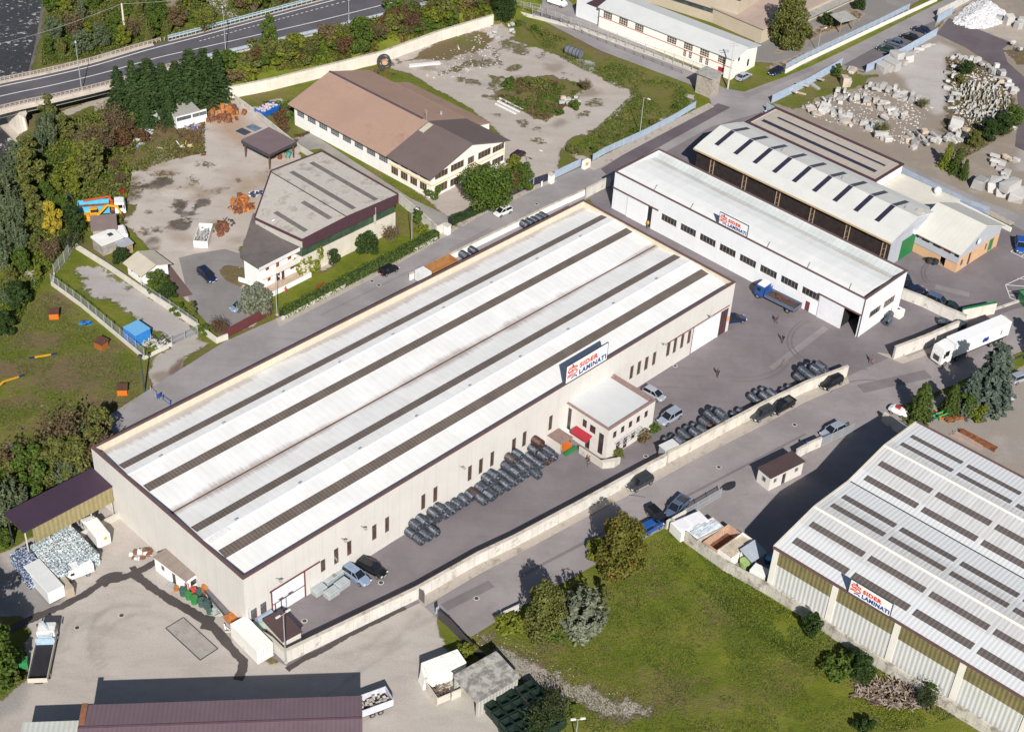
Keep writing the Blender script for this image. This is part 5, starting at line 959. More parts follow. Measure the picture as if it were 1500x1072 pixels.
# kiosk with brown roof by the yard corner
F = frp(k_ := g10(235,655),g10(327,605)); b = empty('corner_kiosk',F.o,F.w, 'flat square kiosk with dark brown roof in the yard corner', 'kiosk')
m = MB(); m.box(0,0,0,2.7,4.6,2.1); m.build('wall',cream_plain,b); m = MB(); m.box(-.15,-.15,2.1,2.85,4.75,2.28); m.build('roof',MATS['brown_cabin_roof'],b)
# ------------------------------------------------------------------ walls, fences, gates
def wall(px,h,th,mat,label,name='boundary_wall',cap=None,z=None,group=None):
 pts = [G(*p) for p in px]; a = pts[0]; d0 = pts[1]-pts[0]; yaw = atan2(d0.y,d0.x); b = empty(name,(a.x,a.y,0),yaw,label, 'wall',group); inv = Matrix.Rotation(-yaw,4, 'Z')
 q_ = [inv @ (p-Vector((a.x,a.y,0))) for p in pts]; m = MB(); c = MB()
 n = len(q_); L = []; Rr = []
 for i in range(n):
  e = (q_[min(n-1,i+1)]-q_[max(0,i-1)]).to_2d().normalized(); nn = Vector((-e.y,e.x))*th/2; L.append(q_[i].to_2d()+nn); Rr.append(q_[i].to_2d()-nn)
 zt = [h if not hasattr(h, '__len__') else h[i] for i in range(n)]
 m.loft([[(*Rr[i],-.3),(*L[i],-.3),(*L[i],zt[i]),(*Rr[i],zt[i])] for i in range(n)]); m.build('wall_panels',mat,b)
 if cap:
  c.loft([[(*(Rr[i]+(Rr[i]-L[i])*.2),zt[i]+.003),(*(L[i]-(Rr[i]-L[i])*.2),zt[i]+.003),(*(L[i]-(Rr[i]-L[i])*.2),zt[i]+.12),(*(Rr[i]+(Rr[i]-L[i])*.2),zt[i]+.12)] for i in range(n)]); c.build('coping',cap,b)
 return b
capm = M('wall_coping',(.50,.45,.38),.9,.15,.8,dirt=((.22,.19,.15),.5,.7))
wall([(419,970),(611,877),(700,826.5),(752,802),(850,749.5),(950,694.5),(974,682)],2.15,.35,conc_wall, 'long stained concrete wall between the works yard and the pavement',cap=capm)
wall([(976.5,679),(1008,663),(1065,632),(1116,605),(1180,574),(1239,551.7)],2.15,.35,M('conc_wall_right',(.60,.56,.49),.9,.10,.6,joint=[(0,2.6,.08,.35)],streak=.35,dirt=((.27,.24,.19),.35,.7)), 'concrete wall with parked dark cars along its road side',cap=capm)
wall([(419,970),(398,950),(362,927)],2.0,.3,conc_wall, 'short concrete wall behind the white container',cap=capm)
wall([(330,146),(395,133),(480,112),(560,92),(640,62),(722,36)],2.6,.35,M('pale_retaining_wall',(.66,.62,.54),.9,.1,.4,joint=[(0,3.0,.08,.25)],streak=.4), 'long pale retaining wall below the main road embankment',cap=capm)
wall([(1307,527),(1352,510),(1400,489)],2.6,.35,conc_wall, 'concrete wall beside the white articulated lorry',cap=capm)
h6_ = h6
wall([h6_(140,410),h6_(350,490),h6_(560,590),h6_(800,690)],2.0,.3,conc_wall, 'concrete wall with dark vehicles parked behind it',cap=capm)
wall([h6_(760,640),h6_(1110,570)],2.4,.3,M('panel_green_top',(.60,.57,.50),.9,.1,.6,joint=[(0,2.4,.1,.4)]), 'pale panel wall with green top rail near the lorry',cap=green_p)
wall([k2(230,690),k2(300,650),k2(360,625)],1.9,.25,conc_wall, 'low pale wall joined to the gatehouse',cap=capm)
wall([(982,773),(1005,795),(1060,835),(1120,868),(1180,905),(1250,955),(1330,1005),(1420,1060),(1500,1110)],1.9,.3,M('stained_block_wall',(.50,.47,.41),.95,.12,.6,joint=[(0,1.4,.08,.4)],streak=.6,dirt=((.14,.12,.09),.6,.7)), 'stained concrete wall along the edge of the green field')
wall([(1292,617),(1330,645),(1342,660)],1.8,.5,conc, 'concrete wall stub at the corner of the striped warehouse')
wall([(600,411),(700,361),(800,312),(857,286)],1.25,.3,M('white_long_wall',(.80,.79,.76),.85,.05,.6), 'white wall hidden behind the long factory along the street',cap=capm)
wall([(858,290),(893,272)],2.0,.3,conc_wall, 'short stained panel wall between the two factories',cap=capm)
wall([(112,365),(160,395),(208,428),(290,482),(318,503),(334,497)],1.1,.3,M('garden_wall',(.58,.55,.48),.9,.1,.6,joint=[(0,2.4,.06,.3)],streak=.2), 'low concrete garden wall above the enclosed lot')
wall([(76,418),(120,450),(212,527),(252,507)],.7,.3,MATS['garden_wall'], 'low concrete footing wall around the enclosed lot')
wall([(80,405),(78,418)],.7,.3,MATS['garden_wall'], 'stub of footing wall at the left corner of the lot')
wall([(584,297),(612,320),(640,345),(652,340)],1.9,.25,conc_wall, 'concrete wall between the villa garden and the factory drive',cap=capm)
wall([(412,470),(470,440),(560,392),(640,352)],.75,.25,conc_wall, 'low wall under the trimmed garden hedge')
wall([(345,148),(378,172),(440,222),(470,240)],1.2,.3,conc, 'grey wall between the scrap yard and the brown-roofed factory')
wall([(1150,108),(1180,92),(1290,40),(1372,2)],.9,.25,M('white_kerb_wall',(.72,.70,.66),.9,.06,.6), 'low white wall in front of the beige office wing')
wall([(1120,168),(1200,205),(1320,262),(1420,310),(1480,340)],.9,.3,MATS['white_kerb_wall'], 'low pale wall below the marble yard fence')
wall([(1372,26),(1400,12),(1440,-10)],2.0,.3,conc_wall, 'concrete wall beside the heap of white rubble')
wall([(760,15),(850,45),(1000,100),(1045,118)],.8,.25,conc, 'low concrete wall in front of the long white hall')
wall([(350,412),(385,422)],.8,.25,vw, 'small white wall at the villa corner')
def fence(px,h,label,mat=None,base=0,step=.35,pm=None,name='fence',th=.03,gate=False,post=2.5,cat='fence',rail=.06):
 mat = mat or steel; pts = [G(*p) for p in px]; a = pts[0]; d0 = pts[1]-pts[0]; yaw = atan2(d0.y,d0.x); b = empty(name,(a.x,a.y,a.z if a.z > .5 else 0),yaw,label,cat); inv = Matrix.Rotation(-yaw,4, 'Z'); q_ = [inv @ (p-Vector((a.x,a.y,p.z))) for p in pts]
 m = MB(); posts = []
 for A,B in zip(q_[:-1],q_[1:]):
  Ls = (B-A).length; n = max(1,int(Ls/step)); u = (B-A)/Ls
  for i in range(n): P = A+u*(i*Ls/n); m.box(P.x-th/2,P.y-th/2,base+.05,P.x+th/2,P.y+th/2,base+h)
  for z in (base+.12,base+h-.08)+((base+h*.5,) if h > 1.6 else ()): m.bar(A+Vector((0,0,z)),B+Vector((0,0,z)),rail*.7,rail)
  k = max(1,round(Ls/post))
  for i in range(k+1): posts.append(A+u*(i*Ls/k))
 m.build('mesh_panel' if not gate else 'gate_panel',mat,b)
 last = None
 for P in posts:
  if last is not None and (P-last).length < .3: continue
  last = P; MB().box(P.x-.05,P.y-.05,0,P.x+.05,P.y+.05,base+h+.08).build('post',pm or mat,b)
 return b
zinc = M('blue_grey_fence',(.36,.44,.55),.5,.12,1.0)
fence([(76,418),(120,450),(212,527)],1.6, 'tall steel mesh fence between the lot and the training field',base=.7,step=.3)
fence([(80,404),(95,385),(108,364)],2.2, 'steel mesh fence closing the left end of the lot',step=.3)
fence([(252,507),(290,490)],1.8, 'galvanised double gate of the enclosed lot',step=.2,name='lot_gate',gate=True,cat='gate')
fence([(208,428),(250,455),(290,483)],.9, 'thin garden fence on top of the garden wall',base=1.1,step=.3)
fence([(868,238),(885,228),(940,203),(985,180),(1018,160)],1.5, 'blue-grey railing on the vacant lot side of the street',zinc,step=.16,base=.3,th=.07)
fence([(812,262),(850,244)],1.7, 'sliding blue-grey gate of the vacant lot',zinc,step=.14,name='sliding_gate',gate=True,cat='gate',th=.08)
fence([(1130,152),(1180,128),(1232,98)],2.0, 'blue-grey panel fence at the front of the marble yard',zinc,step=.12,th=.11)
fence([(1268,107),(1320,82),(1371,53)],2.0, 'blue-grey panel fence behind the parked cars',zinc,step=.12,th=.11)
fence([(1122,165),(1200,203),(1320,260),(1420,308),(1446,318)],1.6, 'long blue-grey fence on the low side of the marble yard',zinc,step=.15,base=.5,th=.08)
fence([(1372,34),(1394,22)],2.0, 'blue-grey sliding gate at the marble yard entrance',zinc,step=.12,name='sliding_gate',gate=True,cat='gate',th=.11)
fence([(1150,106),(1180,90),(1290,38),(1330,18)],1.3, 'blue-grey railing on the white wall of the beige wing',zinc,step=.18,base=.8,th=.06)
fence([(766,16),(850,47),(930,77),(1000,102),(1040,118)],1.2, 'grey railing in front of the long white hall',base=.7,step=.3,mat=M('rail_tan',(.42,.38,.34),.7,.1,1))
fence([(735,5),(790,32),(880,72),(1005,122)],1.1, 'thin railing along the weedy side of the branch street',step=.6,mat=steel)
fence([(330,497),(398,461)],1.9, 'maroon metal sliding gate in front of the villa forecourt',M('maroon_gate',(.13,.035,.04),.6,.1,1),step=.10,th=.12,name='sliding_gate',gate=True,cat='gate')
fence([(658,330),(700,312),(740,293),(782,273)],1.6, 'dark blue railing in front of the round tree',M('navy_rail',(.03,.035,.07),.5,.1,1),step=.14,th=.06)
fence([(782,273),(808,264)],1.8, 'dark sliding gate beside the round tree',M('navy_rail2',(.03,.035,.06),.5,.1,1),step=.13,name='sliding_gate',gate=True,cat='gate',th=.08)
fence([(640,905),(660,922),(690,955),(725,985),(770,1040),(800,1085)],1.8, 'dark grey fence between the working yard and the field',M('dark_fence',(.07,.06,.065),.6,.15,1),step=.14,th=.07)
fence([(612,876),(621,885)],2.1, 'dark steel gate leaf folded against the long wall',M('dark_fence2',(.12,.11,.11),.6,.15,1),step=.12,name='gate_leaf',gate=True,cat='gate',th=.06)
fence([k2(360,625),k2(530,545)],1.7, 'long grey sliding gate near the gatehouse',step=.12,name='sliding_gate',gate=True,cat='gate',th=.05)
fence([(1003,758),(1055,728)],1.7, 'grey sliding gate behind the blue-black cars',step=.14,name='sliding_gate',gate=True,cat='gate',th=.05)
wall([(975,775),(1003,759)],1.6,.25,conc_wall, 'short pale wall at the end of the grey sliding gate')
wall([(737,905),(762,893)],1.1,.3,conc_wall, 'low pale wall stub at the field entrance')
fence([(737,918),(748,908)],1.0, 'orange plastic barrier at the field entrance',M('orange_barrier',(.55,.14,.06),.7,.1,1),step=.12,th=.1,name='barrier',cat='barrier')
wall([h6(1115,530),h6(1380,440)],.25,.5,conc, 'long low concrete kerb at the parking bays')
wall([k2(1280,200),k2(1429,150)],.3,.2,steel_dark, 'low dark rail in front of the conifers')
# maroon gate post box and hedge pillar
P = Z(470,430); b = empty('garden_gate',P,F6.w, 'small red-brown pedestrian gate in the villa hedge', 'gate'); MB().box(-.6,-.1,0,.6,.1,1.9).build('gate_leaf',redw,b)
for x in (-.75,.75): MB().box(x-.12,-.14,0,x+.12,.14,2.1).build('post',redw,b)
for (p,lb) in (((807,268), 'white gate pillar at the end of the blue-grey gate'),((655,343), 'pale square gate pillar at the factory drive')):
 P = Z(*p); b = empty('gate_pillar',P,F6.w,lb, 'pillar'); MB().box(-.45,-.45,0,.45,.45,1.9).build('shaft',white_wall,b); MB().box(-.55,-.55,1.9,.55,.55,2.05).build('cap',conc,b)
P = Z(858,246); b = empty('gate_pillar',P,F6.w, 'gate pillar with a yellow notice by the vacant lot gate', 'pillar'); MB().box(-.9,-.4,0,.9,.4,1.7).build('shaft',white_wall,b); MB().box(-.7,-.46,.8,.2,-.4,1.5).build('yellow_notice',yellow_p,b)
# ------------------------------------------------------------------ cars
tyre_m = black; rim_m = M('wheel_rim',(.35,.35,.36),.4,.1,3,metal=.6); lamp_m = M('headlight_lens',(.6,.62,.62),.15,.1,3); tail_m = M('tail_light_red',(.35,.01,.01),.3,.1,3); plate_m = M('plate_white',(.6,.6,.58),.6,.02,3)
body_ref = paint('car_body',(.30,.30,.31),.3,.2)
glass_car = M('car_glass',(.012,.014,.018),.08,.2,2,spec=.8)
def rr_ring(x,hw,z0,z1,c=.12,taper=.0):
 c = min(c,(z1-z0)*.4); w2 = hw-taper
 return [(x,-hw+c,z0),(x,hw-c,z0),(x,hw,z0+c),(x,hw,(z0+z1)/2),(x,w2,z1-c),(x,w2-c,z1),(x,-w2+c,z1),(x,-w2,z1-c),(x,-hw,(z0+z1)/2),(x,-hw,z0+c)]
def make_wheel(b,x,y,r,w_=.2,name='wheel'):
 m = MB(); m.tube((x,y-w_/2,r),(x,y+w_/2,r),r,14); t_ = m.build(name,tyre_m,b)
 m = MB(); m.tube((x,y-w_/2-.012,r),(x,y+w_/2+.012,r),r*.6,10); m.build('rim',rim_m,t_)
def make_car(kind,loc=(0,0,-50)):
 P = dict(hatch=(3.85,.83,.92,1.45,-1.85,1.25,-1.55,.35),sedan=(4.45,.86,.90,1.43,-1.75,1.2,-1.15,.35),suv=(4.5,.91,1.02,1.70,-2.15,1.2,-1.9,.45),wagon=(4.6,.87,.93,1.50,-2.15,1.15,-1.9,.3),pickup=(4.9,.90,1.0,1.68,-.55,1.35,-.4,.5))[kind]
 L,hw,zb,zr,xb0,xb1,xt0,xt1 = P; h = L/2; b = empty(kind+'_car' if kind != 'pickup' else 'pickup_truck',loc,0, 'x', 'car')
 zs = .22 if kind != 'suv' else .3; fz = zb-.22
 m = MB(); secs = [(-h,hw-.16,zs+.15,zb-.25),(-h+.12,hw-.06,zs,zb-.06),(-h+.6,hw,zs,zb),(xb0+.3,hw,zs,zb+.01),(0,hw,zs,zb),(xb1-.1,hw,zs,zb-.02),(h-.7,hw-.02,zs,zb-.1),(h-.2,hw-.08,zs,zb-.22),(h,hw-.2,zs+.12,zb-.35)]
 m.loft([rr_ring(x,w_,a,c,.13,.07) for x,w_,a,c in secs]); m.build('body',body_ref,b,smooth=False)
 bl = [(xb0,-hw+.1,zb-.03),(xb1,-hw+.12,zb-.05),(xb1,hw-.12,zb-.05),(xb0,hw-.1,zb-.03)]; tl = [(xt0,-hw+.24,zr-.04),(xt1,-hw+.26,zr-.04),(xt1,hw-.26,zr-.04),(xt0,hw-.24,zr-.04)]
 m = MB(); m.hexa(bl,tl); m.build('windows',glass_car,b)
 m = MB(); t2 = [(x*1.0,y*1.03,zr-.05) for x,y,z in tl]; m.hexa(t2,[(x*.92,y*.88,zr+.02) for x,y,z in tl])
 for A,B in zip(bl,tl): m.bar((A[0],A[1]*1.01,A[2]),(B[0],B[1]*1.02,B[2]),.07,.07)
 for s_ in (-1,1): m.bar((-.15,s_*(hw-.1),zb),(-.2,s_*(hw-.24),zr-.03),.08,.05)
 if kind == 'suv':
  for s_ in (-1,1): m.bar((xt0+.1,s_*(hw-.3),zr+.06),(xt1-.1,s_*(hw-.3),zr+.06),.05,.05)
 m.build('roof',body_ref,b)
 if kind == 'pickup':
  m = MB(); m.box(-h+.1,-hw+.12,zb,xb0-.1,hw-.12,zb+.02); m.build('load_bed',steel_dark,b)
  m = MB(); m.box(-h+.02,-hw+.02,zb,-h+.1,hw-.02,zb+.28); m.box(-h+.1,-hw+.02,zb,xb0,-hw+.12,zb+.28); m.box(-h+.1,hw-.12,zb,xb0,hw-.02,zb+.28); m.build('bed_sides',body_ref,b)
 r = .32 if kind != 'suv' else .37
 for x in (-h+.78,h-.85):
  for y in (-hw+.08,hw-.08): make_wheel(b,x,y,r)
 for y in (-hw+.28,hw-.28):
  MB().box(h-.2,y-.17,zb-.42,h-.03,y+.17,zb-.27).build('headlight',lamp_m,b); MB().box(-h+.02,y-.14,zb-.3,-h+.09,y+.14,zb-.1).build('tail_light',tail_m,b)
 MB().box(h-.06,-.3,zs+.12,h+.015,.3,zs+.22).build('number_plate',plate_m,b); MB().box(-h-.01,-.26,zs+.22,-h+.03,.26,zs+.34).build('number_plate',plate_m,b)
 for s_ in (-1,1): MB().box(xb1-.45,s_*(hw+.04)-.07,zb,xb1-.3,s_*(hw+.04)+.07,zb+.13).build('mirror',body_ref,b)
 return b
CARS = {}
def heading(p,q,z=0.0): A,B = Z(*p,z),Z(*q,z); return atan2(B.y-A.y,B.x-A.x),(A+B)/2
CP = dict(black=(.010,.011,.014),navy=(.012,.022,.06),dgrey=(.045,.05,.055),silver=(.36,.39,.44),lsilver=(.34,.38,.46),white=(.80,.80,.79),blue=(.02,.10,.38),dgreen=(.02,.05,.045),bluegrey=(.10,.14,.22),sblue=(.22,.30,.42),dred=(.05,.012,.02))
carlist = [
 ('hatch', 'black',(558,400),(581,390), 'black hatchback driving along the street past the garden hedge'),
 ('hatch', 'white',(747,305),(726,314), 'small white hatchback parked by the kerb under the round tree'),
 ('hatch', 'dred',(753,231),(766,222), 'dark maroon car parked beside the brown-roofed factory office'),
 ('wagon', 'navy',(297,397),(309,408), 'dark navy car on the villa forecourt'),
 ('hatch', 'sblue',(362,442),(343,452), 'blue-silver hatchback beside the round bush on the forecourt'),
 ('suv', 'lsilver',(996,602),(966,620), 'silver off-road car parked by the office block corner'),
 ('hatch', 'silver',(948,571),(968,582), 'silver hatchback half hidden behind the office block'),
 ('suv', 'dgrey',(951,699),(923,714), 'dark grey off-road car on the road next to the long wall'),
 ('pickup', 'bluegrey',(1001,733),(981,753), 'blue-grey pickup parked at an angle by the sliding gate'),
 ('hatch', 'black',(953,745),(972,763), 'black car tucked behind the field tree'),
 ('hatch', 'blue',(946,775),(962,766), 'blue car mostly hidden by the golden-green tree'),
 ('suv', 'dgrey',(1129,600),(1103,613), 'dark grey off-road car with lighter roof, left of the pair by the wall'),
 ('pickup', 'black',(1158,588),(1132,602), 'black pickup, right of the pair of dark vehicles by the wall'),
 ('suv', 'black',(1230,554),(1204,567), 'black estate car parked alone at the far end of the wall'),
 ('wagon', 'lsilver',(1234,623),(1206,637), 'silver estate car parked against the sliding gate'),
 ('wagon', 'sblue',(507,831),(537,852), 'silver estate car beside the wrapped bundles'),
 ('wagon', 'black',(526,822),(563,841), 'black estate car parked against the long facade'),
 ('hatch', 'navy',(1145,101),(1128,109), 'small dark car driving along the street past the white hall'),
 ('sedan', 'dgreen',(1309,75),(1287,69), 'dark green car, nearest of the four parked by the blue fence'),
 ('sedan', 'bluegrey',(1322,66),(1301,59), 'blue-grey car, second of the four parked by the blue fence'),
 ('sedan', 'black',(1344,58),(1322,51), 'black car, third of the four parked by the blue fence'),
 ('sedan', 'navy',(1361,47),(1338,40), 'navy car, last of the four parked by the blue fence'),
 ('sedan', 'lsilver',(1079,117),(1099,107), 'silver car parked at the corner of the white hall'),
 ('suv', 'blue',(1492,348),(1496,372), 'bright blue car at the right edge of the parking area'),
 ('hatch', 'navy',(1326,408),(1331,420), 'dark blue car nearest the white factory behind the concrete wall'),
 ('hatch', 'navy',(1334,427),(1350,423), 'dark blue car second along the concrete wall'),
 ('suv', 'bluegrey',(1364,437),(1384,445), 'blue-grey jeep parked behind the concrete wall'),
 ('pickup', 'dgreen',(1382,447),(1400,453), 'dark open vehicle with pale seats behind the concrete wall'),
 ('wagon', 'navy',(1066,468),(1082,466), 'dark car peeping out behind the right corner of the long factory'),
 ('wagon', 'silver',(1484,556),(1508,548), 'silver car at the right edge below the conifers'),
 ('hatch', 'lsilver',(1472,566),(1478,582), 'pale silver car behind the tall blue-green conifer'),
]
index_kids()
for k in ('hatch', 'sedan', 'suv', 'wagon', 'pickup'): CARS[k] = make_car(k)
index_kids(); used = set()
for kind,colr,p,q_,lab in carlist:
 yaw,c_ = heading(p,q_,.65); c_ = c_.copy(); c_.z = .15 if 1100 < p[0] < 1235 and 550 < p[1] < 615 else .06
 sw = {'car_body': paint('paint_'+colr,CP[colr],.28,.15)}
 if kind not in used:
  used.add(kind); o = CARS[kind]
 else: o = copy_tree(CARS[kind]);
 o.location = c_; o.rotation_euler = (0,0,yaw); o['label'] = lab; o['group'] = 'cars and pickups parked or driving on the estate'; o['category'] = 'car' if kind != 'pickup' else 'pickup'
 o['_c'] = colr
chmap = {}
for ob in COL.objects:
 if ob.parent: chmap.setdefault(ob.parent.name,[]).append(ob)
for o in [o for o in COL.objects if '_c' in o.keys()]:
 pm_ = MATS['paint_'+o['_c']]
 for ch in chmap.get(o.name,[]):
  for sl_ in ch.material_slots:
   if sl_.material and (sl_.material.name == 'car_body' or sl_.material.name.startswith('paint_')): sl_.link = 'OBJECT'; sl_.material = pm_
 del o['_c']
# ------------------------------------------------------------------ trucks and vans
def wheels(b,xs,hw,r=.5,w_=.3):
 for x in xs:
  for y in (-hw+w_/2,hw-w_/2): make_wheel(b,x,y,r,w_)
def cab(b,x0,L,hw,z0,z1,mat,rake=.35,dark=True):
 m = MB(); m.loft([rr_ring(x0,hw,z0,z1,.12),rr_ring(x0+L*.5,hw,z0,z1,.12),rr_ring(x0+L-rake*.6,hw,z0,z1-.1,.12),rr_ring(x0+L,hw-.08,z0,z0+(z1-z0)*.55,.12)]); m.build('cab',mat,b)
 m = MB(); zm = z0+(z1-z0)*.52; m.hexa([(x0+L-.08,-hw+.12,zm),(x0+L+.0,-hw+.12,zm),(x0+L+.0,hw-.12,zm),(x0+L-.08,hw-.12,zm)],[(x0+L-rake*.75,-hw+.2,z1-.3),(x0+L-rake*.55,-hw+.2,z1-.28),(x0+L-rake*.55,hw-.2,z1-.28),(x0+L-rake*.75,hw-.2,z1-.3)]); m.build('windscreen',glass_car,b)
 for s_ in (-1,1):
  MB().box(x0+L*.35,s_*(hw+.005)-.01,zm,x0+L-rake-.15,s_*(hw+.005)+.01,z1-.4).build('side_window',glass_car,b); MB().box(x0+L-.35,s_*(hw+.18)-.09,zm,x0+L-.15,s_*(hw+.18)+.09,zm+.7).build('mirror',steel_dark,b)
  MB().box(x0+L-.07,s_*(hw-.35)-.2,z0+.15,x0+L+.03,s_*(hw-.35)+.2,z0+.4).build('headlight',lamp_m,b)
 MB().box(x0+L-.02,-hw+.6,z0+.45,x0+L+.04,hw-.6,zm-.15).build('grille',steel_dark,b)
yaw,c_ = heading((1465,494),(1368,534)); c_.z = .06
b = empty('articulated_lorry',c_,yaw, 'white articulated lorry parked along the concrete wall', 'lorry')
m = MB(); m.box(-8.2,-1.25,1.15,5.0,1.25,3.95); tr_ = m.build('trailer_body',M('trailer_white',(.82,.82,.82),.45,.03,.5,streak=.05),b,bevel=.05)
m = MB(); m.box(-8.1,-1.1,.75,5,1.1,1.1); m.build('chassis',steel_dark,b); m = MB(); m.box(-8.22,-1.1,1.3,-8.19,1.1,3.85); m.build('rear_doors',M('pale_grey_paint',(.6,.6,.62),.5,.05,1),tr_)
for x in (-2.6,-2.0): m = MB(); m.tube((x,1.262,2.3),(x,1.27,2.3),.5,14); m.build('side_emblem',sign_blue,tr_)
m = MB(); m.box(-6.2,1.255,2.0,-5.9,1.265,3.0); m.build('side_emblem',sign_red,tr_)
cab(b,5.6,2.3,1.24,.5,3.55,white_p); m = MB(); m.hexa([(5.6,-1.1,3.5),(7.3,-1.1,3.5),(7.3,1.1,3.5),(5.6,1.1,3.5)],[(5.6,-1,3.95),(6.3,-1,3.85),(6.3,1,3.85),(5.6,1,3.95)]); m.build('wind_deflector',white_p,b)
wheels(b,(-6.6,-5.4,-4.2,3.9,6.9),1.25)
yaw,c_ = heading((1166,459),(1109,431)); c_.z = .04
b = empty('flatbed_truck',c_,yaw, 'blue flatbed truck with empty dark bed beside the white factory', 'truck')
m = MB(); m.box(-4.2,-1.2,1.0,1.9,1.2,1.2); m.build('bed',M('bed_dark_wood',(.06,.045,.04),.8,.4,1.5),b)
m = MB(); m.box(-4.25,-1.25,1.0,1.95,-1.2,1.65); m.box(-4.25,1.2,1.0,1.95,1.25,1.65); m.box(-4.25,-1.2,1.0,-4.2,1.2,1.65); m.build('dropside',M('dropside_navy',(.10,.13,.2),.5,.1,1),b); MB().box(1.95,-1.25,1.0,2.02,1.25,2.3).build('headboard',blue_p,b)
cab(b,2.25,1.9,1.15,.5,2.75,blue_p); MB().box(2.3,-1.05,2.75,3.7,1.05,2.95).build('roof_panel',white_p,b); MB().box(-4.1,-.5,.55,2.2,.5,1.0).build('chassis',steel_dark,b); wheels(b,(-2.9,3.3),1.2,.46); m = MB(); [m.bar((random.uniform(-4,.5),random.uniform(-1,1),1.25+.05*k),(random.uniform(0,1.8),random.uniform(-1,1),1.25+.05*k),.12,.08) for k in range(7)]; m.build('load',rust_dark,b)
for y in (-.9,.9): MB().box(-4.32,y-.2,.8,-4.25,y+.2,.98).build('tail_light',tail_m,b)
yaw,c_ = heading((57,1008),(73,932)); c_.z = .01
b = empty('tipper_truck',c_,yaw, 'white-cab tipper truck with empty dark body at lower left', 'truck')
m = MB(); m.box(-4.2,-1.15,1.0,1.9,1.15,1.12); m.build('bed',M('bed_black',(.018,.016,.022),.8,.3,1),b)
m = MB(); m.box(-4.25,-1.22,1.0,2.0,-1.15,1.75); m.box(-4.25,1.15,1.0,2.0,1.22,1.75); m.box(-4.25,-1.15,1.0,-4.18,1.15,1.75); m.build('body_side',M('cream_truck',(.55,.50,.42),.6,.1,1),b); MB().box(1.95,-1.2,1.0,2.1,1.2,2.2).build('headboard',M('pale_blue_gear',(.35,.5,.6),.5,.2,2),b)
cab(b,2.7,1.9,1.12,.5,2.7,white_p); m = MB(); m.box(2.15,-.9,.9,2.6,.9,2.3); m.bar((2.4,-.9,2.4),(4.2,.6,2.95),.25,.25); m.build('crane_arm',M('crane_grey',(.45,.5,.55),.5,.2,2),b); MB().box(-4.1,-.5,.55,2.6,.5,1.0).build('chassis',steel_dark,b); wheels(b,(-2.6,3.7),1.2,.48)
# grab truck with light blue body and orange crane
b8 = g8; yaw,c_ = heading(b8(150,240),b8(505,215)); c_.z = 0
b = empty('scrap_truck',c_,yaw, 'light blue tipping truck with white cab and orange crane in the scrap yard', 'truck')
m = MB(); m.box(-4.0,-1.25,.9,1.6,-1.15,2.5); m.box(-4.0,1.15,.9,1.6,1.25,2.5); m.box(-4.0,-1.15,.9,-3.9,1.15,2.5); m.box(1.5,-1.15,.9,1.6,1.15,2.5); m.build('body_side',ltblue_p,b); MB().box(-3.9,-1.15,.9,1.5,1.15,1.6).build('load',rust,b)
m = MB(); m.box(1.8,-.6,1.0,2.3,.6,2.6); m.bar((2.0,.3,2.5),(1.6,.5,3.4),.3,.3); m.bar((1.6,.5,3.4),(-3.0,.7,2.7),.25,.25); m.build('crane_arm',paint('orange_red',(.55,.10,.02)),b)
cab(b,2.5,1.9,1.15,.5,2.8,white_p); MB().box(-3.9,-.5,.5,2.4,.5,.9).build('chassis',steel_dark,b); wheels(b,(-2.4,-1.2,3.5),1.22,.48)
yaw,c_ = heading(b8(170,310),b8(330,290)); c_.z = 0
b = empty('excavator',c_,yaw, 'old yellow excavator with folded arm below the light blue truck', 'excavator')
for y in (-1.0,1.0): m = MB(); m.loft([[(x,y-.25,z),(x,y+.25,z),(x,y+.25,z2),(x,y-.25,z2)] for x,z,z2 in ((-1.8,.3,.5),(-1.5,.02,.75),(1.5,.02,.75),(1.8,.3,.5))]); m.build('track',steel_dark,b)
m = MB(); m.box(-1.9,-1.1,.8,1.0,1.1,1.6); m.box(-1.9,-1.1,1.6,-.6,.2,2.0); m.build('body',yellow_p,b,bevel=.06); m = MB(); m.box(-.4,.2,1.6,.9,1.05,2.5); m.build('cab',yellow_p,b); m = MB(); m.box(-.3,.15,1.75,.95,1.1,2.35); m.build('cab_window',glass_car,b)
m = MB(); m.bar((.8,-.3,1.5),(2.6,-.3,3.3),.35,.4); m.bar((2.6,-.3,3.3),(4.4,-.3,2.8),.3,.35); m.bar((4.4,-.3,2.9),(4.9,-.3,1.2),.28,.3); m.build('boom',yellow_p,b); m = MB(); m.loft([[(4.6,-.75,.9),(4.6,.2,.9),(5.2,.2,1.2),(5.2,-.75,1.2)],[(4.8,-.75,.4),(4.8,.2,.4),(5.5,.2,.5),(5.5,-.75,.5)]]); m.build('bucket',rust_dark,b)
g6 = crop(0,740,6.7)
yaw,c_ = heading(g6(1010,400),g6(890,245)); c_.z = .02
b = empty('box_van',c_,yaw, 'white box van with a round yellow mark parked near the bales', 'van')
m = MB(); m.loft([rr_ring(-2.6,1.0,.6,2.6,.12),rr_ring(1.2,1.0,.5,2.6,.15)]); m.build('body',white_p,b); cab(b,1.2,1.7,.95,.4,2.1,white_p,.5); wheels(b,(-1.6,1.9),.98,.36,.22); m = MB(); m.tube((-2.62,-.3,1.9),(-2.6,-.3,1.9),.28,14); m.build('round_mark',yellow_p,b)
yaw,c_ = heading(g6(860,650),g6(650,730)); c_.z = .02
b = empty('small_van',c_,yaw, 'small white van parked nose-in beside the white container', 'van')
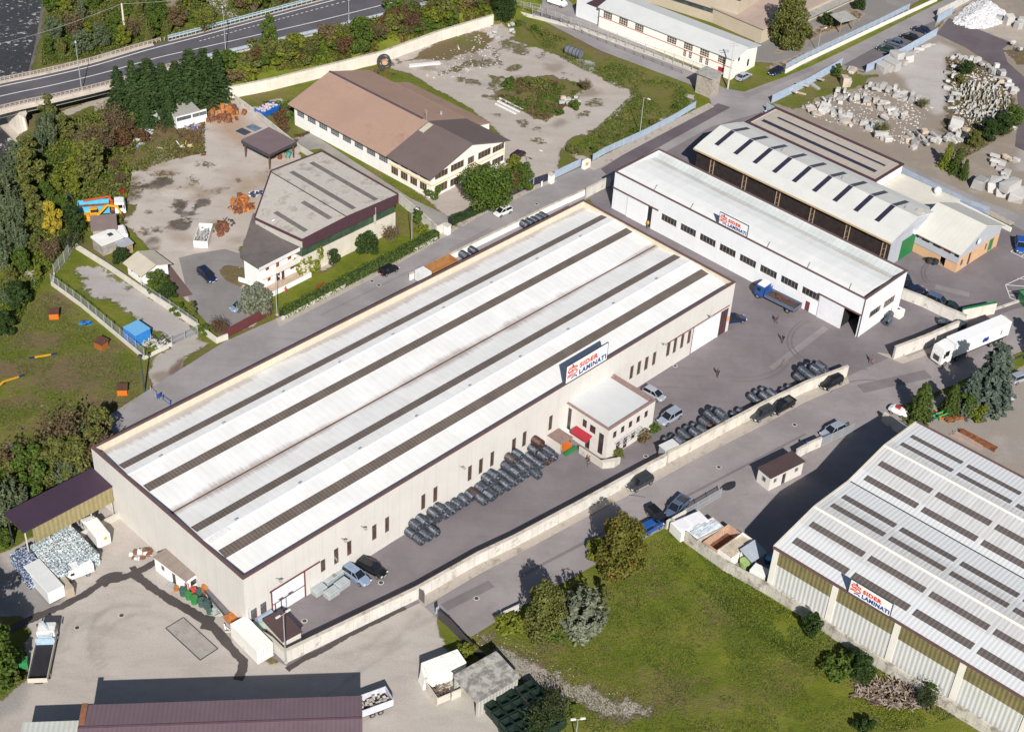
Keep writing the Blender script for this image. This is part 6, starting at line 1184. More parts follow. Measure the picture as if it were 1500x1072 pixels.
m = MB(); m.loft([rr_ring(-2.2,.88,.35,1.9,.12),rr_ring(.6,.88,.35,1.9,.15)]); m.build('body',white_p,b); m = MB(); m.loft([rr_ring(.6,.88,.35,1.75,.12),rr_ring(1.1,.86,.35,1.65,.12),rr_ring(1.5,.84,.35,1.05,.12),rr_ring(2.1,.78,.35,.85,.12)]); m.build('cab',white_p,b)
m = MB(); m.hexa([(1.52,-.7,1.08),(1.6,-.7,1.04),(1.6,.7,1.04),(1.52,.7,1.08)],[(1.08,-.66,1.68),(1.18,-.66,1.68),(1.18,.66,1.68),(1.08,.66,1.68)]); m.build('windscreen',glass_car,b); wheels(b,(-1.3,1.4),.86,.32,.2)
for s_ in (-1,1): MB().box(.5,s_*.885-.01,1.15,1.05,s_*.885+.01,1.6).build('side_window',glass_car,b)
P = Z(816,8); b = empty('delivery_van',P+Vector((0,0,.05)),-.55, 'white delivery van at the top edge near the branch street', 'van')
m = MB(); m.loft([rr_ring(-2.3,.95,.4,2.2,.12),rr_ring(1.2,.95,.4,2.2,.12),rr_ring(1.7,.9,.4,1.3,.12),rr_ring(2.4,.85,.4,1.0,.12)]); m.build('body',white_p,b); m = MB(); m.box(1.15,-.8,1.35,1.55,.8,2.0); m.build('windscreen',glass_car,b); wheels(b,(-1.4,1.6),.95,.34,.2)
# trailer load at the bottom edge
yaw,c_ = heading((528,1046),(566,1032)); b = empty('open_trailer',c_,yaw, 'open trailer filled with scrap beside the purple roof', 'trailer')
MB().box(-2.2,-1.2,.8,2.2,1.2,.9).build('bed',steel_dark,b)
m = MB(); m.box(-2.2,-1.2,.9,2.2,-1.12,2.1); m.box(-2.2,1.12,.9,2.2,1.2,2.1); m.box(2.12,-1.12,.9,2.2,1.12,2.1); m.build('side',M('trailer_pale',(.55,.56,.62),.6,.2,1),b)
m = MB()
for i in range(40): m.box(*(lambda x,y,s1,s2: (x,y,.9,x+s1,y+s2,.9+random.uniform(.4,1.0)))(random.uniform(-2.1,1.6),random.uniform(-1.1,.7),random.uniform(.2,.5),random.uniform(.1,.4)))
m.build('scrap_load',M('mixed_scrap',(.45,.40,.36),.8,.6,1.5),b); wheels(b,(-.6,.5),1.15,.4,.25)
# ------------------------------------------------------------------ containers, skips
def container(name,label,p,q_,W_,H_,mat,cat='container',open_top=False,inner=None,z=0,extra=None):
 yaw,c_ = heading(p,q_); L = (Z(*p)-Z(*q_)).length; A = Z(*p); b = empty(name,(A.x,A.y,z),yaw,label,cat)
 m = MB()
 if open_top:
  t_ = .12; m.box(0,0,.15,L,t_,H_); m.box(0,W_-t_,.15,L,W_,H_); m.box(0,t_,.15,t_,W_-t_,H_); m.box(L-t_,t_,.15,L,W_-t_,H_); m.build('body',mat,b); MB().box(t_,t_,.15,L-t_,W_-t_,.3).build('floor',inner or rust_dark,b)
 else: m.box(0,0,.15,L,W_,H_); m.build('body',mat,b,bevel=.04)
 m = MB(); n = max(3,int(L/1.2))
 for i in range(n+1): x = i*(L-.1)/n; m.box(x,-.05,.15,x+.1,0,H_-.05); m.box(x,W_,.15,x+.1,W_+.05,H_-.05)
 m.box(0,-.06,H_-.1,L,-.0,H_); m.build('ribs',mat,b)
 m = MB(); m.box(0,.1,0,L,.3,.15); m.box(0,W_-.3,0,L,W_-.1,.15); m.build('skids',steel_dark,b); return b,L
cw = M('container_white',(.80,.79,.74),.6,.05,.6,streak=.12,dirt=((.45,.35,.25),.15,.5))
P0 = Z(*g10(100,722)); d = Z(*g9(1232,600))-P0; L_ = 6.1; b = empty('white_container',P0,atan2(d.y,d.x), 'large white steel container standing at the factory corner', 'container'); m = MB(); m.box(0,-2.44,.1,6.1,0,2.65); m.build('body',cw,b,bevel=.05)
m = MB(); m.box(-.08,-2.2,.3,-.02,-.2,2.5); m.build('door',cw,b); m = MB(); [m.tube((-.1,-y,.25),(-.1,-y,2.5),.03,5) for y in (.5,.9,1.5,1.9)]; m.build('lock_bars',steel,b)
P0 = Z(*g6(490,985)); d = Z(*g6(275,740))-P0; b = empty('refrigerated_trailer',P0,atan2(d.y,d.x), 'long pale grey trailer body beside the dark blue bales', 'trailer'); m = MB(); m.box(0,-2.4,.3,6.6,0,2.3); m.build('body',M('grey_white_paint',(.62,.63,.62),.6,.05,.5,streak=.08),b,bevel=.06); MB().box(.2,-2.2,0,6.4,-.2,.3).build('skids',steel_dark,b); m = MB(); m.box(-.05,-2.3,.4,0,-.1,2.2); m.build('door',cw,b)
P0 = Z(*g6(665,925)); d = Z(*g6(520,735))-P0; b = empty('beige_box',P0,atan2(d.y,d.x), 'narrow beige steel box between the pale trailer and the small van', 'box'); m = MB(); m.box(0,-1.1,.1,3.4,0,1.7); m.build('body',M('beige_steel',(.42,.35,.27),.7,.12,.8),b,bevel=.04); m = MB(); m.box(3.5,-1.0,.1,6.0,.0,1.0); m.build('rear_bin',M('tan_wood',(.38,.30,.22),.8,.2,1),b)
e1 = crop(940,700,6.7)
def skip(p0,p1,W_,H_,mat,label,mode):
 A,B = Z(*p0,H_),Z(*p1,H_); yaw = atan2(B.y-A.y,B.x-A.x); L = (B-A).length; b = empty('skip',(A.x,A.y,0),yaw,label, 'skip', 'skips standing behind the field wall'); t_ = .1
 m = MB(); m.box(0,-W_,.1,L,-W_+t_,H_); m.box(0,-t_,.1,L,0,H_); m.box(0,-W_+t_,.1,t_,-t_,H_); m.box(L-t_,-W_+t_,.1,L,-t_,H_)
 for i in range(6): x = i*(L-.12)/5; m.box(x,-W_-.06,.1,x+.12,-W_,H_-.06); m.box(x,0,.1,x+.12,.06,H_-.06)
 m.build('body',mat,b); MB().box(t_,-W_+t_,.1,L-t_,-t_,.3).build('floor',rust_dark,b)
 if mode == 0: m = MB(); m.box(.1,-W_+.1,H_-.3,L-.1,-.1,H_+.12); m.build('load',M('white_sheeting',(.75,.74,.76),.6,.1,.8),b,bevel=.06)
 if mode == 2:
  m = MB()
  for i in range(16): x = random.uniform(.2,L-1.6); y = -random.uniform(.9,W_-.1); z = H_-.3+random.uniform(0,.5); m.hexa([(x,y,z),(x+1.5,y,z+.2),(x+1.5,y+.8,z),(x,y+.8,z-.1)],[(x,y,z+.1),(x+1.5,y,z+.3),(x+1.5,y+.8,z+.1),(x,y+.8,z)])
  m.box(.1,-W_+.1,.3,L-.1,-.1,H_-.2); m.build('load',M('pale_blue_scrap',(.62,.68,.72),.6,.35,.9),b)
 if mode == 3:
  m = MB()
  for i in range(9): m.box(.3+i*.38,-W_+.1,H_-.1,.55+i*.38,-.1,H_+.02)
  m.box(.1,-W_+.1,.3,L-.1,-.1,H_-.3); m.build('load',M('plank_tan',(.52,.44,.34),.8,.25,1.2),b)
for (q1,q2,W_,H_,mt,lab,md) in ((e1(560,318),e1(285,435),2.5,1.9,cw, 'skip covered with white sheeting, leftmost of the row behind the field wall',0),(e1(700,380),e1(430,510),2.5,1.9,M('skip_cream',(.52,.44,.38),.7,.15,.8), 'skip heaped with pale blue sheets, second from the left in the row',2),(e1(850,450),e1(605,620),2.5,1.9,M('skip_peach',(.50,.33,.23),.8,.15,.8,dirt=((.3,.15,.08),.4,.7)), 'open empty peach-coloured skip in the row behind the field wall',1),(e1(990,530),e1(750,700),2.4,1.9,cw, 'white skip topped with planks, rightmost of the row',3)):
 A,B = Z(*q2,H_),Z(*q1,H_); yaw = atan2(B.y-A.y,B.x-A.x)
 skip(q2,q1,W_,H_,mt,lab,md)
container('waste_box', 'white open box with cardboard at the left end of the striped warehouse',e1(1045,985),e1(1190,1060),1.6,1.9,cw, 'box')
P = Z(*e1(1010,870)); b = empty('green_drum',P,0, 'pale green round drum between the skips and the warehouse', 'drum'); m = MB(); m.tube((0,0,0),(0,0,1.1),.75,16,.85); m.build('body',M('lime_green',(.25,.38,.12),.6,.1,1),b); MB().tube((0,0,1.1),(0,0,1.15),.85,16).build('lid',M('lime_green2',(.32,.45,.16),.6,.1,1),b)
P = Z(*e1(1075,820)); b = empty('tilted_roof_shelter',P,.75, 'small shelter with tilted grey sheet roof by the skips', 'shelter'); m = MB(); m.hexa([(-1.6,-1.2,1.7),(1.6,-1.2,1.7),(1.6,1.2,2.4),(-1.6,1.2,2.4)],[(-1.6,-1.2,1.8),(1.6,-1.2,1.8),(1.6,1.2,2.5),(-1.6,1.2,2.5)]); m.build('roof',M('blue_grey_sheet',(.33,.37,.42),.6,.1,1),b)
for x in (-1.5,1.5):
 for y,z in ((-1.1,1.7),(1.1,2.4)): MB().box(x-.05,y-.05,0,x+.05,y+.05,z).build('post',steel_dark,b)
P = Z(*e1(1235,830)); b = empty('blue_barrel',P,0, 'blue barrel in the shade of the striped warehouse', 'barrel'); MB().tube((0,0,0),(0,0,.9),.5,12).build('body',blue_p,b); MB().tube((0,0,.9),(0,0,.94),.52,12).build('lid',ltblue_p,b)
# bottom centre container + scrap bay + dark bins
A,B = Z(*g11(185,560),2.5),Z(*g11(520,430),2.5); yaw = atan2(B.y-A.y,B.x-A.x); b = empty('white_open_container',(A.x,A.y,0),yaw, 'bright white container with rusty spots at the bottom centre', 'container'); L = (B-A).length
m = MB(); m.box(0,0,.1,L,2.5,2.5); m.build('body',M('bright_container',(.86,.85,.80),.6,.04,.6,dirt=((.45,.28,.15),.25,1.2)),b,bevel=.06); m = MB(); m.hexa([(-.9,.2,.1),(-.05,0,.1),(-.05,2.4,.1),(-.7,1.9,.1)],[(-.5,.3,1.9),(-.05,0,2.4),(-.05,2.4,2.4),(-.4,1.8,1.9)]); m.build('hopper',cw,b)
A = Z(*g11(250,840)); d = Z(*g11(470,745))-A; yaw = atan2(d.y,d.x); b = empty('scrap_bay',A,yaw, 'three-sided bay of pale panels full of scrap metal', 'bay'); L = d.length
for (a_) in ((0,0,.3,L*.55,.12,1.5),(L*.6,0,0,L,.12,1.5),(0,.12,0,.12,3.0,1.6),(0,3.0,0,L,3.12,2.2)): MB().box(*a_).build('panel',M('bay_panel',(.55,.50,.44),.8,.15,.8),b)
m = MB()
for i in range(40): x,y = random.uniform(.2,L-1),random.uniform(.3,2.6); m.bar((x,y,random.uniform(.2,.9)),(x+random.uniform(-.8,.9),y+random.uniform(-.5,.5),random.uniform(.2,1.1)),.12,.08)
m.build('scrap_heap',M('brown_scrap',(.20,.13,.10),.8,.5,1.5),b)
gbin = M('dark_green_crate',(.012,.028,.020),.6,.2,1)
b0 = None
index_kids()
def make_crate():
 b = empty('green_crate',(0,0,0),0, 'x', 'crate'); m = MB(); m.box(0,0,0,1.35,.06,.9); m.box(0,1.29,0,1.35,1.35,.9); m.box(0,.06,0,.06,1.29,.9); m.box(1.29,.06,0,1.35,1.29,.9); m.box(.06,.06,.05,1.29,1.29,.12); m.build('sides',gbin,b); m = MB(); [m.bar((x,-.02,.86),(x,1.37,.86),.04,.04) for x in (.02,1.33)]; m.build('rim',steel_dark,b); return b
cr = make_crate(); index_kids(); F = frp(g11(700,920),g11(845,840)); n_ = 0
for i in range(5):
 for j in range(5):
  for lv in range(2):
   o = cr if n_ == 0 else copy_tree(cr); n_ += 1; o.location = F.W(i*1.5+random.uniform(-.15,.15)-.3*j*.2,-j*1.55-1.0,lv*.93); o.rotation_euler = (0,0,F.w+random.uniform(-.12,.12)); o['label'] = '%s dark green crate, %s row from the grey shed, %s from the left' % (('lower', 'upper')[lv],rep_(j),rep_(i)); o['group'] = 'dark green crates stacked by the grey shed'
# scrap yard skips etc.
yaw,c_ = heading(g7(1125,245),g7(1300,165)); A = Z(*g7(1125,245)); b = empty('blue_skip',A,yaw, 'bright blue skip filled with rubble near the brown-roofed factory', 'skip'); L = (Z(*g7(1300,165))-A).length
m = MB(); m.hexa([(.3,.3,.1),(L-.3,.3,.1),(L-.3,2.4,.1),(.3,2.4,.1)],[(0,0,1.5),(L,0,1.5),(L,2.6,1.5),(0,2.6,1.5)]); m.build('body',paint('skip_blue',(.015,.13,.50)),b)
m = MB()
for i in range(60): x,y = random.uniform(.2,L-.5),random.uniform(.2,2.2); s_ = random.uniform(.15,.35); m.box(x,y,1.4,x+s_,y+s_,1.5+random.uniform(.05,.3))
m.build('rubble',M('mixed_rubble',(.60,.48,.42),.9,.4,1.5),b)
F = frp(g5(1015,405),g5(1080,408)); b = empty('white_scrap_skip',F.o,F.w, 'white open skip filled with loose scrap in the scrap yard', 'skip')
m = MB(); m.box(0,0,.1,2.5,.1,1.5); m.box(0,5.9,.1,2.5,6,1.5); m.box(0,.1,.1,.1,5.9,1.5); m.box(2.4,.1,.1,2.5,5.9,1.5); m.build('body',cw,b); m = MB()
for i in range(90): x,y = random.uniform(.15,2.0),random.uniform(.2,5.4); m.bar((x,y,random.uniform(.8,1.3)),(x+random.uniform(-.3,.4),y+random.uniform(-.4,.5),random.uniform(.9,1.5)),.15,.1)
m.build('scrap_load',M('pale_scrap',(.35,.36,.36),.6,.6,2),b)
def heap(name,label,cat,cpx,rx,ry,h,n,mats,kinds=('box',),yawpx=0):
 P = G(*cpx); b = empty(name,P,0,label,cat)
 for k,(mt,pn) in enumerate(mats):
  m = MB()
  for i in range(n):
   a = random.uniform(0,6.28); rr = sqrt(random.random()); x,y = rx*rr*cos(a),ry*rr*sin(a); z = h*(1-rr)*random.uniform(.3,1.0); kd = random.choice(kinds)
   if kd == 'box': s1,s2,s3 = [random.uniform(.15,.6) for _ in range(3)]; m.box(x-s1/2,y-s2/2,max(0,z-.3),x+s1/2,y+s2/2,z+s3*.6)
   elif kd == 'bar': m.bar((x,y,z*.5+.1),(x+random.uniform(-1,1)*1.2,y+random.uniform(-1,1)*1.2,z+random.uniform(0,.5)),.14,.1)
   elif kd == 'drum': q_ = random.uniform(.25,.5); m.tube((x,y,z*.4),(x+random.uniform(-.3,.3),y+random.uniform(-.3,.3),z*.4+q_*2),q_,9)
   elif kd == 'sheet': m.hexa([(x,y,z),(x+.9,y,z+.2),(x+.9,y+.7,z+.1),(x,y+.7,z)],[(x,y,z+.05),(x+.9,y,z+.25),(x+.9,y+.7,z+.15),(x,y+.7,z+.05)])
  m.build(pn,mt,b)
 return b
oran = M('orange_rust',(.42,.15,.035),.85,.4,1)
heap('rusty_scrap_heap', 'tall heap of rusty drums and plate behind the white workshop shed', 'scrap heap',g7(680,170),4.2,2.6,1.8,16,[(rust, 'rusty_drums'),(rust_dark, 'dark_scrap'),(oran, 'orange_scrap')],('drum', 'drum', 'box'))
heap('rusty_scrap_heap', 'rusty tanks and bins at the right end of the scrap row', 'scrap heap',g7(850,210),2.2,1.6,1.4,9,[(rust, 'rusty_bins'),(oran, 'orange_bins')],('drum', 'box'))
heap('orange_scrap_heap', 'bright orange rusty scrap heap against the grey-roofed warehouse', 'scrap heap',g5(1265,195),1.9,1.9,1.4,22,[(oran, 'orange_scrap'),(rust, 'rusty_scrap')],('bar', 'box', 'sheet'))
heap('small_scrap_heap', 'blue and white oddments above the orange scrap heap', 'scrap heap',g5(1335,130),1.4,.9,.9,10,[(white_p, 'white_oddments'),(blue_p, 'blue_oddments'),(steel_dark, 'dark_oddments')],('box', 'sheet'))
heap('rusty_tank_pile', 'rusty brown tanks and drums beside the white open skip', 'scrap heap',g5(1150,315),1.6,2.2,1.6,14,[(rust, 'rusty_tanks'),(rust_dark, 'dark_drums')],('drum', 'box', 'drum'))
heap('green_drum_cluster', 'single green drum at the corner of the white open skip', 'drum',g5(1110,300),.3,.3,.5,2,[(M('drum_green',(.12,.28,.16),.6,.1,1), 'drum')],('drum',))
heap('junk_row', 'blue and white junk in the weeds at the left of the white workshop shed', 'junk',(205,200),1.6,4.5,.7,22,[(white_p, 'white_junk'),(M('junk_blue',(.12,.22,.35),.6,.3,1), 'blue_junk'),(steel, 'grey_junk')],('sheet', 'box', 'bar'))
heap('junk_row', 'mixed machine parts in front of the white workshop shed', 'junk',g7(420,330),2.6,1.3,.8,16,[(steel, 'grey_parts'),(rust, 'rusty_parts'),(M('junk_violet',(.12,.10,.25),.6,.3,1), 'violet_parts')],('sheet', 'box', 'bar'))
heap('junk_row', 'dark red girders lying at the edge of the weeds', 'junk',g7(420,405),2.2,1.3,.4,9,[(rust_dark, 'girders')],('bar',))
heap('planks_and_sheets', 'stack of grey sheets and rusty bars at the left edge of the scrap yard', 'junk',(160,255),2.6,2.0,.5,14,[(steel, 'grey_sheets'),(rust, 'rusty_bars')],('sheet', 'bar'))
heap('white_fallen_object', 'yellow and white moulded objects lying in the weeds', 'junk',g7(330,510),1.2,.9,.5,5,[(white_p, 'white_pieces'),(yellow_p, 'yellow_pieces')],('bar', 'sheet'))
heap('rusty_sheet', 'flat rusty sheets lying in the weeds', 'junk',g7(460,590),1.6,.7,.1,7,[(rust_dark, 'sheets')],('sheet',))
heap('rusty_machinery', 'long brown rusty machinery lying along the grey-roofed warehouse wall', 'machinery',(350,300),1.6,3.2,1.3,16,[(rust, 'rusty_frames'),(rust_dark, 'dark_frames'),(oran, 'orange_frames')],('bar', 'box', 'drum'))
heap('rusty_machinery', 'rusty girders and pipes heaped at the top edge of the scrap yard', 'machinery',(318,176),3.4,1.4,1.1,16,[(rust, 'rusty_girders'),(rust_dark, 'dark_pipes')],('bar', 'drum'))
heap('rusty_machinery', 'low scatter of brown scrap behind the white open skip', 'machinery',(330,328),1.6,1.4,.6,12,[(rust_dark, 'brown_scrap'),(steel_dark, 'dark_scrap')],('box', 'bar'))
heap('red_barrel', 'small dark red barrel near the scrap truck', 'barrel',(181,284),.2,.2,.5,2,[(paint('barrel_red',(.22,.02,.02)), 'barrel')],('drum',))
heap('canopy_clutter', 'rusty clutter stored beneath the open canopy', 'junk',g7(1310,600),2.2,1.6,.9,14,[(rust_dark, 'dark_items'),(M('teal_item',(.05,.22,.18),.6,.2,1), 'teal_items'),(wood, 'timber')],('box', 'bar', 'drum'))
heap('tyre_and_reel_heap', 'round tank top, pallets and a red drum at the back of the brown-roofed factory', 'junk',(553,108),3.2,1.6,.5,10,[(steel_dark, 'dark_rings'),(rust, 'rusty_plates')],('sheet', 'box'))
P = Z(563,100); P.z -= .4; b = empty('cable_reel',P,.3, 'large dark ring-shaped reel behind the brown-roofed factory', 'reel')
for y in (-.6,.6):
 m = MB(); N_ = 24
 for i in range(N_): a0,a1 = 2*pi*i/N_,2*pi*(i+1)/N_; m.bar((1.35*cos(a0),y,1.9+1.35*sin(a0)),(1.35*cos(a1),y,1.9+1.35*sin(a1)),.28,.3)
 m.build('flange',steel_dark,b)
MB().tube((0,-.6,1.9),(0,.6,1.9),.6,14).build('core',M('reel_core',(.5,.3,.18),.8,.3,1),b)
for i,(p,lb) in enumerate(((g7(930,365), 'dark inspection pit cover in the scrap yard concrete, left one'),(g7(1035,325), 'blue-grey pit cover in the scrap yard concrete, right one'))):
 P = Z(*p); b = empty('pit_cover',P,-.62,lb, 'cover'); MB().box(-1.5,-1.1,0,1.5,1.1,.06).build('frame',steel,b); MB().box(-1.35,-.95,.06,1.35,.95,.09).build('plate',M('pit_dark',(.06,.06,.07),.4,.3,1) if i == 0 else M('pit_blue',(.14,.17,.22),.4,.4,1),b)
# garden caravan (round white)
P = Z(*g8(530,470)); b = empty('small_caravan',P,2.0, 'small white rounded caravan beside the garden shed', 'caravan'); m = MB(); m.loft([rr_ring(x,hw,.35+dz,z1,.3) for x,hw,dz,z1 in ((-1.9,.75,.3,1.5),(-1.5,.9,0,2.0),(1.3,.9,0,2.1),(1.8,.75,.3,1.4))]); m.build('body',white_p,b); MB().box(-1,-.93,1.1,.6,-.89,1.7).build('window',glass_car,b); wheels(b,(0,),.9,.3,.18)
# lot objects
F = frp(g5(650,880),g5(715,925)); b = empty('blue_container',F.o,F.w, 'square bright blue container in the enclosed lot', 'container'); L = (Z(*g5(715,925))-Z(*g5(650,880))).length
m = MB(); m.box(0,0,.1,L,3.0,2.3); m.build('body',paint('container_blue',(.03,.22,.62)),b,bevel=.03); m = MB(); m.box(-.02,0,2.3,L+.02,3.02,2.36); m.build('roof',paint('container_blue_light',(.16,.42,.70)),b); m = MB(); [m.box(.2+i*.5,-.04,.2,.3+i*.5,0,2.2) for i in range(int(L/.5))]; m.build('ribs',MATS['container_blue'],b)
heap('fence_panel_pile', 'pile of pale poles and panels beside the blue container', 'pile',g5(800,905),3.4,1.2,1.0,40,[(M('pale_pole',(.55,.55,.55),.6,.3,1), 'poles'),(timber_grey, 'boards'),(steel_dark, 'dark_bars')],('bar',))
heap('teal_tarp', 'turquoise sheet between the blue container and the pole pile', 'sheet',g5(730,905),.7,.5,.7,5,[(M('teal_sheet',(.08,.42,.36),.7,.1,1), 'sheet')],('sheet',))
# training field obstacles
def kennel(p,q_,yaw,label,s=1.0,col=orange_p):
 P = G(*p); b = empty('agility_box',P,yaw,label, 'obstacle'); m = MB(); m.box(-.75*s,-.7*s,0,.75*s,-.62*s,1.1*s); m.box(-.75*s,.62*s,0,.75*s,.7*s,1.1*s); m.box(-.75*s,-.62*s,0,-.67*s,.62*s,1.1*s); m.box(.67*s,-.62*s,0,.75*s,.62*s,1.1*s); m.build('sides',col,b)
 m = MB(); m.hexa([(-.85*s,-.8*s,1.1*s),(.85*s,-.8*s,1.1*s),(.85*s,.8*s,1.1*s),(-.85*s,.8*s,1.1*s)],[(-.85*s,-.8*s,1.18*s),(.85*s,-.8*s,1.18*s),(.85*s,.8*s,1.4*s),(-.85*s,.8*s,1.4*s)]); m.build('roof',M('brown_felt',(.09,.04,.025),.8,.2,1),b)
kennel((80,465),0,.2, 'orange box shelter with brown lid at the top of the training field')
kennel((149,509),0,-.5, 'brown-orange box shelter in the middle of the training field',1.1,M('orange_brown',(.30,.10,.02),.7,.1,1))
kennel((180,576),0,.15, 'orange box shelter near the street corner',1.0)
for (a_,c_,lb,pts) in ((0,0, 'short yellow plank with dark blue ends on the grass',[(51,525),(75,521)]),(0,0, 'long yellow dog-walk ramp at the left edge of the field',[(-20,585),(6,563),(28,554)])):
 W3 = [Z(*p) for p in pts]; o_ = W3[0]; b = empty('dog_walk',o_,0,lb, 'obstacle'); m = MB(); e_ = MB(); zz_ = [.25,.6,.3] if len(pts) == 3 else [.25,.25]
 Q = [Vector((p.x-o_.x,p.y-o_.y,z)) for p,z in zip(W3,zz_)]
 for A,B in zip(Q[:-1],Q[1:]): m.bar(A,B,.38,.08)
 m.build('plank',yellow_p,b); d = (Q[-1]-Q[-2]).normalized(); e_.bar(Q[-1],Q[-1]+d*.9,.38,.09); e_.bar(Q[0]-d*.9,Q[0],.38,.09); e_.build('plank_end',paint('dark_blue_paint',(.02,.03,.12)),b); m = MB(); [m.box(p.x-.05,p.y-.2,0,p.x+.05,p.y+.2,p.z) for p in Q]; m.build('trestle',steel_dark,b)
heap('blue_table', 'bright blue plastic agility table with a dark blue lid', 'table',(121,476),.7,.5,.5,6,[(paint('azure',(.02,.30,.62)), 'azure_panels'),(paint('violet_blue',(.03,.02,.25)), 'dark_blue_panels')],('sheet',))
# conveyor and drums by the end wall
A,B = Z(*g12(700,550),2.1),Z(*g12(950,850),1.2); A.z = B.z = 0; yaw = atan2(B.y-A.y,B.x-A.x); L = (B-A).length; b = empty('belt_conveyor',A,yaw, 'long dark belt conveyor with rusty feed hopper along the end wall', 'conveyor')
m = MB(); m.hexa([(0,-.45,1.9),(L,-.45,.9),(L,.45,.9),(0,.45,1.9)],[(0,-.5,2.1),(L,-.5,1.1),(L,.5,1.1),(0,.5,2.1)]); m.build('belt',M('belt_grey',(.12,.11,.12),.8,.2,1),b); m = MB(); m.bar((0,-.55,2.1),(L,-.55,1.1),.08,.3); m.bar((0,.55,2.1),(L,.55,1.1),.08,.3); m.build('side_rail',steel_dark,b)
for k in range(5): x = .5+k*(L-1)/4; m = MB(); m.box(x-.05,-.5,0,x+.05,-.4,2.0-x/L); m.box(x-.05,.4,0,x+.05,.5,2.0-x/L); m.build('leg',steel,b)
m = MB(); m.hexa([(L-.6,-.6,.5),(L+.8,-.6,.5),(L+.8,.6,.5),(L-.6,.6,.5)],[(L-1,-1.0,1.6),(L+1.2,-1.0,1.6),(L+1.2,1.0,1.6),(L-1,1.0,1.6)]); m.build('hopper',oran,b); MB().box(-.8,-.5,1.2,0,.5,2.4).build('head_drum',oran,b)
drum_g = M('green_bin',(.03,.20,.05),.6,.15,1); drum_d = M('dark_green_bin',(.05,.10,.09),.6,.2,1)
def make_bin():
 b = empty('waste_bin',(0,0,0),0, 'x', 'bin'); MB().tube((0,0,0),(0,0,1.15),.42,12,.5).build('body',drum_g,b); m = MB(); m.tube((0,0,1.15),(0,0,1.2),.53,12,.5); m.build('lid',drum_g,b); return b
wb = make_bin(); index_kids(); nb = 0
for (x,y,c_,lb) in ((460,610,drum_d, 'dark green bin nearest the white cabin'),(515,645,drum_g, 'bright green bin left of the red bin'),(570,690,drum_g, 'bright green bin in front of the red bin'),(558,615,paint('bin_red',(.50,.04,.03)), 'red bin among the green bins by the cabin'),(620,630,drum_d, 'dark green barrel behind the bright green bins'),(640,715,drum_d, 'dark green barrel in the middle of the bin row'),(720,785,drum_d, 'dark green barrel near the conveyor end'),(690,735,drum_d, 'dark barrel beside the conveyor frame'),(770,780,steel, 'grey metal barrel at the end of the bin row'),(390,565,oran, 'small rusty plant tub in front of the cabin')):
 o = wb if nb == 0 else copy_tree(wb); nb += 1; o.location = Z(*g12(x,y)); o['label'] = lb; o['group'] = 'bins and barrels along the cabin and conveyor'; o['_m'] = c_.name
 if lb.startswith('small'): o.scale = (.7,.7,.5)
chmap = {}
for ob in COL.objects:
 if ob.parent: chmap.setdefault(ob.parent.name,[]).append(ob)
for o in [o for o in COL.objects if '_m' in o.keys()]:
 mt = bpy.data.materials[o['_m']]
 for ch in chmap.get(o.name,[]): ch.material_slots[0].link = 'OBJECT'; ch.material_slots[0].material = mt
 del o['_m']
heap('white_trestle', 'white folded trestle by the white container', 'trestle',g12(900,955),.7,.5,.4,4,[(white_p, 'frame')],('bar',))
heap('metal_frame', 'pale green metal stand beside the conveyor', 'stand',g12(830,790),.8,.8,.9,8,[(M('pale_green_steel',(.45,.52,.42),.6,.1,1), 'frame')],('bar',))
heap('white_bag_pile', 'white sacks and a broken frame left of the long white cabin', 'pile',g9(735,150),1.3,.9,.8,10,[(white_p, 'sacks'),(M('brown_frame',(.2,.1,.06),.8,.2,1), 'broken_frame')],('box', 'sheet'))
container('green_dustbin', 'small green waste container under the tree at the left edge',g9(105,750),g9(150,745),1.2,1.3,M('bin_green',(.03,.22,.07),.6,.1,1), 'waste container')
container('green_dustbin', 'dark green waste container below the other one at the left edge',g9(68,765),g9(100,760),1.0,1.1,M('bin_green2',(.02,.14,.05),.6,.1,1), 'waste container')
container('red_box', 'low red box beside the green waste containers',g9(40,715),g9(95,705),.5,.4,red_p, 'box')
P = Z(*g10(150,520)); b = empty('green_scrap_bin',P,F1.w, 'pale green steel bin with a grey drum behind the corner kiosk', 'bin'); m = MB(); m.hexa([(-1.2,-.8,.2),(1.2,-.8,.2),(1.2,.8,.2),(-1.2,.8,.2)],[(-1.5,-.9,1.2),(1.5,-.9,1.2),(1.5,.9,1.2),(-1.5,.9,1.2)]); m.build('body',M('mint_green',(.36,.50,.38),.6,.1,1),b); MB().tube((-1.2,.6,1.5),(1.2,.6,1.5),.5,12).build('grey_drum',M('grey_blue_drum',(.28,.33,.40),.5,.1,1),b)
P = Z(*g10(125,545)); heap('orange_box', 'small orange box on the green bin behind the kiosk', 'box',g10(190,515),.4,.4,.9,3,[(orange_p, 'box')],('box',))
# covered shelter with orange gear by the office
z4 = crop(590,560,4.468)
F = Fr(F1.W(56.8,-3.0),F1.w); b = empty('bicycle_shelter',F.o,F.w, 'small shelter with mottled brown roof and orange items beside the office', 'shelter')
m = MB(); m.box(0,0,1.9,2.6,2.9,2.02); m.build('roof',M('mottled_brown',(.22,.15,.13),.8,.2,1.2),b); m = MB(); m.box(0,2.8,0,2.6,2.9,1.9); m.box(0,0,0,.08,2.8,1.9); m.build('side_panel',cream_plain,b)
for x in (.05,2.5): MB().box(x-.05,.02,0,x+.05,.12,1.9).build('post',wood,b)
for k in range(3): MB().box(1.0+k*.5,.1,0,1.4+k*.5,.9,.9).build('shelf_box',orange_p,b)
MB().box(.3,-.9,0,2.9,-.3,.35).build('planter',green_p,b)
MB().box(2.7,1.6,0,3.8,2.9,1.6).build('white_cabinet',white_p,b)
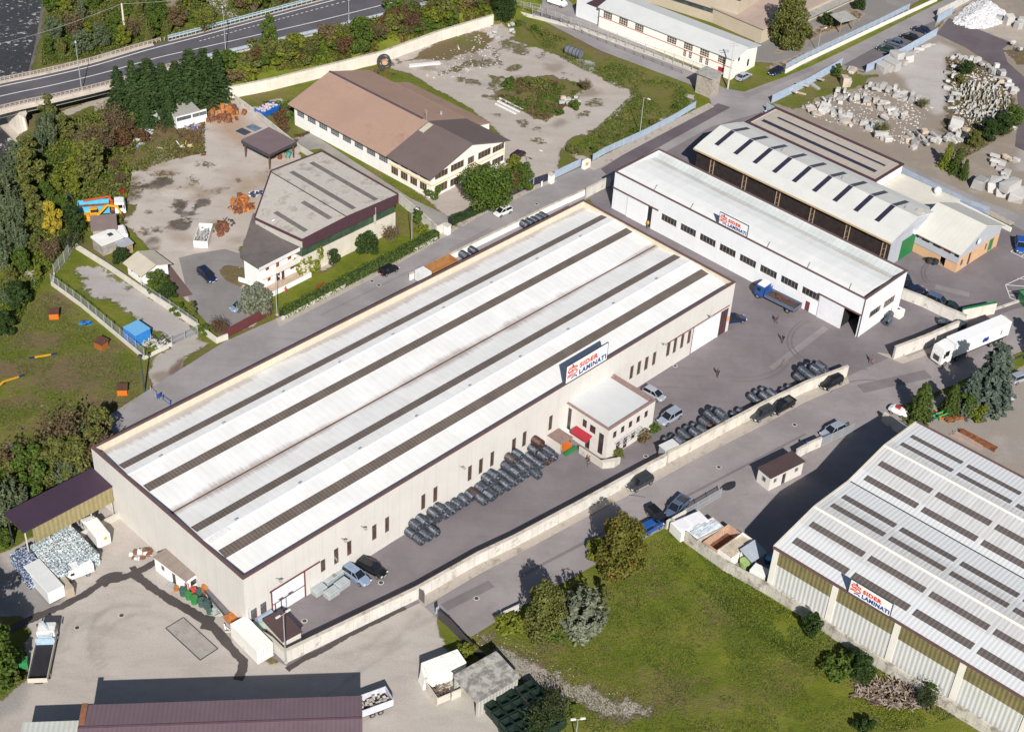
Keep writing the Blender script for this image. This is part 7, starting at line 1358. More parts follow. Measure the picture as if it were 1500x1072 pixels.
# wrapped bundles (grey) in front of the factory door
def make_bundle():
 b = empty('wrapped_bundle',(0,0,0),0, 'x', 'bundle'); m = MB(); m.box(-1.0,-.65,.1,1.0,.65,1.05); m.build('wrapping',M('grey_wrap',(.36,.40,.41),.45,.15,1.2,bump=.05),b,bevel=.08); MB().box(-.95,-.6,0,.95,.6,.1).build('pallet',wood,b); return b
wb = make_bundle(); index_kids()
for i,(x,y,lb) in enumerate(((420,330, 'front left wrapped grey bundle'),(485,345, 'frontmost wrapped grey bundle'),(475,275, 'rear left wrapped grey bundle'),(540,300, 'wrapped grey bundle nearest the silver estate car'),(510,250, 'rear wrapped grey bundle against the facade'))):
 o = wb if i == 0 else copy_tree(wb); o.location = Z(*g10(x,y+12)); o.rotation_euler = (0,0,F1.w+.02*i); o['label'] = lb+' by the factory door'; o['group'] = 'wrapped bundles by the factory door'
# ------------------------------------------------------------------ wire coils
coil_m = new_mat('steel_coil_wire'); t = NT(coil_m); co = t.coord(); sp = t.n('SeparateXYZ',{0: co}); oi = t.n('ObjectInfo')
n = t.noise(co,2.5,5,.7); w_ = t.m('SINE',t.m('MULTIPLY',sp.outputs[1],95.0)); c = t.mix(t.step(n,.35,.7),(.055,.065,.085),(.21,.245,.30)); c = t.mix(t.m('MULTIPLY',t.m('MULTIPLY_ADD',w_,.5,.5),.5),c,(.02,.02,.025)); c = t.mix(t.step(oi.outputs['Random'],.90,.97),c,(.10,.055,.045)); c = t.mix(t.m('MULTIPLY',t.step(t.noise(co,1.1,3),.55,.7),.3),c,(.13,.06,.035))
t.set(t.b.inputs['Base Color'],c); t.b.inputs['Roughness'].default_value = .45; t.b.inputs['Metallic'].default_value = .5; bp = t.n('Bump',{'Height': t.m('ADD',w_,n), 'Strength': .5, 'Distance': .03}); t.set(t.b.inputs['Normal'],bp.outputs[0])
def make_coil():
 m = MB(); prof = []; N_ = 18; R0,R1,hl = .68,.38,.84
 rings = []
 outer = [(-hl,R0*.9),(-hl*.93,R0),(-hl*.45,R0*1.03),(-hl*.4,R0*.985),(-hl*.05,R0*1.02),(0,R0*.985),(hl*.4,R0*1.03),(hl*.45,R0*.985),(hl*.93,R0),(hl,R0*.9),(hl,R1),(-hl,R1)]
 rings = [[(r*cos(2*pi*i/N_)*(1+.02*sin(5*i+y*9)),y+.03*sin(3.1*i),r*sin(2*pi*i/N_)*(1+.02*cos(4*i))) for i in range(N_)] for y,r in outer]
 m.loft(rings+[rings[0]],cap=False); c_ = m.build('wire_coil',coil_m,smooth=False,fix=True)
 s_ = MB()
 for k in range(4):
  a = pi/4+k*pi/2; u = Vector((cos(a),0,sin(a))); s_.bar(u*.645+Vector((0,-hl-.02,0)),u*.645+Vector((0,hl+.02,0)),.05,.02)
  s_.bar(u*.645+Vector((0,hl+.02,0)),u*.34+Vector((0,hl+.02,0)),.05,.02)
 st = s_.build('strap',M('strap_light',(.40,.42,.44),.4,.1,2,metal=.5),c_); c_['category'] = 'coil'; return c_
coil0 = make_coil(); index_kids(); ncoil = 0
def put_coil(P,yaw,label,group):
 global ncoil
 o = coil0 if ncoil == 0 else copy_tree(coil0); ncoil += 1; o.location = P; o.rotation_euler = (0,random.uniform(0,6.28),yaw+random.uniform(-.05,.05)); o.scale = (random.uniform(.93,1.05),)*3; o['label'] = label; o['group'] = group
def pile(F,s0,n,rows,levels,y0,label,group,dy=-1.75,pitch=1.38,shift=0):
 for r_ in range(rows):
  for lv in range(levels):
   if rows > 1 and r_ == rows-1 and lv == levels-1 and levels > 1: continue
   for i in range(n-lv):
    s_ = s0+i*pitch+lv*pitch/2+shift*r_; put_coil(F.W(s_+random.uniform(-.05,.05),y0+dy*r_+random.uniform(-.07,.07),.7+lv*1.17),F.w,label+', %s from left, %s layer' % (rep_(i),('ground', 'middle', 'top')[lv])+(', '+('wall', 'outer')[r_]+' row' if rows > 1 else ''),group)
FA = Fr(F1.o,F1.w); gA = 'wire coils stacked against the long facade'
FA2 = Fr(FA.o,FA.w)
pile(FA,28.0,3,2,2,-1.0, 'wire coil in the leftmost facade stack',gA)
pile(FA,31.6,3,1,2,-.95, 'wire coil in the second facade stack',gA)
pile(FA,35.6,4,1,1,-.95, 'wire coil in the single low row',gA)
pile(FA,40.4,2,2,1,-.95, 'wire coil in the low pair',gA)
pile(FA,42.4,3,2,2,-.95, 'wire coil in the third stack from left',gA)
pile(FA,46.6,4,2,3,-.95, 'wire coil in the tallest facade stack',gA)
put_coil(FA.W(50.4,-3.9,.66),FA.w, 'lone wire coil lying in front of the tallest facade stack',gA)
pile(FA,52.3,3,2,3,-.95, 'wire coil in the stack beside the mottled shelter',gA)
gB = 'wire coils stacked behind the concrete wall'
WA,WB = Z(982,676.5),Z(1239,552.5); FB = Fr(WA,atan2(WB.y-WA.y,WB.x-WA.x)); LW = (WB-WA).length; BWL = [FB.L(Z(*q_)) for q_ in ((976.5,679),(1008,663),(1065,632),(1116,605),(1180,574),(1239,551.7))]
for (x0,x1,lv,lb) in ((991,1012,2, 'left end of the wall row'),(1013,1043,2, 'second heap'),(1045,1074,3, 'third heap'),(1079,1098,1, 'small low heap'),(1117,1146,2, 'heap behind the pickup'),(1153,1178,1, 'brownish low heap'),(1184,1228,3, 'far tall heap')):
 s0 = (x0-985)/253*LW*.985+1.2; n_ = max(2,int((x1-x0)/253*LW/1.38)); pile(FB,s0,n_,1 if lv < 2 else 2,max(lv,2) if n_ > 2 else lv,1.25+float(np.interp(s0+n_*.7,[q_[0] for q_ in BWL],[q_[1] for q_ in BWL])), 'wire coil in the '+lb.replace(' along the wall', ''),gB,dy=1.75)
for i,(x,y) in enumerate(((769,329),(776,326),(783,323),(790,320),(796,317))): put_coil(Z(x,y,.7),F1.w,rep_(i)+' wire coil of five between street wall and long factory', 'wire coils behind the street wall')
for (x,y) in ((680,374),(693,367)): put_coil(Z(x,y,.7),F1.w, 'wire coil in the pair beside the brown tipping lorry', 'wire coils behind the street wall')
put_coil(Z(1300,470,.66)-Vector((0,0,0)),F2.w+.2, 'lower wire coil lying at the end wall of the white factory', 'wire coils at the white factory end wall'); put_coil(Z(1302,462,.66),F2.w+.2, 'upper wire coil leaning at the end wall of the white factory', 'wire coils at the white factory end wall')
for i,(x,y) in enumerate(((583,625),(655,660),(715,670),(780,650))): put_coil(Z(*h6(x,y+25),.66),1.2,('first', 'second', 'third', 'last')[i]+' dark coil in the row below the concrete wall by the lorry', 'coils by the lorry wall')
P = Z(*h6(100,590)); b = empty('white_cabinet',P,F2.w, 'pale square cabinet at the end wall of the white factory', 'cabinet'); MB().box(-.9,-.7,0,.9,.7,1.5).build('body',cw,b); MB().box(-.2,-.2,1.5,.2,.2,1.56).build('vent',black,b)
# brown open lorry behind the street wall
A,B = Z(634,401,2.0),Z(671,383,2.0); A.z = B.z = 0; yaw = atan2(B.y-A.y,B.x-A.x); L = (B-A).length; b = empty('brown_tipping_lorry',A,yaw, 'lorry with rusty brown open body behind the street wall', 'lorry')
m = MB(); m.box(0,0,.9,L,.1,2.4); m.box(0,2.3,.9,L,2.4,2.4); m.box(0,.1,.9,.1,2.3,2.4); m.box(L-.1,.1,.9,L,2.3,2.4); m.box(.1,.1,.9,L-.1,2.3,1.0); m.build('body',M('brown_body',(.33,.16,.06),.7,.2,1),b); MB().box(-2.2,.1,.6,-.2,2.3,2.5).build('cab',white_p,b); wheels(b,(-1.2,1.2,L-1.2),1.2,.48)
P = Z(985,675); b = empty('wall_cabinet',P,FB.w, 'grey metal cabinet behind the long wall where it steps', 'cabinet'); MB().box(-1.3,.5,0,1.3,1.9,2.3).build('body',steel,b); MB().box(-1.4,.4,2.3,1.4,2.0,2.4).build('lid',M('lid_pale',(.6,.6,.58),.6,.1,1),b)
# beams and pipes at the right dirt yard
for (p,q_,n_,w__,mt,lb) in ((k2(1090,555),k2(1270,650),5,.3,rust, 'stack of rusty beams beside the striped warehouse'),(k2(1050,565),k2(1200,640),3,.35,M('pinkish_beam',(.36,.27,.23),.8,.15,1), 'pale pinkish beams beside the rusty beams'),(k2(1030,500),k2(1195,455),6,.3,rust, 'long rusty bars lying below the conifers')):
 A,B = Z(*p),Z(*q_); yaw = atan2(B.y-A.y,B.x-A.x); L = (B-A).length; b = empty('steel_beams',A,yaw,lb, 'beams')
 for i in range(n_): m = MB(); y = (i % 3)*.45; z = (i//3)*.35; m.box(random.uniform(-.3,.3),y,z,L+random.uniform(-.5,.3),y+.08,z+.3); m.box(.2,y+.08,z+.11,L-.2,y+.3,z+.18); m.box(0,y+.3,z,L,y+.38,z+.3); m.build('beam',mt,b)
A,B = Z(*k2(975,490)),Z(*k2(1130,440)); yaw = atan2(B.y-A.y,B.x-A.x); b = empty('green_conveyor',A,yaw, 'long bright green steel frame below the conifers', 'frame'); L = (B-A).length+5; m = MB(); m.bar((0,0,1.0),(L,0,1.3),.1,.25); m.bar((0,.7,1.0),(L,.7,1.3),.1,.25); m.build('rail',paint('bright_green',(.06,.38,.14)),b); m = MB(); [m.box(x,0,0,x+.1,.7,1.0) for x in (0.3,L*.5,L-.5)]; m.build('leg',green_p,b)
heap('orange_machine', 'orange and teal machinery among the conifers', 'machinery',k2(980,465),.9,.8,.9,9,[(orange_p, 'orange_parts'),(M('teal_machine',(.06,.30,.25),.6,.2,1), 'teal_parts')],('box', 'bar'))
P = Z(*k2(770,450)); b = empty('white_motorboat',P,-.6, 'white moulded vehicle with a red seat beside the first conifer', 'vehicle'); m = MB(); m.loft([rr_ring(x,w_,.3,z1,.15) for x,w_,z1 in ((-1.6,.6,.8),(-1,.8,1.1),(.6,.8,1.1),(1.6,.5,.7))]); m.build('body',white_p,b); MB().box(-.5,-.3,1.1,.2,.3,1.45).build('seat',red_p,b); wheels(b,(-.9,.9),.8,.3,.2)
P = Z(*h5(460,755)); heap('motorbikes', 'dark motorbikes parked under the balcony of the gabled house', 'motorbikes',h5(460,755),1.0,.4,.6,8,[(steel_dark, 'frames'),(black, 'wheels')],('bar', 'drum'))
P = Z(*h6(1415,470)); b = empty('green_bin_large',P,.3, 'green container corner at the right edge by the parking bays', 'container'); MB().box(-.3,-1,0,2.2,1.4,1.9).build('body',green_p,b); MB().box(-.35,-1.05,1.9,2.25,1.45,2.0).build('lid',M('green_lid',(.03,.3,.08),.5,.1,1),b)
# log pile of branches by the striped warehouse
heap('brushwood_heap', 'brown heap of cut branches against the striped warehouse wall', 'heap',crop(1100,772)(760,880),5.6,2.3,1.0,190,[(M('twig_brown',(.15,.10,.075),.9,.4,1.5), 'twigs'),(M('twig_grey',(.30,.25,.21),.9,.4,1.5), 'grey_branches')],('bar',))
# ------------------------------------------------------------------ bales
def make_bale():
 m = MB(); m.box(-.62,-.55,0,.62,.55,1.05); b = m.build('plastic_bale',bale_m,bevel=.09)
 me = b.data; bm = bmesh.new(); bm.from_mesh(me); bmesh.ops.triangulate(bm,faces=bm.faces); bmesh.ops.subdivide_edges(bm,edges=bm.edges[:],cuts=2,use_grid_fill=True); rg = random.Random(5)
 for v in bm.verts: v.co += Vector((rg.uniform(-.06,.06),rg.uniform(-.06,.06),rg.uniform(-.05,.06)))
 bm.to_mesh(me); bm.free(); b['category'] = 'bale'
 s_ = MB(); [s_.box(-.66,y,-.0,.66,y+.03,1.1) for y in (-.3,.25)]; s_ = MB()
 for y in (-.3,.27): s_.box(-.66,y-.015,1.08,.66,y+.015,1.11)
 s_.build('strap',steel,b); return b
def balemat(name,c1,c2,c3):
 m = new_mat(name); t = NT(m); co = t.coord(); oi = t.n('ObjectInfo'); v = t.n('TexVoronoi',{'Vector': t.n('VectorMath',{0: co,1: oi.outputs['Location']},operation='ADD').outputs[0], 'Scale': 6.5}); s_ = t.n('SeparateColor',{0: v.outputs['Color']})
 c = t.mix(s_.outputs[0],c1,c2); c = t.mix(t.m('GREATER_THAN',s_.outputs[1],.62),c,c3); c = t.mix(t.m('GREATER_THAN',s_.outputs[2],.9),c,(.02,.02,.03)); t.set(t.b.inputs['Base Color'],c); t.b.inputs['Roughness'].default_value = .3
 bp = t.n('Bump',{'Height': v.outputs[0], 'Strength': .9, 'Distance': .08}); t.set(t.b.inputs['Normal'],bp.outputs[0]); return m
bale_m = balemat('crushed_plastic',(.18,.24,.26),(.50,.58,.60),(.75,.80,.82)); bale_b = balemat('crushed_blue_plastic',(.015,.03,.08),(.10,.14,.24),(.50,.56,.68))
bale0 = make_bale(); index_kids(); nb = 0
FBL = frp(g6(280,380),g6(560,690)); Lx = (Z(*g6(560,690))-Z(*g6(280,380))).length
def bale(P,yaw,blue,lb):
 global nb
 o = bale0 if nb == 0 else copy_tree(bale0); nb += 1; o.location = P; o.rotation_euler = (0,0,yaw+random.uniform(-.06,.06)); o.scale = (random.uniform(.95,1.03),random.uniform(.95,1.03),random.uniform(.94,1.05)); o['label'] = lb; o['group'] = 'crushed plastic bales in the yard'; o['_b'] = blue
# corner outline of pale stack on the top plane (z=2.2) from the photograph
c00,c10,c11,c01 = Z(*g6(290,400),2.2),Z(*g6(560,690),2.2),Z(*g6(885,480),2.2),Z(*g6(690,180),2.2)
ux = (c10-c00); uy = (c01-c00); nx_ = int(ux.length/1.27); ny_ = int(uy.length/1.14); yawb = atan2(ux.y,ux.x)
for i in range(nx_+1):
 for j in range(ny_+1):
  P = c00+ux*((i+.3)/(nx_+.6))+uy*((j+.5)/(ny_+1))
  if i >= nx_-0 and j > ny_*.35 and j < ny_*.6: continue
  if i >= nx_-1 and ny_*.4 < j < ny_*.55: continue
  for lv in ((1,0) if (i >= nx_-1 or j in (0,ny_)) else (1,)): bale((P.x,P.y,lv*1.1),yawb,False, 'pale plastic bale, %s row from the van, %s from the top, %s layer' % (rep_(ny_-j),rep_(i),('lower', 'upper')[lv]))
d00,d10,d11,d01 = Z(*g6(110,480),2.2),Z(*g6(275,710),2.2),Z(*g6(420,600),2.2),Z(*g6(255,390),2.2)
ux = d10-d00; uy = d01-d00; nx2 = int(ux.length/1.27); ny2 = int(uy.length/1.14)
for i in range(nx2+1):
 for j in range(ny2+1):
  P = d00+ux*((i+.4)/(nx2+.8))+uy*((j+.5)/(ny2+1))
  for lv in (1,0): bale((P.x,P.y,lv*1.1),yawb,True, 'dark blue plastic bale, %s row from the left, %s from the top, %s layer' % (rep_(j),rep_(i),('lower', 'upper')[lv]))
for o in [o for o in COL.objects if '_b' in o.keys()]:
 if o['_b']: o.material_slots[0].link = 'OBJECT'; o.material_slots[0].material = bale_b
 del o['_b']
# ------------------------------------------------------------------ lamps, poles, posts
def lamp(base,hgt,label,arms=1,yaw=0.0,z=0,mat=steel,arm=1.3,name='street_lamp'):
 P = Z(*base,z); b = empty(name,P,yaw,label, 'street lamp'); MB().tube((0,0,0),(0,0,hgt),.10,8,.05).build('pole',mat,b)
 for s_ in ((1,-1) if arms == 2 else (1,)):
  m = MB(); m.tube((0,0,hgt-.1),(s_*arm,0,hgt+.15),.04,6); m.build('arm',mat,b); m = MB(); m.hexa([(s_*arm-.35,-.16,hgt+.05),(s_*arm+.35,-.14,hgt+.05),(s_*arm+.35,.14,hgt+.05),(s_*arm-.35,.16,hgt+.05)],[(s_*arm-.3,-.1,hgt+.22),(s_*arm+.3,-.08,hgt+.22),(s_*arm+.3,.08,hgt+.22),(s_*arm-.3,.1,hgt+.22)]); m.build('lamp_head',M('lamp_head_pale',(.6,.6,.58),.5,.05,1),b)
 MB().box(-.16,-.16,0,.16,.16,.3).build('base',conc,b)
lamp((937,198),8.6, 'street lamp beside the vacant lot railing',yaw=-.7); lamp((603,360),8.3, 'street lamp at the garden hedge beside the villa warehouse',yaw=-.7); lamp((781,276),8.7, 'street lamp by the gate of the round tree',yaw=-.7)
lamp((406,462),8.4, 'street lamp in front of the white villa',yaw=-.7); lamp((419,971),9.1, 'double-headed lamp at the corner of the long wall',2,yaw=F1.w,arm=.8); lamp((843,1084),4.0, 'pale lamp head at the bottom edge of the field',2,yaw=.2,arm=.6)
lamp((120,134),10.0, 'lamp on the near edge of the bridge',yaw=pi/2+.3,z=5.2); lamp((331,80),10.0, 'lamp on the near edge of the main road behind the conifers',yaw=pi/2+.3,z=5.2); lamp((511,32),10.0, 'lamp on the main road near the top edge',yaw=pi/2+.4,z=5.2); lamp((1197,76),5.5, 'slim lamp by the beige wing railing',yaw=.6)
P = Z(183,50); b = empty('utility_pole',P,0, 'pale concrete pole carrying wires by the river', 'pole'); MB().tube((0,0,0),(0,0,7.2),.28,8,.18).build('shaft',M('pole_pale',(.62,.58,.50),.8,.08,1),b)
m = MB(); top = Vector((0,0,7.1)); L_ = Z(-60,78,6.0)-P; R_ = Z(420,-22,6.0)-P
for E_ in (Vector((L_.x,L_.y,6.0)),Vector((R_.x,R_.y,6.5))):
 pts = [top.lerp(E_,k/10)+Vector((0,0,-1.0*sin(pi*k/10))) for k in range(11)]; m.path(pts,.035,4)
m.build('wire',steel,b)
P = Z(212,574); b = empty('utility_pole',P,0, 'slim dark green pole at the street corner of the training field', 'pole'); MB().tube((0,0,0),(0,0,7.1),.14,8,.11).build('shaft',M('pole_green',(.03,.07,.05),.6,.1,1),b); MB().box(-.3,-.3,6.9,.3,.3,7.2).build('floodlight',steel_dark,b)
P = Z(1066,130); b = empty('utility_pole',P,0, 'tall grey pole with crossarms at the corner of the white hall', 'pole'); MB().tube((0,0,0),(0,0,11),.2,8,.12).build('shaft',conc,b); m = MB(); [m.bar((-1,-.4*i,10.6-i*.5),(1,.2,10.6-i*.5),.08,.08) for i in (0,1)]; m.build('crossarm',steel,b)
def post(p,label,name='sign_post',h=2.6,board=(.5,.6),mat=blue_p,cat='sign'):
 P = Z(*p); b = empty(name,P,F1.w,label,cat); MB().tube((0,0,0),(0,0,h),.035,6).build('pole',steel,b); MB().box(-board[0]/2,-.06,h-board[1],board[0]/2,-.03,h).build('board',mat,b)
post((233,588), 'blue sign on a low barrier across the narrow lane',h=1.6,board=(.7,.9)); post((1178,664), 'small sign on the pale wall near the gatehouse',h=2.4); post((640,905), 'blue-grey control box at the yard gate',h=2.2,board=(.6,1.2),mat=M('cab_bluegrey',(.35,.42,.5),.5,.1,1))
post((793,274), 'white cabinet post on the pavement by the dark gate',h=1.3,board=(.5,1.2),mat=white_p); post((414,462), 'white meter box by the villa hedge',h=1.3,board=(.8,1.0),mat=white_p)
for i,(a_,c_) in enumerate((((221,573),(228,581)),((239,586),(250,594)))): fence([a_,c_],.9,('left' if i == 0 else 'right')+' half of the low blue barrier across the lane',steel if i == 0 else blue_p,step=1.2,name='lane_barrier',cat='barrier',th=.06)
# planters / shrub beds at the office
# ------------------------------------------------------------------ people
def person(p,yaw,label,top,legs,bend=0.0,stride=.18,arms=.25,sit=False):
 P = Z(*p,.06); me = bpy.data.meshes.new('person'); hgt = 1.75
 V = [(0,0,.95),(0,0,1.18),(.0,0,1.42),(.0,0,1.52),(.02,0,1.66),   # 0 pelvis 1 waist 2 chest 3 neck 4 head
   (0,.10,.9),(stride,.11,.5),(stride*1.1,.11,.09),(stride*1.1+.16,.11,.04),
   (0,-.10,.9),(-stride,-.11,.5),(-stride*1.6,-.11,.1),(-stride*1.6+.16,-.11,.05),
   (0,.2,1.42),(-.02,.26,1.15),(arms,.24,.95),(arms+.08,.24,.88),(0,-.2,1.42),(-.02,-.26,1.15),(arms*.6,-.24,.93),(arms*.6+.07,-.24,.86),
   (arms+.15,.26,.84),(arms+.16,.24,.83),(arms+.14,.22,.83),(arms+.09,.29,.85),(arms*.6+.13,-.26,.82),(arms*.6+.14,-.24,.81),(arms*.6+.12,-.22,.81),(arms*.6+.08,-.29,.83)]
 E = [(0,1),(1,2),(2,3),(3,4),(0,5),(5,6),(6,7),(7,8),(0,9),(9,10),(10,11),(11,12),(2,13),(13,14),(14,15),(15,16),(2,17),(17,18),(18,19),(19,20),(16,21),(16,22),(16,23),(16,24),(20,25),(20,26),(20,27),(20,28)]
 Rd = [.15,.13,.16,.055,.105,.09,.065,.045,.045,.09,.065,.045,.045,.065,.05,.038,.03,.065,.05,.038,.03]+[.012]*8
 me.from_pydata(V,E,[]); o = bpy.data.objects.new('person',me); COL.objects.link(o); mo = o.modifiers.new('skin', 'SKIN'); sv = me.skin_vertices[0].data
 for i,r in enumerate(Rd): sv[i].radius = (r,r*(1.15 if i in (0,1,2) else 1))
 sv[0].use_root = True; o.modifiers.new('sub', 'SUBSURF').levels = 1
 dg = bpy.context.evaluated_depsgraph_get(); dg.update(); m2 = bpy.data.meshes.new_from_object(o.evaluated_get(dg)); o.modifiers.clear(); o.data = m2
 m2.materials.clear(); [m2.materials.append(x) for x in (skin_m,top,legs,black)]
 for pl_ in m2.polygons:
  c = pl_.center; pl_.material_index = 0 if (c.z > 1.53 or (abs(c.y) > .2 and c.z < .96 and c.z > .6)) else 1 if c.z > .95 else 2 if c.z > .12 else 3; pl_.use_smooth = True
 o.location = P; o.rotation_euler = (0,0,yaw); tagp(o,label, 'person')
 h_ = MB(); h_.ell((-.02,0,1.73),(.12,.105,.09),10,6); h_.build('hair',M('dark_hair',(.02,.014,.01),.7,.2,3),o)
cl = lambda n,c_: M('cloth_'+n,c_,.9,.1,3)
person((1137,474),2.2, 'person in dark top and blue trousers walking behind the blue flatbed truck',cl('maroon',(.10,.03,.035)),cl('denim',(.06,.09,.2)))
person((1146,502),.8, 'person in dark work clothes standing in the yard between truck and coils',cl('black',(.015,.015,.02)),cl('navy',(.02,.025,.05)))
person((1276,533),-.5, 'person with a reddish top walking near the lorry wall',cl('brick',(.22,.06,.05)),cl('grey',(.12,.12,.14)))
person((948,334),-2.2, 'worker in a yellow top at the dark doorway of the white factory',cl('yellow',(.6,.33,.04)),cl('brown',(.14,.08,.05)))
person((862,681),-2.6, 'person in brown clothes by the ramp of the office block',cl('brown2',(.14,.08,.06)),cl('grey',(.12,.12,.14)))
person((1051,552),1.0, 'person in dark brown clothes bending over in the open yard',cl('dkbrown',(.06,.035,.03)),cl('black',(.015,.015,.02)))
person((419,432),1.2, 'person in a red top on the villa terrace',cl('red',(.5,.05,.03)),cl('grey',(.12,.12,.14)))
# drain covers
for i,(p,lb) in enumerate((((545,412), 'on the street by the black hatchback'),(( 555,418), 'on the street near the black hatchback, smaller'),((786,299), 'on the street below the round tree'),((1164,622), 'on the road near the silver car'),((1053,684), 'on the road right of the dark grey off-road car'),((698,876), 'on the road near the yard gate'),((558,853), 'in the works yard by the black estate car'),((946,668), 'in the yard beside the office block'),((989,536), 'in the yard by the bright door'),((178,901), 'in the lower left yard'),((113,919), 'in the lower left yard, left one'),((446,909), 'in the works yard near the factory door'))):
 P = Z(*p,.07); b = empty('drain_cover',P,.4, 'dark round drain cover '+lb, 'drain cover'); MB().tube((0,0,-.02),(0,0,.012),.42,14).build('rim',conc,b); MB().tube((0,0,.012),(0,0,.02),.3,12).build('lid',steel_dark,b)
P = Z(*crop(700,480)(1312,828),.065); o = MB().prism([(1.5*cos(t)*(1+.15*sin(3*t)),.75*sin(t)) for t in np.arange(0,6.28,.4)],0,.012).build('oil_stain',M('oil_black',(.03,.026,.03),.6,.1,1),loc=P,rz=.7); tagp(o, 'dark oval oil patch on the road near the gatehouse', 'stain',kind='structure')
# ------------------------------------------------------------------ marble blocks
marble = new_mat('pale_marble'); t = NT(marble); co = t.coord(); oi = t.n('ObjectInfo'); n = t.noise(co,1.5,6,.7)
c = t.mix(oi.outputs['Random'],(.32,.31,.30),(.58,.57,.55)); c = t.mix(t.step(n,.5,.75),c,(.42,.40,.38)); c = t.mix(t.m('GREATER_THAN',oi.outputs['Random'],.93),c,(.50,.40,.31))
t.set(t.b.inputs['Base Color'],c); t.b.inputs['Roughness'].default_value = .8; bp = t.n('Bump',{'Height': n, 'Strength': .4, 'Distance': .15}); t.set(t.b.inputs['Normal'],bp.outputs[0])
def rock_mesh(i,dims,rough):
 rg = random.Random(100+i); bm = bmesh.new()
 for sx in (-1,1):
  for sy in (-1,1):
   for sz in (0,1):
    for k in range(2): bm.verts.new((sx*dims[0]/2*(1-rough*rg.random()),sy*dims[1]/2*(1-rough*rg.random()),sz*dims[2]*(1-rough*.6*rg.random()) if sz else 0))
 bmesh.ops.convex_hull(bm,input=bm.verts); bmesh.ops.delete(bm,geom=[v for v in bm.verts if not v.link_faces],context='VERTS'); bmesh.ops.recalc_face_normals(bm,faces=bm.faces)
 me = bpy.data.meshes.new('block'); bm.to_mesh(me); bm.free(); me.materials.append(marble); return me
BLK = [rock_mesh(i,d,.3) for i,d in enumerate([(1.6,1.0,.9),(1.2,1.1,1.0),(2.1,.8,.7),(1.4,.9,1.2),(1.0,.8,.7),(1.8,1.2,.8),(2.4,.6,.6),(1.1,1.3,.8)])]
SLB = [rock_mesh(20+i,d,.12) for i,d in enumerate([(1.5,.22,1.2),(1.2,.18,1.0),(1.7,.3,.9),(2.6,.5,.35)])]
nst = 0
def stone(P,yaw,sc,meshes,label,group,tilt=.12,name='marble_block',cat='stone block'):
 o = bpy.data.objects.new(name,random.choice(meshes)); COL.objects.link(o); o.location = P; o.rotation_euler = (random.uniform(-tilt,tilt),random.uniform(-tilt,tilt),yaw); o.scale = (sc*random.uniform(.8,1.2),sc*random.uniform(.8,1.2),sc*random.uniform(.75,1.2)); tagp(o,label,cat,group)
gS = 'marble blocks lying in the stone yard'
def row(px,n,wid,sc,label,yaw=None,meshes=BLK,group=gS,lvl=.25,**kw):
 pts = [Z(*p) for p in px]; Ls = [(b_-a_).length for a_,b_ in zip(pts[:-1],pts[1:])]; T = sum(Ls)
 for i in range(n):
  u = (i+random.uniform(.2,.8))/n*T; k = 0
  while k < len(Ls)-1 and u > Ls[k]: u -= Ls[k]; k += 1
  d = (pts[k+1]-pts[k]).normalized(); P = pts[k]+d*u+Vector((-d.y,d.x,0))*random.uniform(-wid,wid); P.z = random.choice([0,0,0,.7*sc]) if lvl else 0
  stone(P,(atan2(d.y,d.x)+pi/2 if yaw is None else yaw)+random.uniform(-.4,.4),sc*random.uniform(.75,1.25),meshes,label+(', %s from the left' % rep_(i) if 1 < n < 14 and len(label.split()) < 13 and pts[-1].x > pts[0].x else ''),group,**kw)
row([(1221,141),(1255,146),(1286,153),(1328,176)],35,1.6,.95, 'pale marble block in the long middle row of the stone yard')
row([(1183,157),(1190,170),(1206,150),(1232,152)],18,1.3,.8, 'grey-white marble block at the left end of the stone yard')
row([(1200,163),(1230,172),(1258,184),(1290,196),(1303,207)],30,1.6,1.1, 'marble block in the row along the blue-grey lower fence')
row([(1268,128),(1290,133),(1310,138),(1352,154)],23,1.5,.95, 'marble block in the upper right row beside the gravel patch')
row([(1286,106),(1305,99),(1330,88)],6,.8,1.9, 'large marble block just inside the fence near the parked cars',meshes=BLK[:2]+BLK[5:6])
row([(1328,88),(1345,76),(1368,66)],6,.7,1.1, 'long pale slab stacked along the fence corner',meshes=[BLK[6],SLB[3]],yaw=.65)
row([(1160,142),(1178,128),(1200,120)],6,.8,1.2, 'flat cream slab on the grass inside the front fence',meshes=[SLB[3],BLK[6]])
row([(1232,124),(1244,126)],2,.5,1.8, 'big white boulder on the grass near the front fence',meshes=BLK[3:4])
row([(1238,103),(1252,108)],3,.6,1.1, 'pale slab on the grass at the fence corner',meshes=[BLK[6]])
row([(1328,212),(1345,208),(1366,202)],20,2.4,.95, 'white marble block in the separate heap beside the lane fence')
row([(1382,210),(1398,200),(1415,196)],15,1.6,.9, 'white marble block in the heap below the dark bushes')
row([(1397,190),(1398,186)],1,.1,2.0, 'tall white marble block standing alone',meshes=BLK[3:4],lvl=0)
row([(1394,88),(1400,84),(1425,92),(1450,102),(1470,115),(1484,140)],26,1.3,1.0, 'marble block in the curved row along the dark lane')
row([(1390,95),(1392,120),(1394,150),(1400,165),(1440,172),(1482,178)],20,1.5,.85, 'marble block at the left and lower rim of the slab field')
row([(1470,240),(1478,232),(1462,258),(1455,270)],18,2.2,.9, 'white marble offcut in the heap near the right edge')
row([(1432,272),(1468,282),(1492,290)],6,1.0,2.4, 'very large white marble block beside the lane at the right',meshes=BLK[:2]+BLK[5:6])
row([(1468,22),(1462,34),(1478,34),(1492,46),(1500,30)],6,.8,1.6, 'large pale block at the top right corner')
row([(1478,68),(1498,80)],3,.6,1.2, 'pale block on the dry verge beyond the dark lane')
row([(1293,178),(1298,172)],3,.5,1.0, 'cream block standing apart between the two long rows')
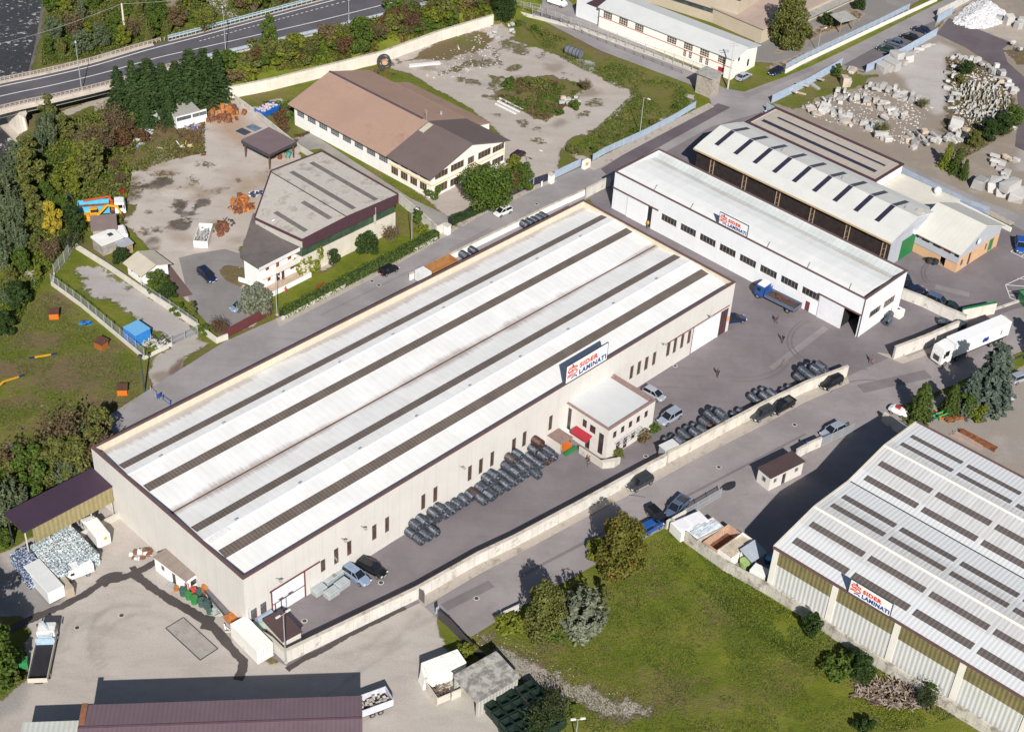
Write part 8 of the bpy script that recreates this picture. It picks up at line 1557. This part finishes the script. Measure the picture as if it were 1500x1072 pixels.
for k in range(9):
 a0 = (1404+k*2.2,128+k*6.2); a1 = (1462+k*3.2,126+k*6.5); row([a0,a1],11,.5,.75, 'thin marble slab standing on edge in the slab field',meshes=SLB[:3],yaw=1.15,group='thin marble slabs on edge',name='marble_slab',cat='stone slab',lvl=0,tilt=.25)
gV = 'pale blocks in the vacant lot'
row([(700,42),(712,35),(722,45)],8,1.3,.8, 'white block in the heap at the top of the vacant lot',group=gV); row([(718,50),(733,60)],7,.8,.75, 'white block in the short row below the heap in the vacant lot',group=gV)
row([(748,36),(756,50)],4,.6,.8, 'pale block near the dark tree at the top of the lot',group=gV); row([(820,153),(850,150)],11,1.3,.75, 'round pale block in the small pile on the weedy island',group=gV,meshes=[BLK[4],BLK[7]])
def chips(name,px,n,s0,s1,mat,label,hz=0,kind='stuff',hump=None):
 pts = [Z(*p) for p in px]; P2 = [(p.x,p.y) for p in pts]; xs = [p[0] for p in P2]; ys = [p[1] for p in P2]; X = RNG.uniform(min(xs),max(xs),n*4); Y_ = RNG.uniform(min(ys),max(ys),n*4)
 d,_,_ = seg_np(X,Y_,P2,True); ok = inpoly(X,Y_,P2); X,Y_,d = X[ok][:n],Y_[ok][:n],d[ok][:n]; m = MB()
 for x,y,dd in zip(X,Y_,d):
  s_ = random.uniform(s0,s1); z = min(hz,dd*.5)+tz(x,y) if hz else tz(x,y); a = random.uniform(0,3); u = Vector((cos(a),sin(a),random.uniform(-.3,.3)))*s_; v = Vector((-sin(a),cos(a),random.uniform(-.3,.3)))*s_*random.uniform(.5,1); w_ = Vector((0,0,s_*random.uniform(.4,.9))); c_ = Vector((x,y,z))
  m.hexa([c_-u-v,c_+u-v,c_+u+v,c_-u+v],[c_-u*.6-v*.6+w_,c_+u*.6-v*.6+w_,c_+u*.6+v*.6+w_,c_-u*.6+v*.6+w_])
 o = m.build(name,mat,fix=False); tagp(o,label, 'rubble',kind=kind); return o
chipm = M('white_rubble',(.54,.54,.55),.85,.2,1.2,world=True); chipm2 = M('grey_rubble',(.48,.46,.44),.9,.3,1.2,world=True)
hp = [(1396,34),(1405,22),(1425,5),(1450,4),(1472,20),(1468,34),(1445,42),(1418,42)]
pts = [Z(*p) for p in hp]; cx = sum(p.x for p in pts)/8; cy = sum(p.y for p in pts)/8; m = MB(); m.loft([[(cx+(p.x-cx)*f,cy+(p.y-cy)*f,z) for p in pts] for f,z in ((1,-.1),(.85,.35),(.55,1.3),(.2,1.8))]); o = m.build('rubble_heap',chipm,fix=True); tagp(o, 'heap of white marble rubble in the top right corner', 'rubble heap')
chips('rubble',hp,1700,.2,.55,chipm, 'loose white marble rubble covering the heap',2.2)
chips('stone_chips',[(1180,150),(1300,120),(1370,150),(1335,215),(1190,172)],500,.08,.25,chipm2, 'scattered marble chips between the rows'); chips('stone_chips',[(1390,85),(1480,120),(1490,190),(1400,210)],900,.1,.3,chipm2, 'small broken marble between the slabs')
chips('gravel_litter',[(690,925),(725,925),(960,1040),(940,1052),(800,1020),(700,950)],160,.03,.07,chipm2, 'pale stones scattered along the gravel track'); chips('gravel_litter',[(600,100),(700,50),(740,90),(640,125)],160,.08,.22,chipm2, 'broken stones at the back of the vacant lot')
for i in range(3): A,B = Z(725+i*3,153-i*4),Z(755+i*5,168-i*3); b = empty('white_pole',A,atan2(B.y-A.y,B.x-A.x),('first', 'second', 'third')[i]+' long white pole lying beside the weedy island, counted from the left', 'pole'); MB().box(0,0,0,(B-A).length,.3,.25).build('shaft',white_p,b)
A = Z(840,82); b = empty('grey_tank',A,-.6, 'dark grey ribbed tank lying in the weeds of the vacant lot', 'tank'); MB().tube((-2,0,1.0),(2,0,1.0),1.0,16).build('shell',M('tank_grey',(.14,.15,.18),.5,.2,1),b,smooth=False); m = MB(); [m.tube((x,0,1.0),(x+.15,0,1.0),1.08,16) for x in (-1.9,-.9,.1,1.1,1.8)]; m.build('hoop',steel_dark,b)
A = Z(622,96); b = empty('white_beam',A,.35, 'long white beam lying on rubble behind the brown-roofed factory', 'beam'); MB().box(-3.5,-.3,0,3.5,.3,.35).build('web',white_p,b); MB().box(-3.5,-.5,.35,3.5,.5,.42).build('flange',white_p,b)
# ------------------------------------------------------------------ foliage
LG = leafmat('leaf_green',(.052,.098,.014),(.135,.19,.032)); LO = leafmat('leaf_olive',(.095,.112,.026),(.215,.22,.06)); LD = leafmat('leaf_dark',(.024,.050,.012),(.060,.100,.024)); LS = leafmat('leaf_silver',(.13,.15,.10),(.29,.31,.22)); LSG = leafmat('leaf_grey_green',(.075,.105,.05),(.175,.215,.115)); LY = leafmat('leaf_yellow',(.30,.24,.025),(.55,.44,.05)); LYG = leafmat('leaf_yellow_green',(.12,.15,.016),(.25,.27,.035))
LB = leafmat('leaf_brown',(.12,.085,.04),(.23,.17,.085)); LR = leafmat('leaf_red_brown',(.10,.05,.026),(.18,.105,.05)); LGO = leafmat('leaf_golden',(.095,.11,.02),(.20,.19,.035),(.21,.14,.03)); LC = leafmat('needle_dark',(.024,.05,.016),(.075,.125,.036)); LCB = leafmat('needle_blue',(.07,.10,.08),(.16,.20,.155)); LCG = leafmat('needle_green',(.045,.08,.014),(.11,.15,.03))
bark = M('bark',(.13,.10,.075),.95,.3,3); bark_p = M('pale_bark',(.32,.29,.25),.95,.2,3)
def leaves(name,C_,Nn,size,mat,aspect=1.4,jitter=.9):
 """C_ centres (n,3), Nn preferred normals; one small quad each"""
 n = len(C_); N_ = Nn+RNG.normal(0,jitter,(n,3)); N_ /= np.linalg.norm(N_,axis=1,keepdims=True)+1e-9; a = RNG.normal(0,1,(n,3)); U = np.cross(N_,a); U /= np.linalg.norm(U,axis=1,keepdims=True)+1e-9; V_ = np.cross(N_,U)
 s_ = size*RNG.uniform(.6,1.25,(n,1)); U = U*s_*aspect*.5; V_ = V_*s_*.5; bend = N_*s_*.18
 vs = np.stack([C_-U,C_-V_+bend,C_+U,C_+V_+bend],1).reshape(-1,3); me = bpy.data.meshes.new(name); me.vertices.add(n*4); me.vertices.foreach_set('co',vs.ravel()); me.loops.add(n*4); me.loops.foreach_set('vertex_index',np.arange(n*4)); me.polygons.add(n); me.polygons.foreach_set('loop_start',np.arange(0,n*4,4)); me.polygons.foreach_set('loop_total',np.full(n,4)); me.materials.append(mat); me.update(); return me
def crown_pts(lobes,n,shell=(.55,1.05)):
 L = np.array(lobes); vol = (L[:,3]*L[:,4]*L[:,5])**.7; k = RNG.choice(len(L),n,p=vol/vol.sum()); d = RNG.normal(0,1,(n,3)); d /= np.linalg.norm(d,axis=1,keepdims=True); r = RNG.uniform(*shell,(n,1))**.6
 return L[k,:3]+d*r*L[k,3:6],d
def broad(seed,H=8.0,R_=3.0,n=3600,nl=16,low=.18,size=.34,top=1.0,up=.25,narrow=1.0):
 rg = random.Random(seed); lobes = []
 for i in range(nl):
  a = i*2.4+rg.uniform(-.4,.4); zf = low+(1-low)*((i+.5)/nl)**.9; rr = R_*sqrt(max(.02,1-((zf-.48)/.56)**2))*narrow; f = rg.uniform(.45,.85)*rr*(1 if i % 4 else .3); s_ = rg.uniform(.28,.46)*R_*(1.1-.35*zf)
  lobes.append((f*cos(a),f*sin(a),min(zf*H,H-s_*.7),s_,s_,s_*rg.uniform(.7,1.05)))
 P,d = crown_pts(lobes,n); me = leaves('crown',P,d+np.array([0,0,up]),size,LG)
 m = MB(); m.tube((0,0,-.4),(.1,0,H*.45),.035*H*.8,7,.02*H);
 for x,y,z,s_,_,_ in lobes[::2]: m.tube((.05,0,H*rg.uniform(.12,.4)),(x*.8,y*.8,z),.014*H,5,.02)
 return me,m
def conifer(seed,H=14.0,R_=3.6,n=5200,droop=.25,size=.34,layers=16,power=.85,open_=0):
 rg = random.Random(seed); C_ = []; N_ = []; m = MB(); m.tube((0,0,-.4),(0,0,H*.97),.02*H,7,.03)
 for l in range(layers):
  zf = .05+.93*l/layers; r0 = R_*(1-zf)**power+.15; nb_ = max(5,int(9*(1-zf))+5)
  for k in range(nb_):
   a = k*2*pi/nb_+l*.7+rg.uniform(-.2,.2); L_ = r0*rg.uniform(.72,1.12); cnt = int(n/layers/nb_*(1.6-zf)); u = RNG.uniform(.08,1,cnt); w_ = RNG.normal(0,.16*L_*(1.05-u)+.06,cnt)
   x = cos(a)*u*L_-sin(a)*w_; y = sin(a)*u*L_+cos(a)*w_; z = zf*H-droop*L_*u**1.6+.12*L_*np.maximum(0,u-.7)-np.abs(w_)*.25+RNG.normal(0,.07,cnt); C_.append(np.stack([x,y,z],1)); N_.append(np.stack([cos(a)*.5+0*u,sin(a)*.5+0*u,1.0+0*u],1))
   if k % 2 == 0: m.tube((0,0,zf*H),(cos(a)*L_*.85,sin(a)*L_*.85,zf*H-droop*L_*.7),.035,4,.015)
 return leaves('crown',np.concatenate(C_),np.concatenate(N_),size,LC,1.9,.55),m
def streaky(seed,H=7.0,R_=2.2,n=4200,ns=70):
 rg = random.Random(seed); C_ = []; N_ = []; m = MB(); m.tube((0,0,-.3),(0,0,.6),.22,7,.16)
 for i in range(ns):
  a = rg.uniform(0,6.28); rr = R_*sqrt(rg.random()); h = H*(1-.35*(rr/R_)**2)*rg.uniform(.7,1.05); x,y = rr*cos(a),rr*sin(a); cnt = n//ns; u = RNG.uniform(.1,1,cnt); s_ = .28*(1.15-u)
  C_.append(np.stack([x*u**.7*1.05+RNG.normal(0,1,cnt)*s_,y*u**.7*1.05+RNG.normal(0,1,cnt)*s_,u*h],1)); N_.append(np.stack([cos(a)+0*u,sin(a)+0*u,.5+0*u],1))
  m.tube((0,0,.4),(x*.45,y*.45,h*.4),.05,4,.03) if i % 3 == 0 else 0; m.tube((x*.45,y*.45,h*.4),(x,y,h*.95),.03,4,.01) if i % 3 == 0 else 0
 return leaves('crown',np.concatenate(C_),np.concatenate(N_),.22,LS,2.4,.8),m
def twiggy(seed,H=5.0,R_=2.2,n=1300):
 rg = random.Random(seed); m = MB(); C_ = []
 for i in range(46):
  a = rg.uniform(0,6.28); rr = R_*rg.uniform(.3,1); h = H*rg.uniform(.6,1); A = Vector((0,0,.1)); B = Vector((rr*.5*cos(a),rr*.5*sin(a),h*.55)); D = Vector((rr*cos(a+.2),rr*sin(a+.2),h)); m.tube(A,B,.05,4,.035); m.tube(B,D,.035,4,.012)
  for k in range(3): E_ = B.lerp(D,rg.uniform(.1,.9)); m.tube(E_,E_+Vector((rg.uniform(-.7,.7),rg.uniform(-.7,.7),rg.uniform(.1,.8))),.018,3,.008)
  C_.append(np.array(B)+(np.array(D-B))*RNG.uniform(0,1.1,(n//46,1))+RNG.normal(0,.28,(n//46,3)))
 C_ = np.concatenate(C_); return leaves('crown',C_,np.tile([0,0,1.0],(len(C_),1)),.2,LB,1.6,1.0),m
PROTO = {'full': broad(61,9,4.0,8500,34,.06,.30), 'b0': broad(1), 'b1': broad(2,nl=20,n=4200), 'b2': broad(3,R_=2.4,nl=14,n=3000), 'bush0': broad(11,2.6,1.7,1500,10,.12,.26), 'bush1': broad(12,2.2,2.0,1500,11,.15,.26), 'round': broad(21,8.0,4.3,9000,46,.2,.30,narrow=1.12), 'globe': broad(22,3.0,1.6,2400,26,.15,.20,narrow=1.1), 'tall': broad(23,10,2.6,5200,26,.05,.34),
   'c0': conifer(31), 'c1': conifer(32,R_=3.2,layers=18), 'c3': conifer(35,14,4.0,5600,.42,.34,15,.75), 'c2': conifer(33,7.0,2.1,3600,.15,.24,14,.8), 'cedar': conifer(34,12.0,4.2,5600,.32,.40,13,.6), 's0': streaky(41), 's1': streaky(42,7.5,1.9), 't0': twiggy(51), 't1': twiggy(52,4.0,2.4)}
BASEH = dict(full=9,b0=8,b1=8,b2=8,bush0=2.6,bush1=2.2,round=8,globe=3,tall=10,c0=14,c3=14,c1=14,c2=7,cedar=12,s0=7,s1=7.5,t0=5,t1=4); TRM = {}
def tree(kind,p,h,mat,label,group=None,name='tree',cat='tree',sx=1.0,bk=None,world=False):
 cm,tm = PROTO[kind]; P = Vector((p[0],p[1],tz(*p[:2]))) if world else G(*p); s_ = h/BASEH[kind]; r = empty(name,P,random.uniform(0,6.28),label,cat,group); r.scale = (s_*sx,s_*sx,s_)
 if kind not in TRM: o = tm.build('trunk',bark,r); TRM[kind] = o.data
 else: o = bpy.data.objects.new('trunk',TRM[kind]); COL.objects.link(o); o.parent = r
 if bk: o.material_slots[0].link = 'OBJECT'; o.material_slots[0].material = bk
 c_ = bpy.data.objects.new('crown',cm); COL.objects.link(c_); c_.parent = r; c_.material_slots[0].link = 'OBJECT'; c_.material_slots[0].material = mat; return r
gC = 'dark conifers between the bridge and the scrap yard'
for i,(x,y,h,lb) in enumerate([(176,158,11, 'smallest dark conifer at the left end of the row by the bridge'),(200,170,14, 'dark conifer second from the left in the row'),(222,172,16, 'tall dark conifer third from the left in the row'),(243,168,14.5, 'dark conifer in the left middle of the row'),(262,166,16, 'dark conifer in the middle of the row'),(283,160,17.5, 'tallest dark conifer of the row'),(303,154,16.5, 'tall dark conifer right of the tallest'),(322,146,14.5, 'dark conifer at the right end of the row'),(250,182,11, 'low dark conifer in front of the row behind the white shed'),(214,186,10, 'low dark conifer in front of the row, left')]): tree(('c0', 'c1', 'c3')[i % 3],(x,y),h*random.uniform(.74,.93),LC,lb,gC, 'conifer',sx=random.uniform(1.15,1.4))
for k,p,h,mt,lb,sx in [
 ('round',(714,306),8.6,LG, 'big round green tree beside the dark-roofed office',1.0),('b1',(764,282),6.2,LG, 'smaller green tree right of the big round tree',.9),('b2',(751,286),5.0,LR, 'red-brown shrub between the round tree and its smaller neighbour',.9),('bush1',(637,287),2.2,LG, 'rounded green bush at the corner of the dark-roofed office',1.2),('bush0',(752,246),2.2,LYG, 'yellow-green bushes at the right side of the office',1.3),('bush0',(744,262),1.8,LG, 'green bush below the office side windows',1.2),
 ('round',(737,34),8.5,LD, 'dark dense tree at the end of the pale retaining wall',.6),('b0',(529,84),9,LG, 'tall green tree on the embankment below the road',.75),('b2',(396,76),8.5,LG, 'slim green tree on the embankment nearest the conifers',.7),('t0',(602,52),6,LR, 'reddish bare shrub high on the embankment',.9),
 ('full',(1152,68),12.5,LO, 'large brown-green tree in front of the beige halls',.80),('globe',(1178,55),2.8,LD, 'clipped round bush, left one by the beige wing',1.1),('globe',(1212,38),3.0,LD, 'clipped round bush, middle one by the beige wing',1.1),('globe',(1257,14),2.6,LD, 'clipped round bush by the timber shelter',1.1),('bush0',(1141,62),2.8,LD, 'low dark bush at the foot of the large tree',1.2),
 ('b2',(80,350),7.5,LY, 'bright yellow autumn tree at the edge of the wood',.8),('b1',(112,345),6,LD, 'dark tree right of the yellow tree',.9),('t0',(78,385),5,LB, 'bare brown shrub below the yellow tree',1.0),('t1',(100,370),4,LD, 'dark shrub at the fence corner',1),('b0',(135,268),9,LO, 'tall olive tree by the scrap yard edge',.9),('b2',(120,262),7.5,LYG, 'yellow-green tree beside the scrap yard',.9),('t0',(150,232),7,LB, 'bare brown tree at the scrap yard edge',1),('t0',(170,205),7.5,LB, 'tall bare brown tree beside the conifers',.8),('t0',(132,238),6.5,LB, 'bare brown tree among the weeds',1.1),
 ('full',(905,836),9.6,LGO, 'golden-green tree at the top of the green field',.92),('full',(795,930),9.0,LO, 'olive-green tree left of the silver willow in the field',.8),('s0',(850,932),8.6,LS, 'silver-leaved willow in the field',1.3),('b2',(885,895),4.5,LO, 'small olive shrub right of the silver willow',.7),('bush1',(757,925),2.0,LYG, 'low yellow-green bush by the field entrance',1.6),('bush0',(806,938),2.6,LG, 'green bush at the foot of the olive-green tree',1.1),('bush1',(880,815),1.8,LYG, 'low yellow-green growth below the golden-green tree',1.6),
 ('c2',(1344,614),7.6,LCG, 'bright green conifer nearest the striped warehouse',1.15),('c2',(1389,608),6.6,LCG, 'slim green conifer, second from the left',.95),('cedar',(1443,596),13.5,LCB, 'tall blue-green cedar beside the white lorry',1.0),('cedar',(1414,604),9.0,LCB, 'smaller blue-green cedar left of the tall one',.8),('b0',(1412,608),4.5,LG, 'green bush between the conifers',1.0),('bush0',(1428,612),2.4,LYG, 'yellow-green bush under the tall cedar',1.3),('cedar',(1540,548),12,LCB, 'cedar just beyond the right edge whose shadow falls on the road',.9),
 ('c2',(1384,246),6.0,LYG, 'yellow-green conifer, left of three by the marble yard fence',.95),('c2',(1398,254),6.0,LCG, 'green conifer, middle of three by the marble yard fence',.95),('c2',(1410,262),4.6,LCG, 'lower green conifer, right of three by the marble yard fence',.9),('b1',(1445,205),4.2,LD, 'dark bush in the marble yard, left of the hedge group',1.4),('b1',(1464,196),4.6,LD, 'dark bush in the middle of the marble yard hedge group',1.4),('b0',(1482,186),4.6,LG, 'green bush at the right of the marble yard hedge group',1.3),('b1',(1425,215),3.5,LO, 'olive bush at the low end of the marble yard hedge group',1.2),('b0',(1413,110),3.4,LD, 'dark bush growing among the marble blocks',1.4),('bush0',(1405,122),2,LO, 'olive bush below the dark bush among the blocks',1.2),('b2',(1224,115),3.4,LG, 'green bush inside the front fence of the marble yard',1.1),('t1',(1292,200),3,LO, 'thin shrub in the marble row by the lower fence',1),('t1',(1350,160),2.4,LO, 'thin shrub at the end of the upper marble row',1),
 ('globe',(377,462),5.6,LS, 'round grey-green bush in front of the white villa',.9),('bush1',(460,388),4.2,LYG, 'bright yellow-green shrub by the villa',1.0),('bush1',(446,394),3.6,LYG, 'second bright yellow-green shrub touching the villa wall',.9),('globe',(486,385),2.8,LD, 'small dark round bush beside the bright shrub',.9),('globe',(537,371),4.0,LD, 'dark round tree in the villa garden',.95),('t1',(572,356),3.2,LB, 'bare brown shrub in the villa garden',.9),('b2',(612,332),4,LG, 'green shrub in the narrow garden by the drive',.8),('bush0',(618,344),2,LYG, 'yellow-green bush at the end of the garden hedge',1),
 ('b0',(232,432),4.6,LG, 'dark green tree beside the garden cottage',1.1),('b1',(247,440),3.4,LD, 'low dark bush behind the garden cottage',1.2),('b2',(283,466),3.4,LO, 'olive shrub at the forecourt edge',.9),('t0',(324,497),4.2,LR, 'purple-brown shrub beside the maroon gate',.8),('bush0',(300,488),1.6,LG, 'low green bush on the garden wall',1.3),('b1',(178,388),3.4,LD, 'dark bush between the lean-to and the cottage',1.1),('bush0',(158,345),2,LB, 'brown bush above the garden shed',1.4),('bush0',(262,460),1.8,LG, 'low bush between cottage and forecourt',1.3),
 ('b1',(1187,932),4.2,LD, 'dark bush against the striped warehouse wall',.9),('b1',(1256,992),4.0,LD, 'larger dark bush further along the striped warehouse wall',1.3),('bush1',(1236,985),2.2,LG, 'low green growth beside the larger dark bush',1.6),('t0',(1352,1040),4,LD, 'thin dark shrub at the brushwood heap',.8),('bush0',(1360,1018),2,LG, 'small green bush at the end of the brushwood heap',1.1),('bush0',(1265,1072),2,LD, 'low dark bush at the bottom edge',1.1),
 ('b1',(2,1000),9.5,LG, 'green tree at the lower left edge',1.0),('b0',(-25,960),10,LO, 'tree beyond the lower left edge',1.0),('bush0',(15,1005),2.2,LO, 'low bush under the lower left tree',1.4),('b0',(8,800),3,LG, 'green bush under the left end of the purple lean-to',1.2),('bush0',(905,668),1.3,LO, 'low green planting in the office bed',1.3),('bush0',(941,645),1.8,LB, 'brown-red bush beside the office pergola',1.2),('bush0',(957,632),1.5,LG, 'green bush at the right corner of the office',1.1),('bush0',(684,960),2.0,LYG, 'bright yellow-green bush behind the bright white container',1.1),
 ('b2',(1040,138),3.8,LYG, 'ivy-like green growth against the stone tower',.55),('b1',(30,452),5.2,LD, 'dark round tree beside the footpath at the left',1.1),('b1',(6,492),4.6,LD, 'dark bush at the left edge by the footpath',1.1),('t1',(790,1075),3.6,LD, 'dark shrub at the bottom edge behind the crates',1.1),('t0',(815,1060),4.5,LD, 'thin dark shrub by the gravel track',1)]: tree(k,p,h,mt,lb,None, 'bush' if k in ('bush0', 'bush1', 'globe', 't1') else 'conifer' if k[0] == 'c' else 'tree', 'bush' if k in ('bush0', 'bush1', 'globe', 't1') else 'tree',sx)
gW = 'trees of the riverside wood'
def scatter(pts,kinds,hr,mats,lab,group=gW,sx=(.9,1.2)):
 Q = [(x+random.uniform(-3,3),y+random.uniform(-3,3)) for x,y in pts]; M_ = len(mats)
 for i,(x,y) in enumerate(Q):
  mt,ln = mats[i % M_]; k = kinds[i % len(kinds)]; rk = sum(1 for j,q_ in enumerate(Q) if mats[j % M_][1] == ln and q_[0] < x)
  tree(k,(x,y),random.uniform(*hr),mt,lab % ln+(', %s such from the left' % rep_(rk) if rk < 14 else ''),group, 'tree' if k[0] != 't' else 'shrub', 'tree',random.uniform(*sx))
silv = (LSG, 'grey-green'); oli = (LO, 'olive'); grn = (LG, 'green'); brn = (LB, 'brown'); drk = (LD, 'dark green'); ylg = (LYG, 'yellow-green'); rbr = (LR, 'red-brown')
scatter([(60,232),(75,215),(48,250),(32,270),(18,292),(40,300),(8,320),(28,335),(50,322),(10,360),(30,375),(48,280),(5,395)],('s0', 's1', 'b2'),(5.5,9),(silv,silv,oli), '%s tree near the river below the bridge')
scatter([(72,180),(80,196),(95,208),(66,205)],('b2', 's1'),(5,6.5),(oli,silv), '%s tree beside the bridge pier')
scatter([(15,415),(35,400),(55,410),(12,445),(50,370),(72,300),(88,285),(100,300),(64,330),(95,320),(110,285),(25,432)],('b0', 'b1', 'b2', 's1'),(2.6,4.8),(oli,grn,ylg,silv), '%s tree inside the left-hand wood')
scatter([(75,20),(90,40),(82,62),(100,22),(110,55),(72,85),(92,82),(120,30),(130,60),(108,5),(140,15),(150,45),(125,80),(180,70),(195,60),(172,60),(205,25),(150,70)],('b0', 's1', 'b1', 'b2', 't0'),(3.5,6.5),(grn,oli,silv,ylg,brn), '%s tree between river and road')
scatter([(225,52),(245,50),(262,40),(275,30),(290,25),(305,35),(270,10),(285,8),(232,35),(220,65),(355,15),(372,22),(385,12),(365,2),(410,8),(300,50)],('b1', 's0', 'b0', 't0'),(4,7),(grn,oli,brn,ylg), '%s tree beyond the far guard rail')
scatter([(148,655),(128,668),(112,690),(135,700),(88,700),(70,708),(100,720),(50,722),(30,715),(12,735),(60,690),(20,755),(0,720),(85,680),(150,690),(118,712),(5,772),(-10,745)],('b1', 's0', 'b0', 't0', 'b2'),(6,9),(oli,silv,grn,brn,oli), '%s tree in the belt behind the purple lean-to', 'trees behind the purple lean-to',(.85,1.05))
em = []
for i in range(80): x = 335+(i % 40)*9.8; y0,y1 = 128-(x-330)*.28,86-(x-339)*.25; em.append((x,y0+(y1-y0)*random.uniform(0,.95)))
scatter(em,('bush0', 'bush1', 't1', 'bush0', 'b2'),(1.6,3.6),(grn,ylg,rbr,oli,oli,grn,brn), '%s shrub above the retaining wall', 'shrubs on the road embankment',(1.1,1.6))
scatter([(170,248),(160,225),(182,215),(186,196),(197,180),(208,208),(175,268),(155,290)],('t1', 'bush0', 'bush1'),(1.6,3),(brn,oli,rbr), '%s shrub in the weeds beside the scrap yard', 'weedy shrubs by the scrap yard')
scatter([(745,130),(760,140),(775,150),(790,160),(812,125),(790,128),(840,158),(860,132),(770,125),(820,168)],('bush0', 't1', 'bush1'),(1.2,2.4),(grn,brn,oli), '%s bush on the weedy island of the vacant lot', 'bushes on the weedy island')
scatter([(870,225),(885,215),(905,205),(840,222),(930,195),(960,185),(990,160),(880,200),(780,45),(800,55),(760,40)],('bush0', 'bush1'),(.9,1.7),(grn,oli), '%s low bush at the edge of the vacant lot', 'low bushes along the vacant lot fence')
def hedge(px,w_,h,mat,label,n_per=170):
 pts = [Z(*p) for p in px]; C_ = []; N_ = []; b = empty('hedge',(pts[0].x,pts[0].y,0),0,label, 'hedge'); m = MB()
 for A,B in zip(pts[:-1],pts[1:]):
  L_ = (B-A).length; d = (B-A)/L_; nn = Vector((-d.y,d.x,0)); n = int(L_*n_per); u = RNG.uniform(0,L_,n); f = RNG.integers(0,3,n); v = np.where(f == 0,RNG.uniform(-w_/2,w_/2,n),np.where(f == 1,-w_/2,w_/2)+RNG.normal(0,.07,n)); z = np.where(f == 0,h+RNG.normal(0,.08,n),RNG.uniform(.05,h,n))+.15*np.sin(u*1.3)
  C_.append(np.stack([A.x-pts[0].x+d.x*u+nn.x*v,A.y-pts[0].y+d.y*u+nn.y*v,z],1)); N_.append(np.stack([nn.x*np.sign(v)*(f > 0),nn.y*np.sign(v)*(f > 0),(f == 0)*1.0+.2],1)); m.bar(A-pts[0]+Vector((0,0,h*.45)),B-pts[0]+Vector((0,0,h*.45)),w_*.75,h*.85)
 me = leaves('leaves',np.concatenate(C_),np.concatenate(N_),.2,mat,1.3,.6); o = bpy.data.objects.new('leaves',me); COL.objects.link(o); o.parent = b; m.build('inner_branches',M('hedge_inner',(.015,.03,.008),.9,.2,1),b)
hedge([(413,466),(470,436),(560,390),(640,348)],1.5,1.7,LG, 'long trimmed green hedge in front of the villa and grey-roofed warehouse')
hedge([(660,330),(700,312),(725,302)],1.2,1.6,LD, 'dark hedge behind the navy railing under the round tree')
def weeds(px,n,hgt,mats,label,size=.3,name='undergrowth'):
 pts = [G(*p) for p in px]; P2 = [(p.x,p.y) for p in pts]; xs = [p[0] for p in P2]; ys = [p[1] for p in P2]
 for k,mt in enumerate(mats):
  X = RNG.uniform(min(xs),max(xs),n*5); Y_ = RNG.uniform(min(ys),max(ys),n*5); nz_ = fnoise(X,Y_,5,60+k*7); ok = inpoly(X,Y_,P2) & (nz_ > -.03); X,Y_,q_ = X[ok][:n],Y_[ok][:n],nz_[ok][:n]; z = TZ(X,Y_)+np.abs(RNG.normal(0,1,len(X)))*hgt*(.3+2.2*np.clip(q_,0,.4))*.5
  me = leaves(name,np.stack([X,Y_,z],1),np.tile([0,0,.6],(len(X),1)),size,mt,1.7,1.0); o = bpy.data.objects.new(name,me); COL.objects.link(o); tagp(o,label, 'undergrowth',kind='stuff')
weeds([(70,0),(230,0),(225,60),(150,82),(60,98)],9000,1.6,(LG,LO), 'tangled undergrowth between river and main road')
weeds([(60,190),(160,160),(200,210),(180,330),(110,345),(70,400),(30,470),(0,480),(0,260)],20000,1.7,(LG,LYG,LO), 'tangled green undergrowth of the riverside wood')
weeds([(345,115),(330,95),(350,82),(640,8),(730,-8),(725,20),(560,82)],13000,1.5,(LG,LR,LYG), 'mixed green and red undergrowth on the embankment',.32)
weeds([(225,65),(300,48),(420,12),(460,-20),(240,-20)],8000,1.3,(LG,LO), 'undergrowth beyond the main road')
weeds([(195,185),(300,172),(300,225),(262,232),(170,262)],4000,.7,(LO,LB), 'dry weeds at the edge of the scrap yard',.25)
weeds([(728,138),(760,115),(860,122),(825,160),(800,180),(735,150)],4000,.7,(LG,LB), 'weeds on the island in the vacant lot',.25)
weeds([(755,25),(1005,130),(1010,155),(870,232),(838,222),(925,140),(800,75)],9000,.35,(LG,LO), 'rough grass and weeds of the vacant lot',.22)
weeds([(385,150),(425,150),(455,195),(425,215)],2500,.7,(LG,LR), 'weeds behind the brown-roofed factory',.25)
weeds([(0,700),(40,690),(160,630),(150,700),(20,780),(0,800)],5000,2.0,(LO,LD), 'dense undergrowth behind the purple lean-to')
weeds([(1385,85),(1480,120),(1490,190),(1400,240)],4500,.5,(LO,LB), 'dry weeds among the marble slabs',.22)
weeds([(980,780),(1110,865),(1400,1050),(1330,1072),(1100,930),(960,800)],9000,.12,(LG,LYG), 'taller grass along the stained field wall',.16)
weeds([(700,935),(960,790),(1100,900),(1330,1072),(800,1072)],16000,.07,(LG,LO), 'grass tufts in the green field',.13)
weeds([(0,490),(70,425),(205,528),(205,585),(140,628),(0,655)],9000,.07,(LG,LO), 'grass tufts on the training field',.15)
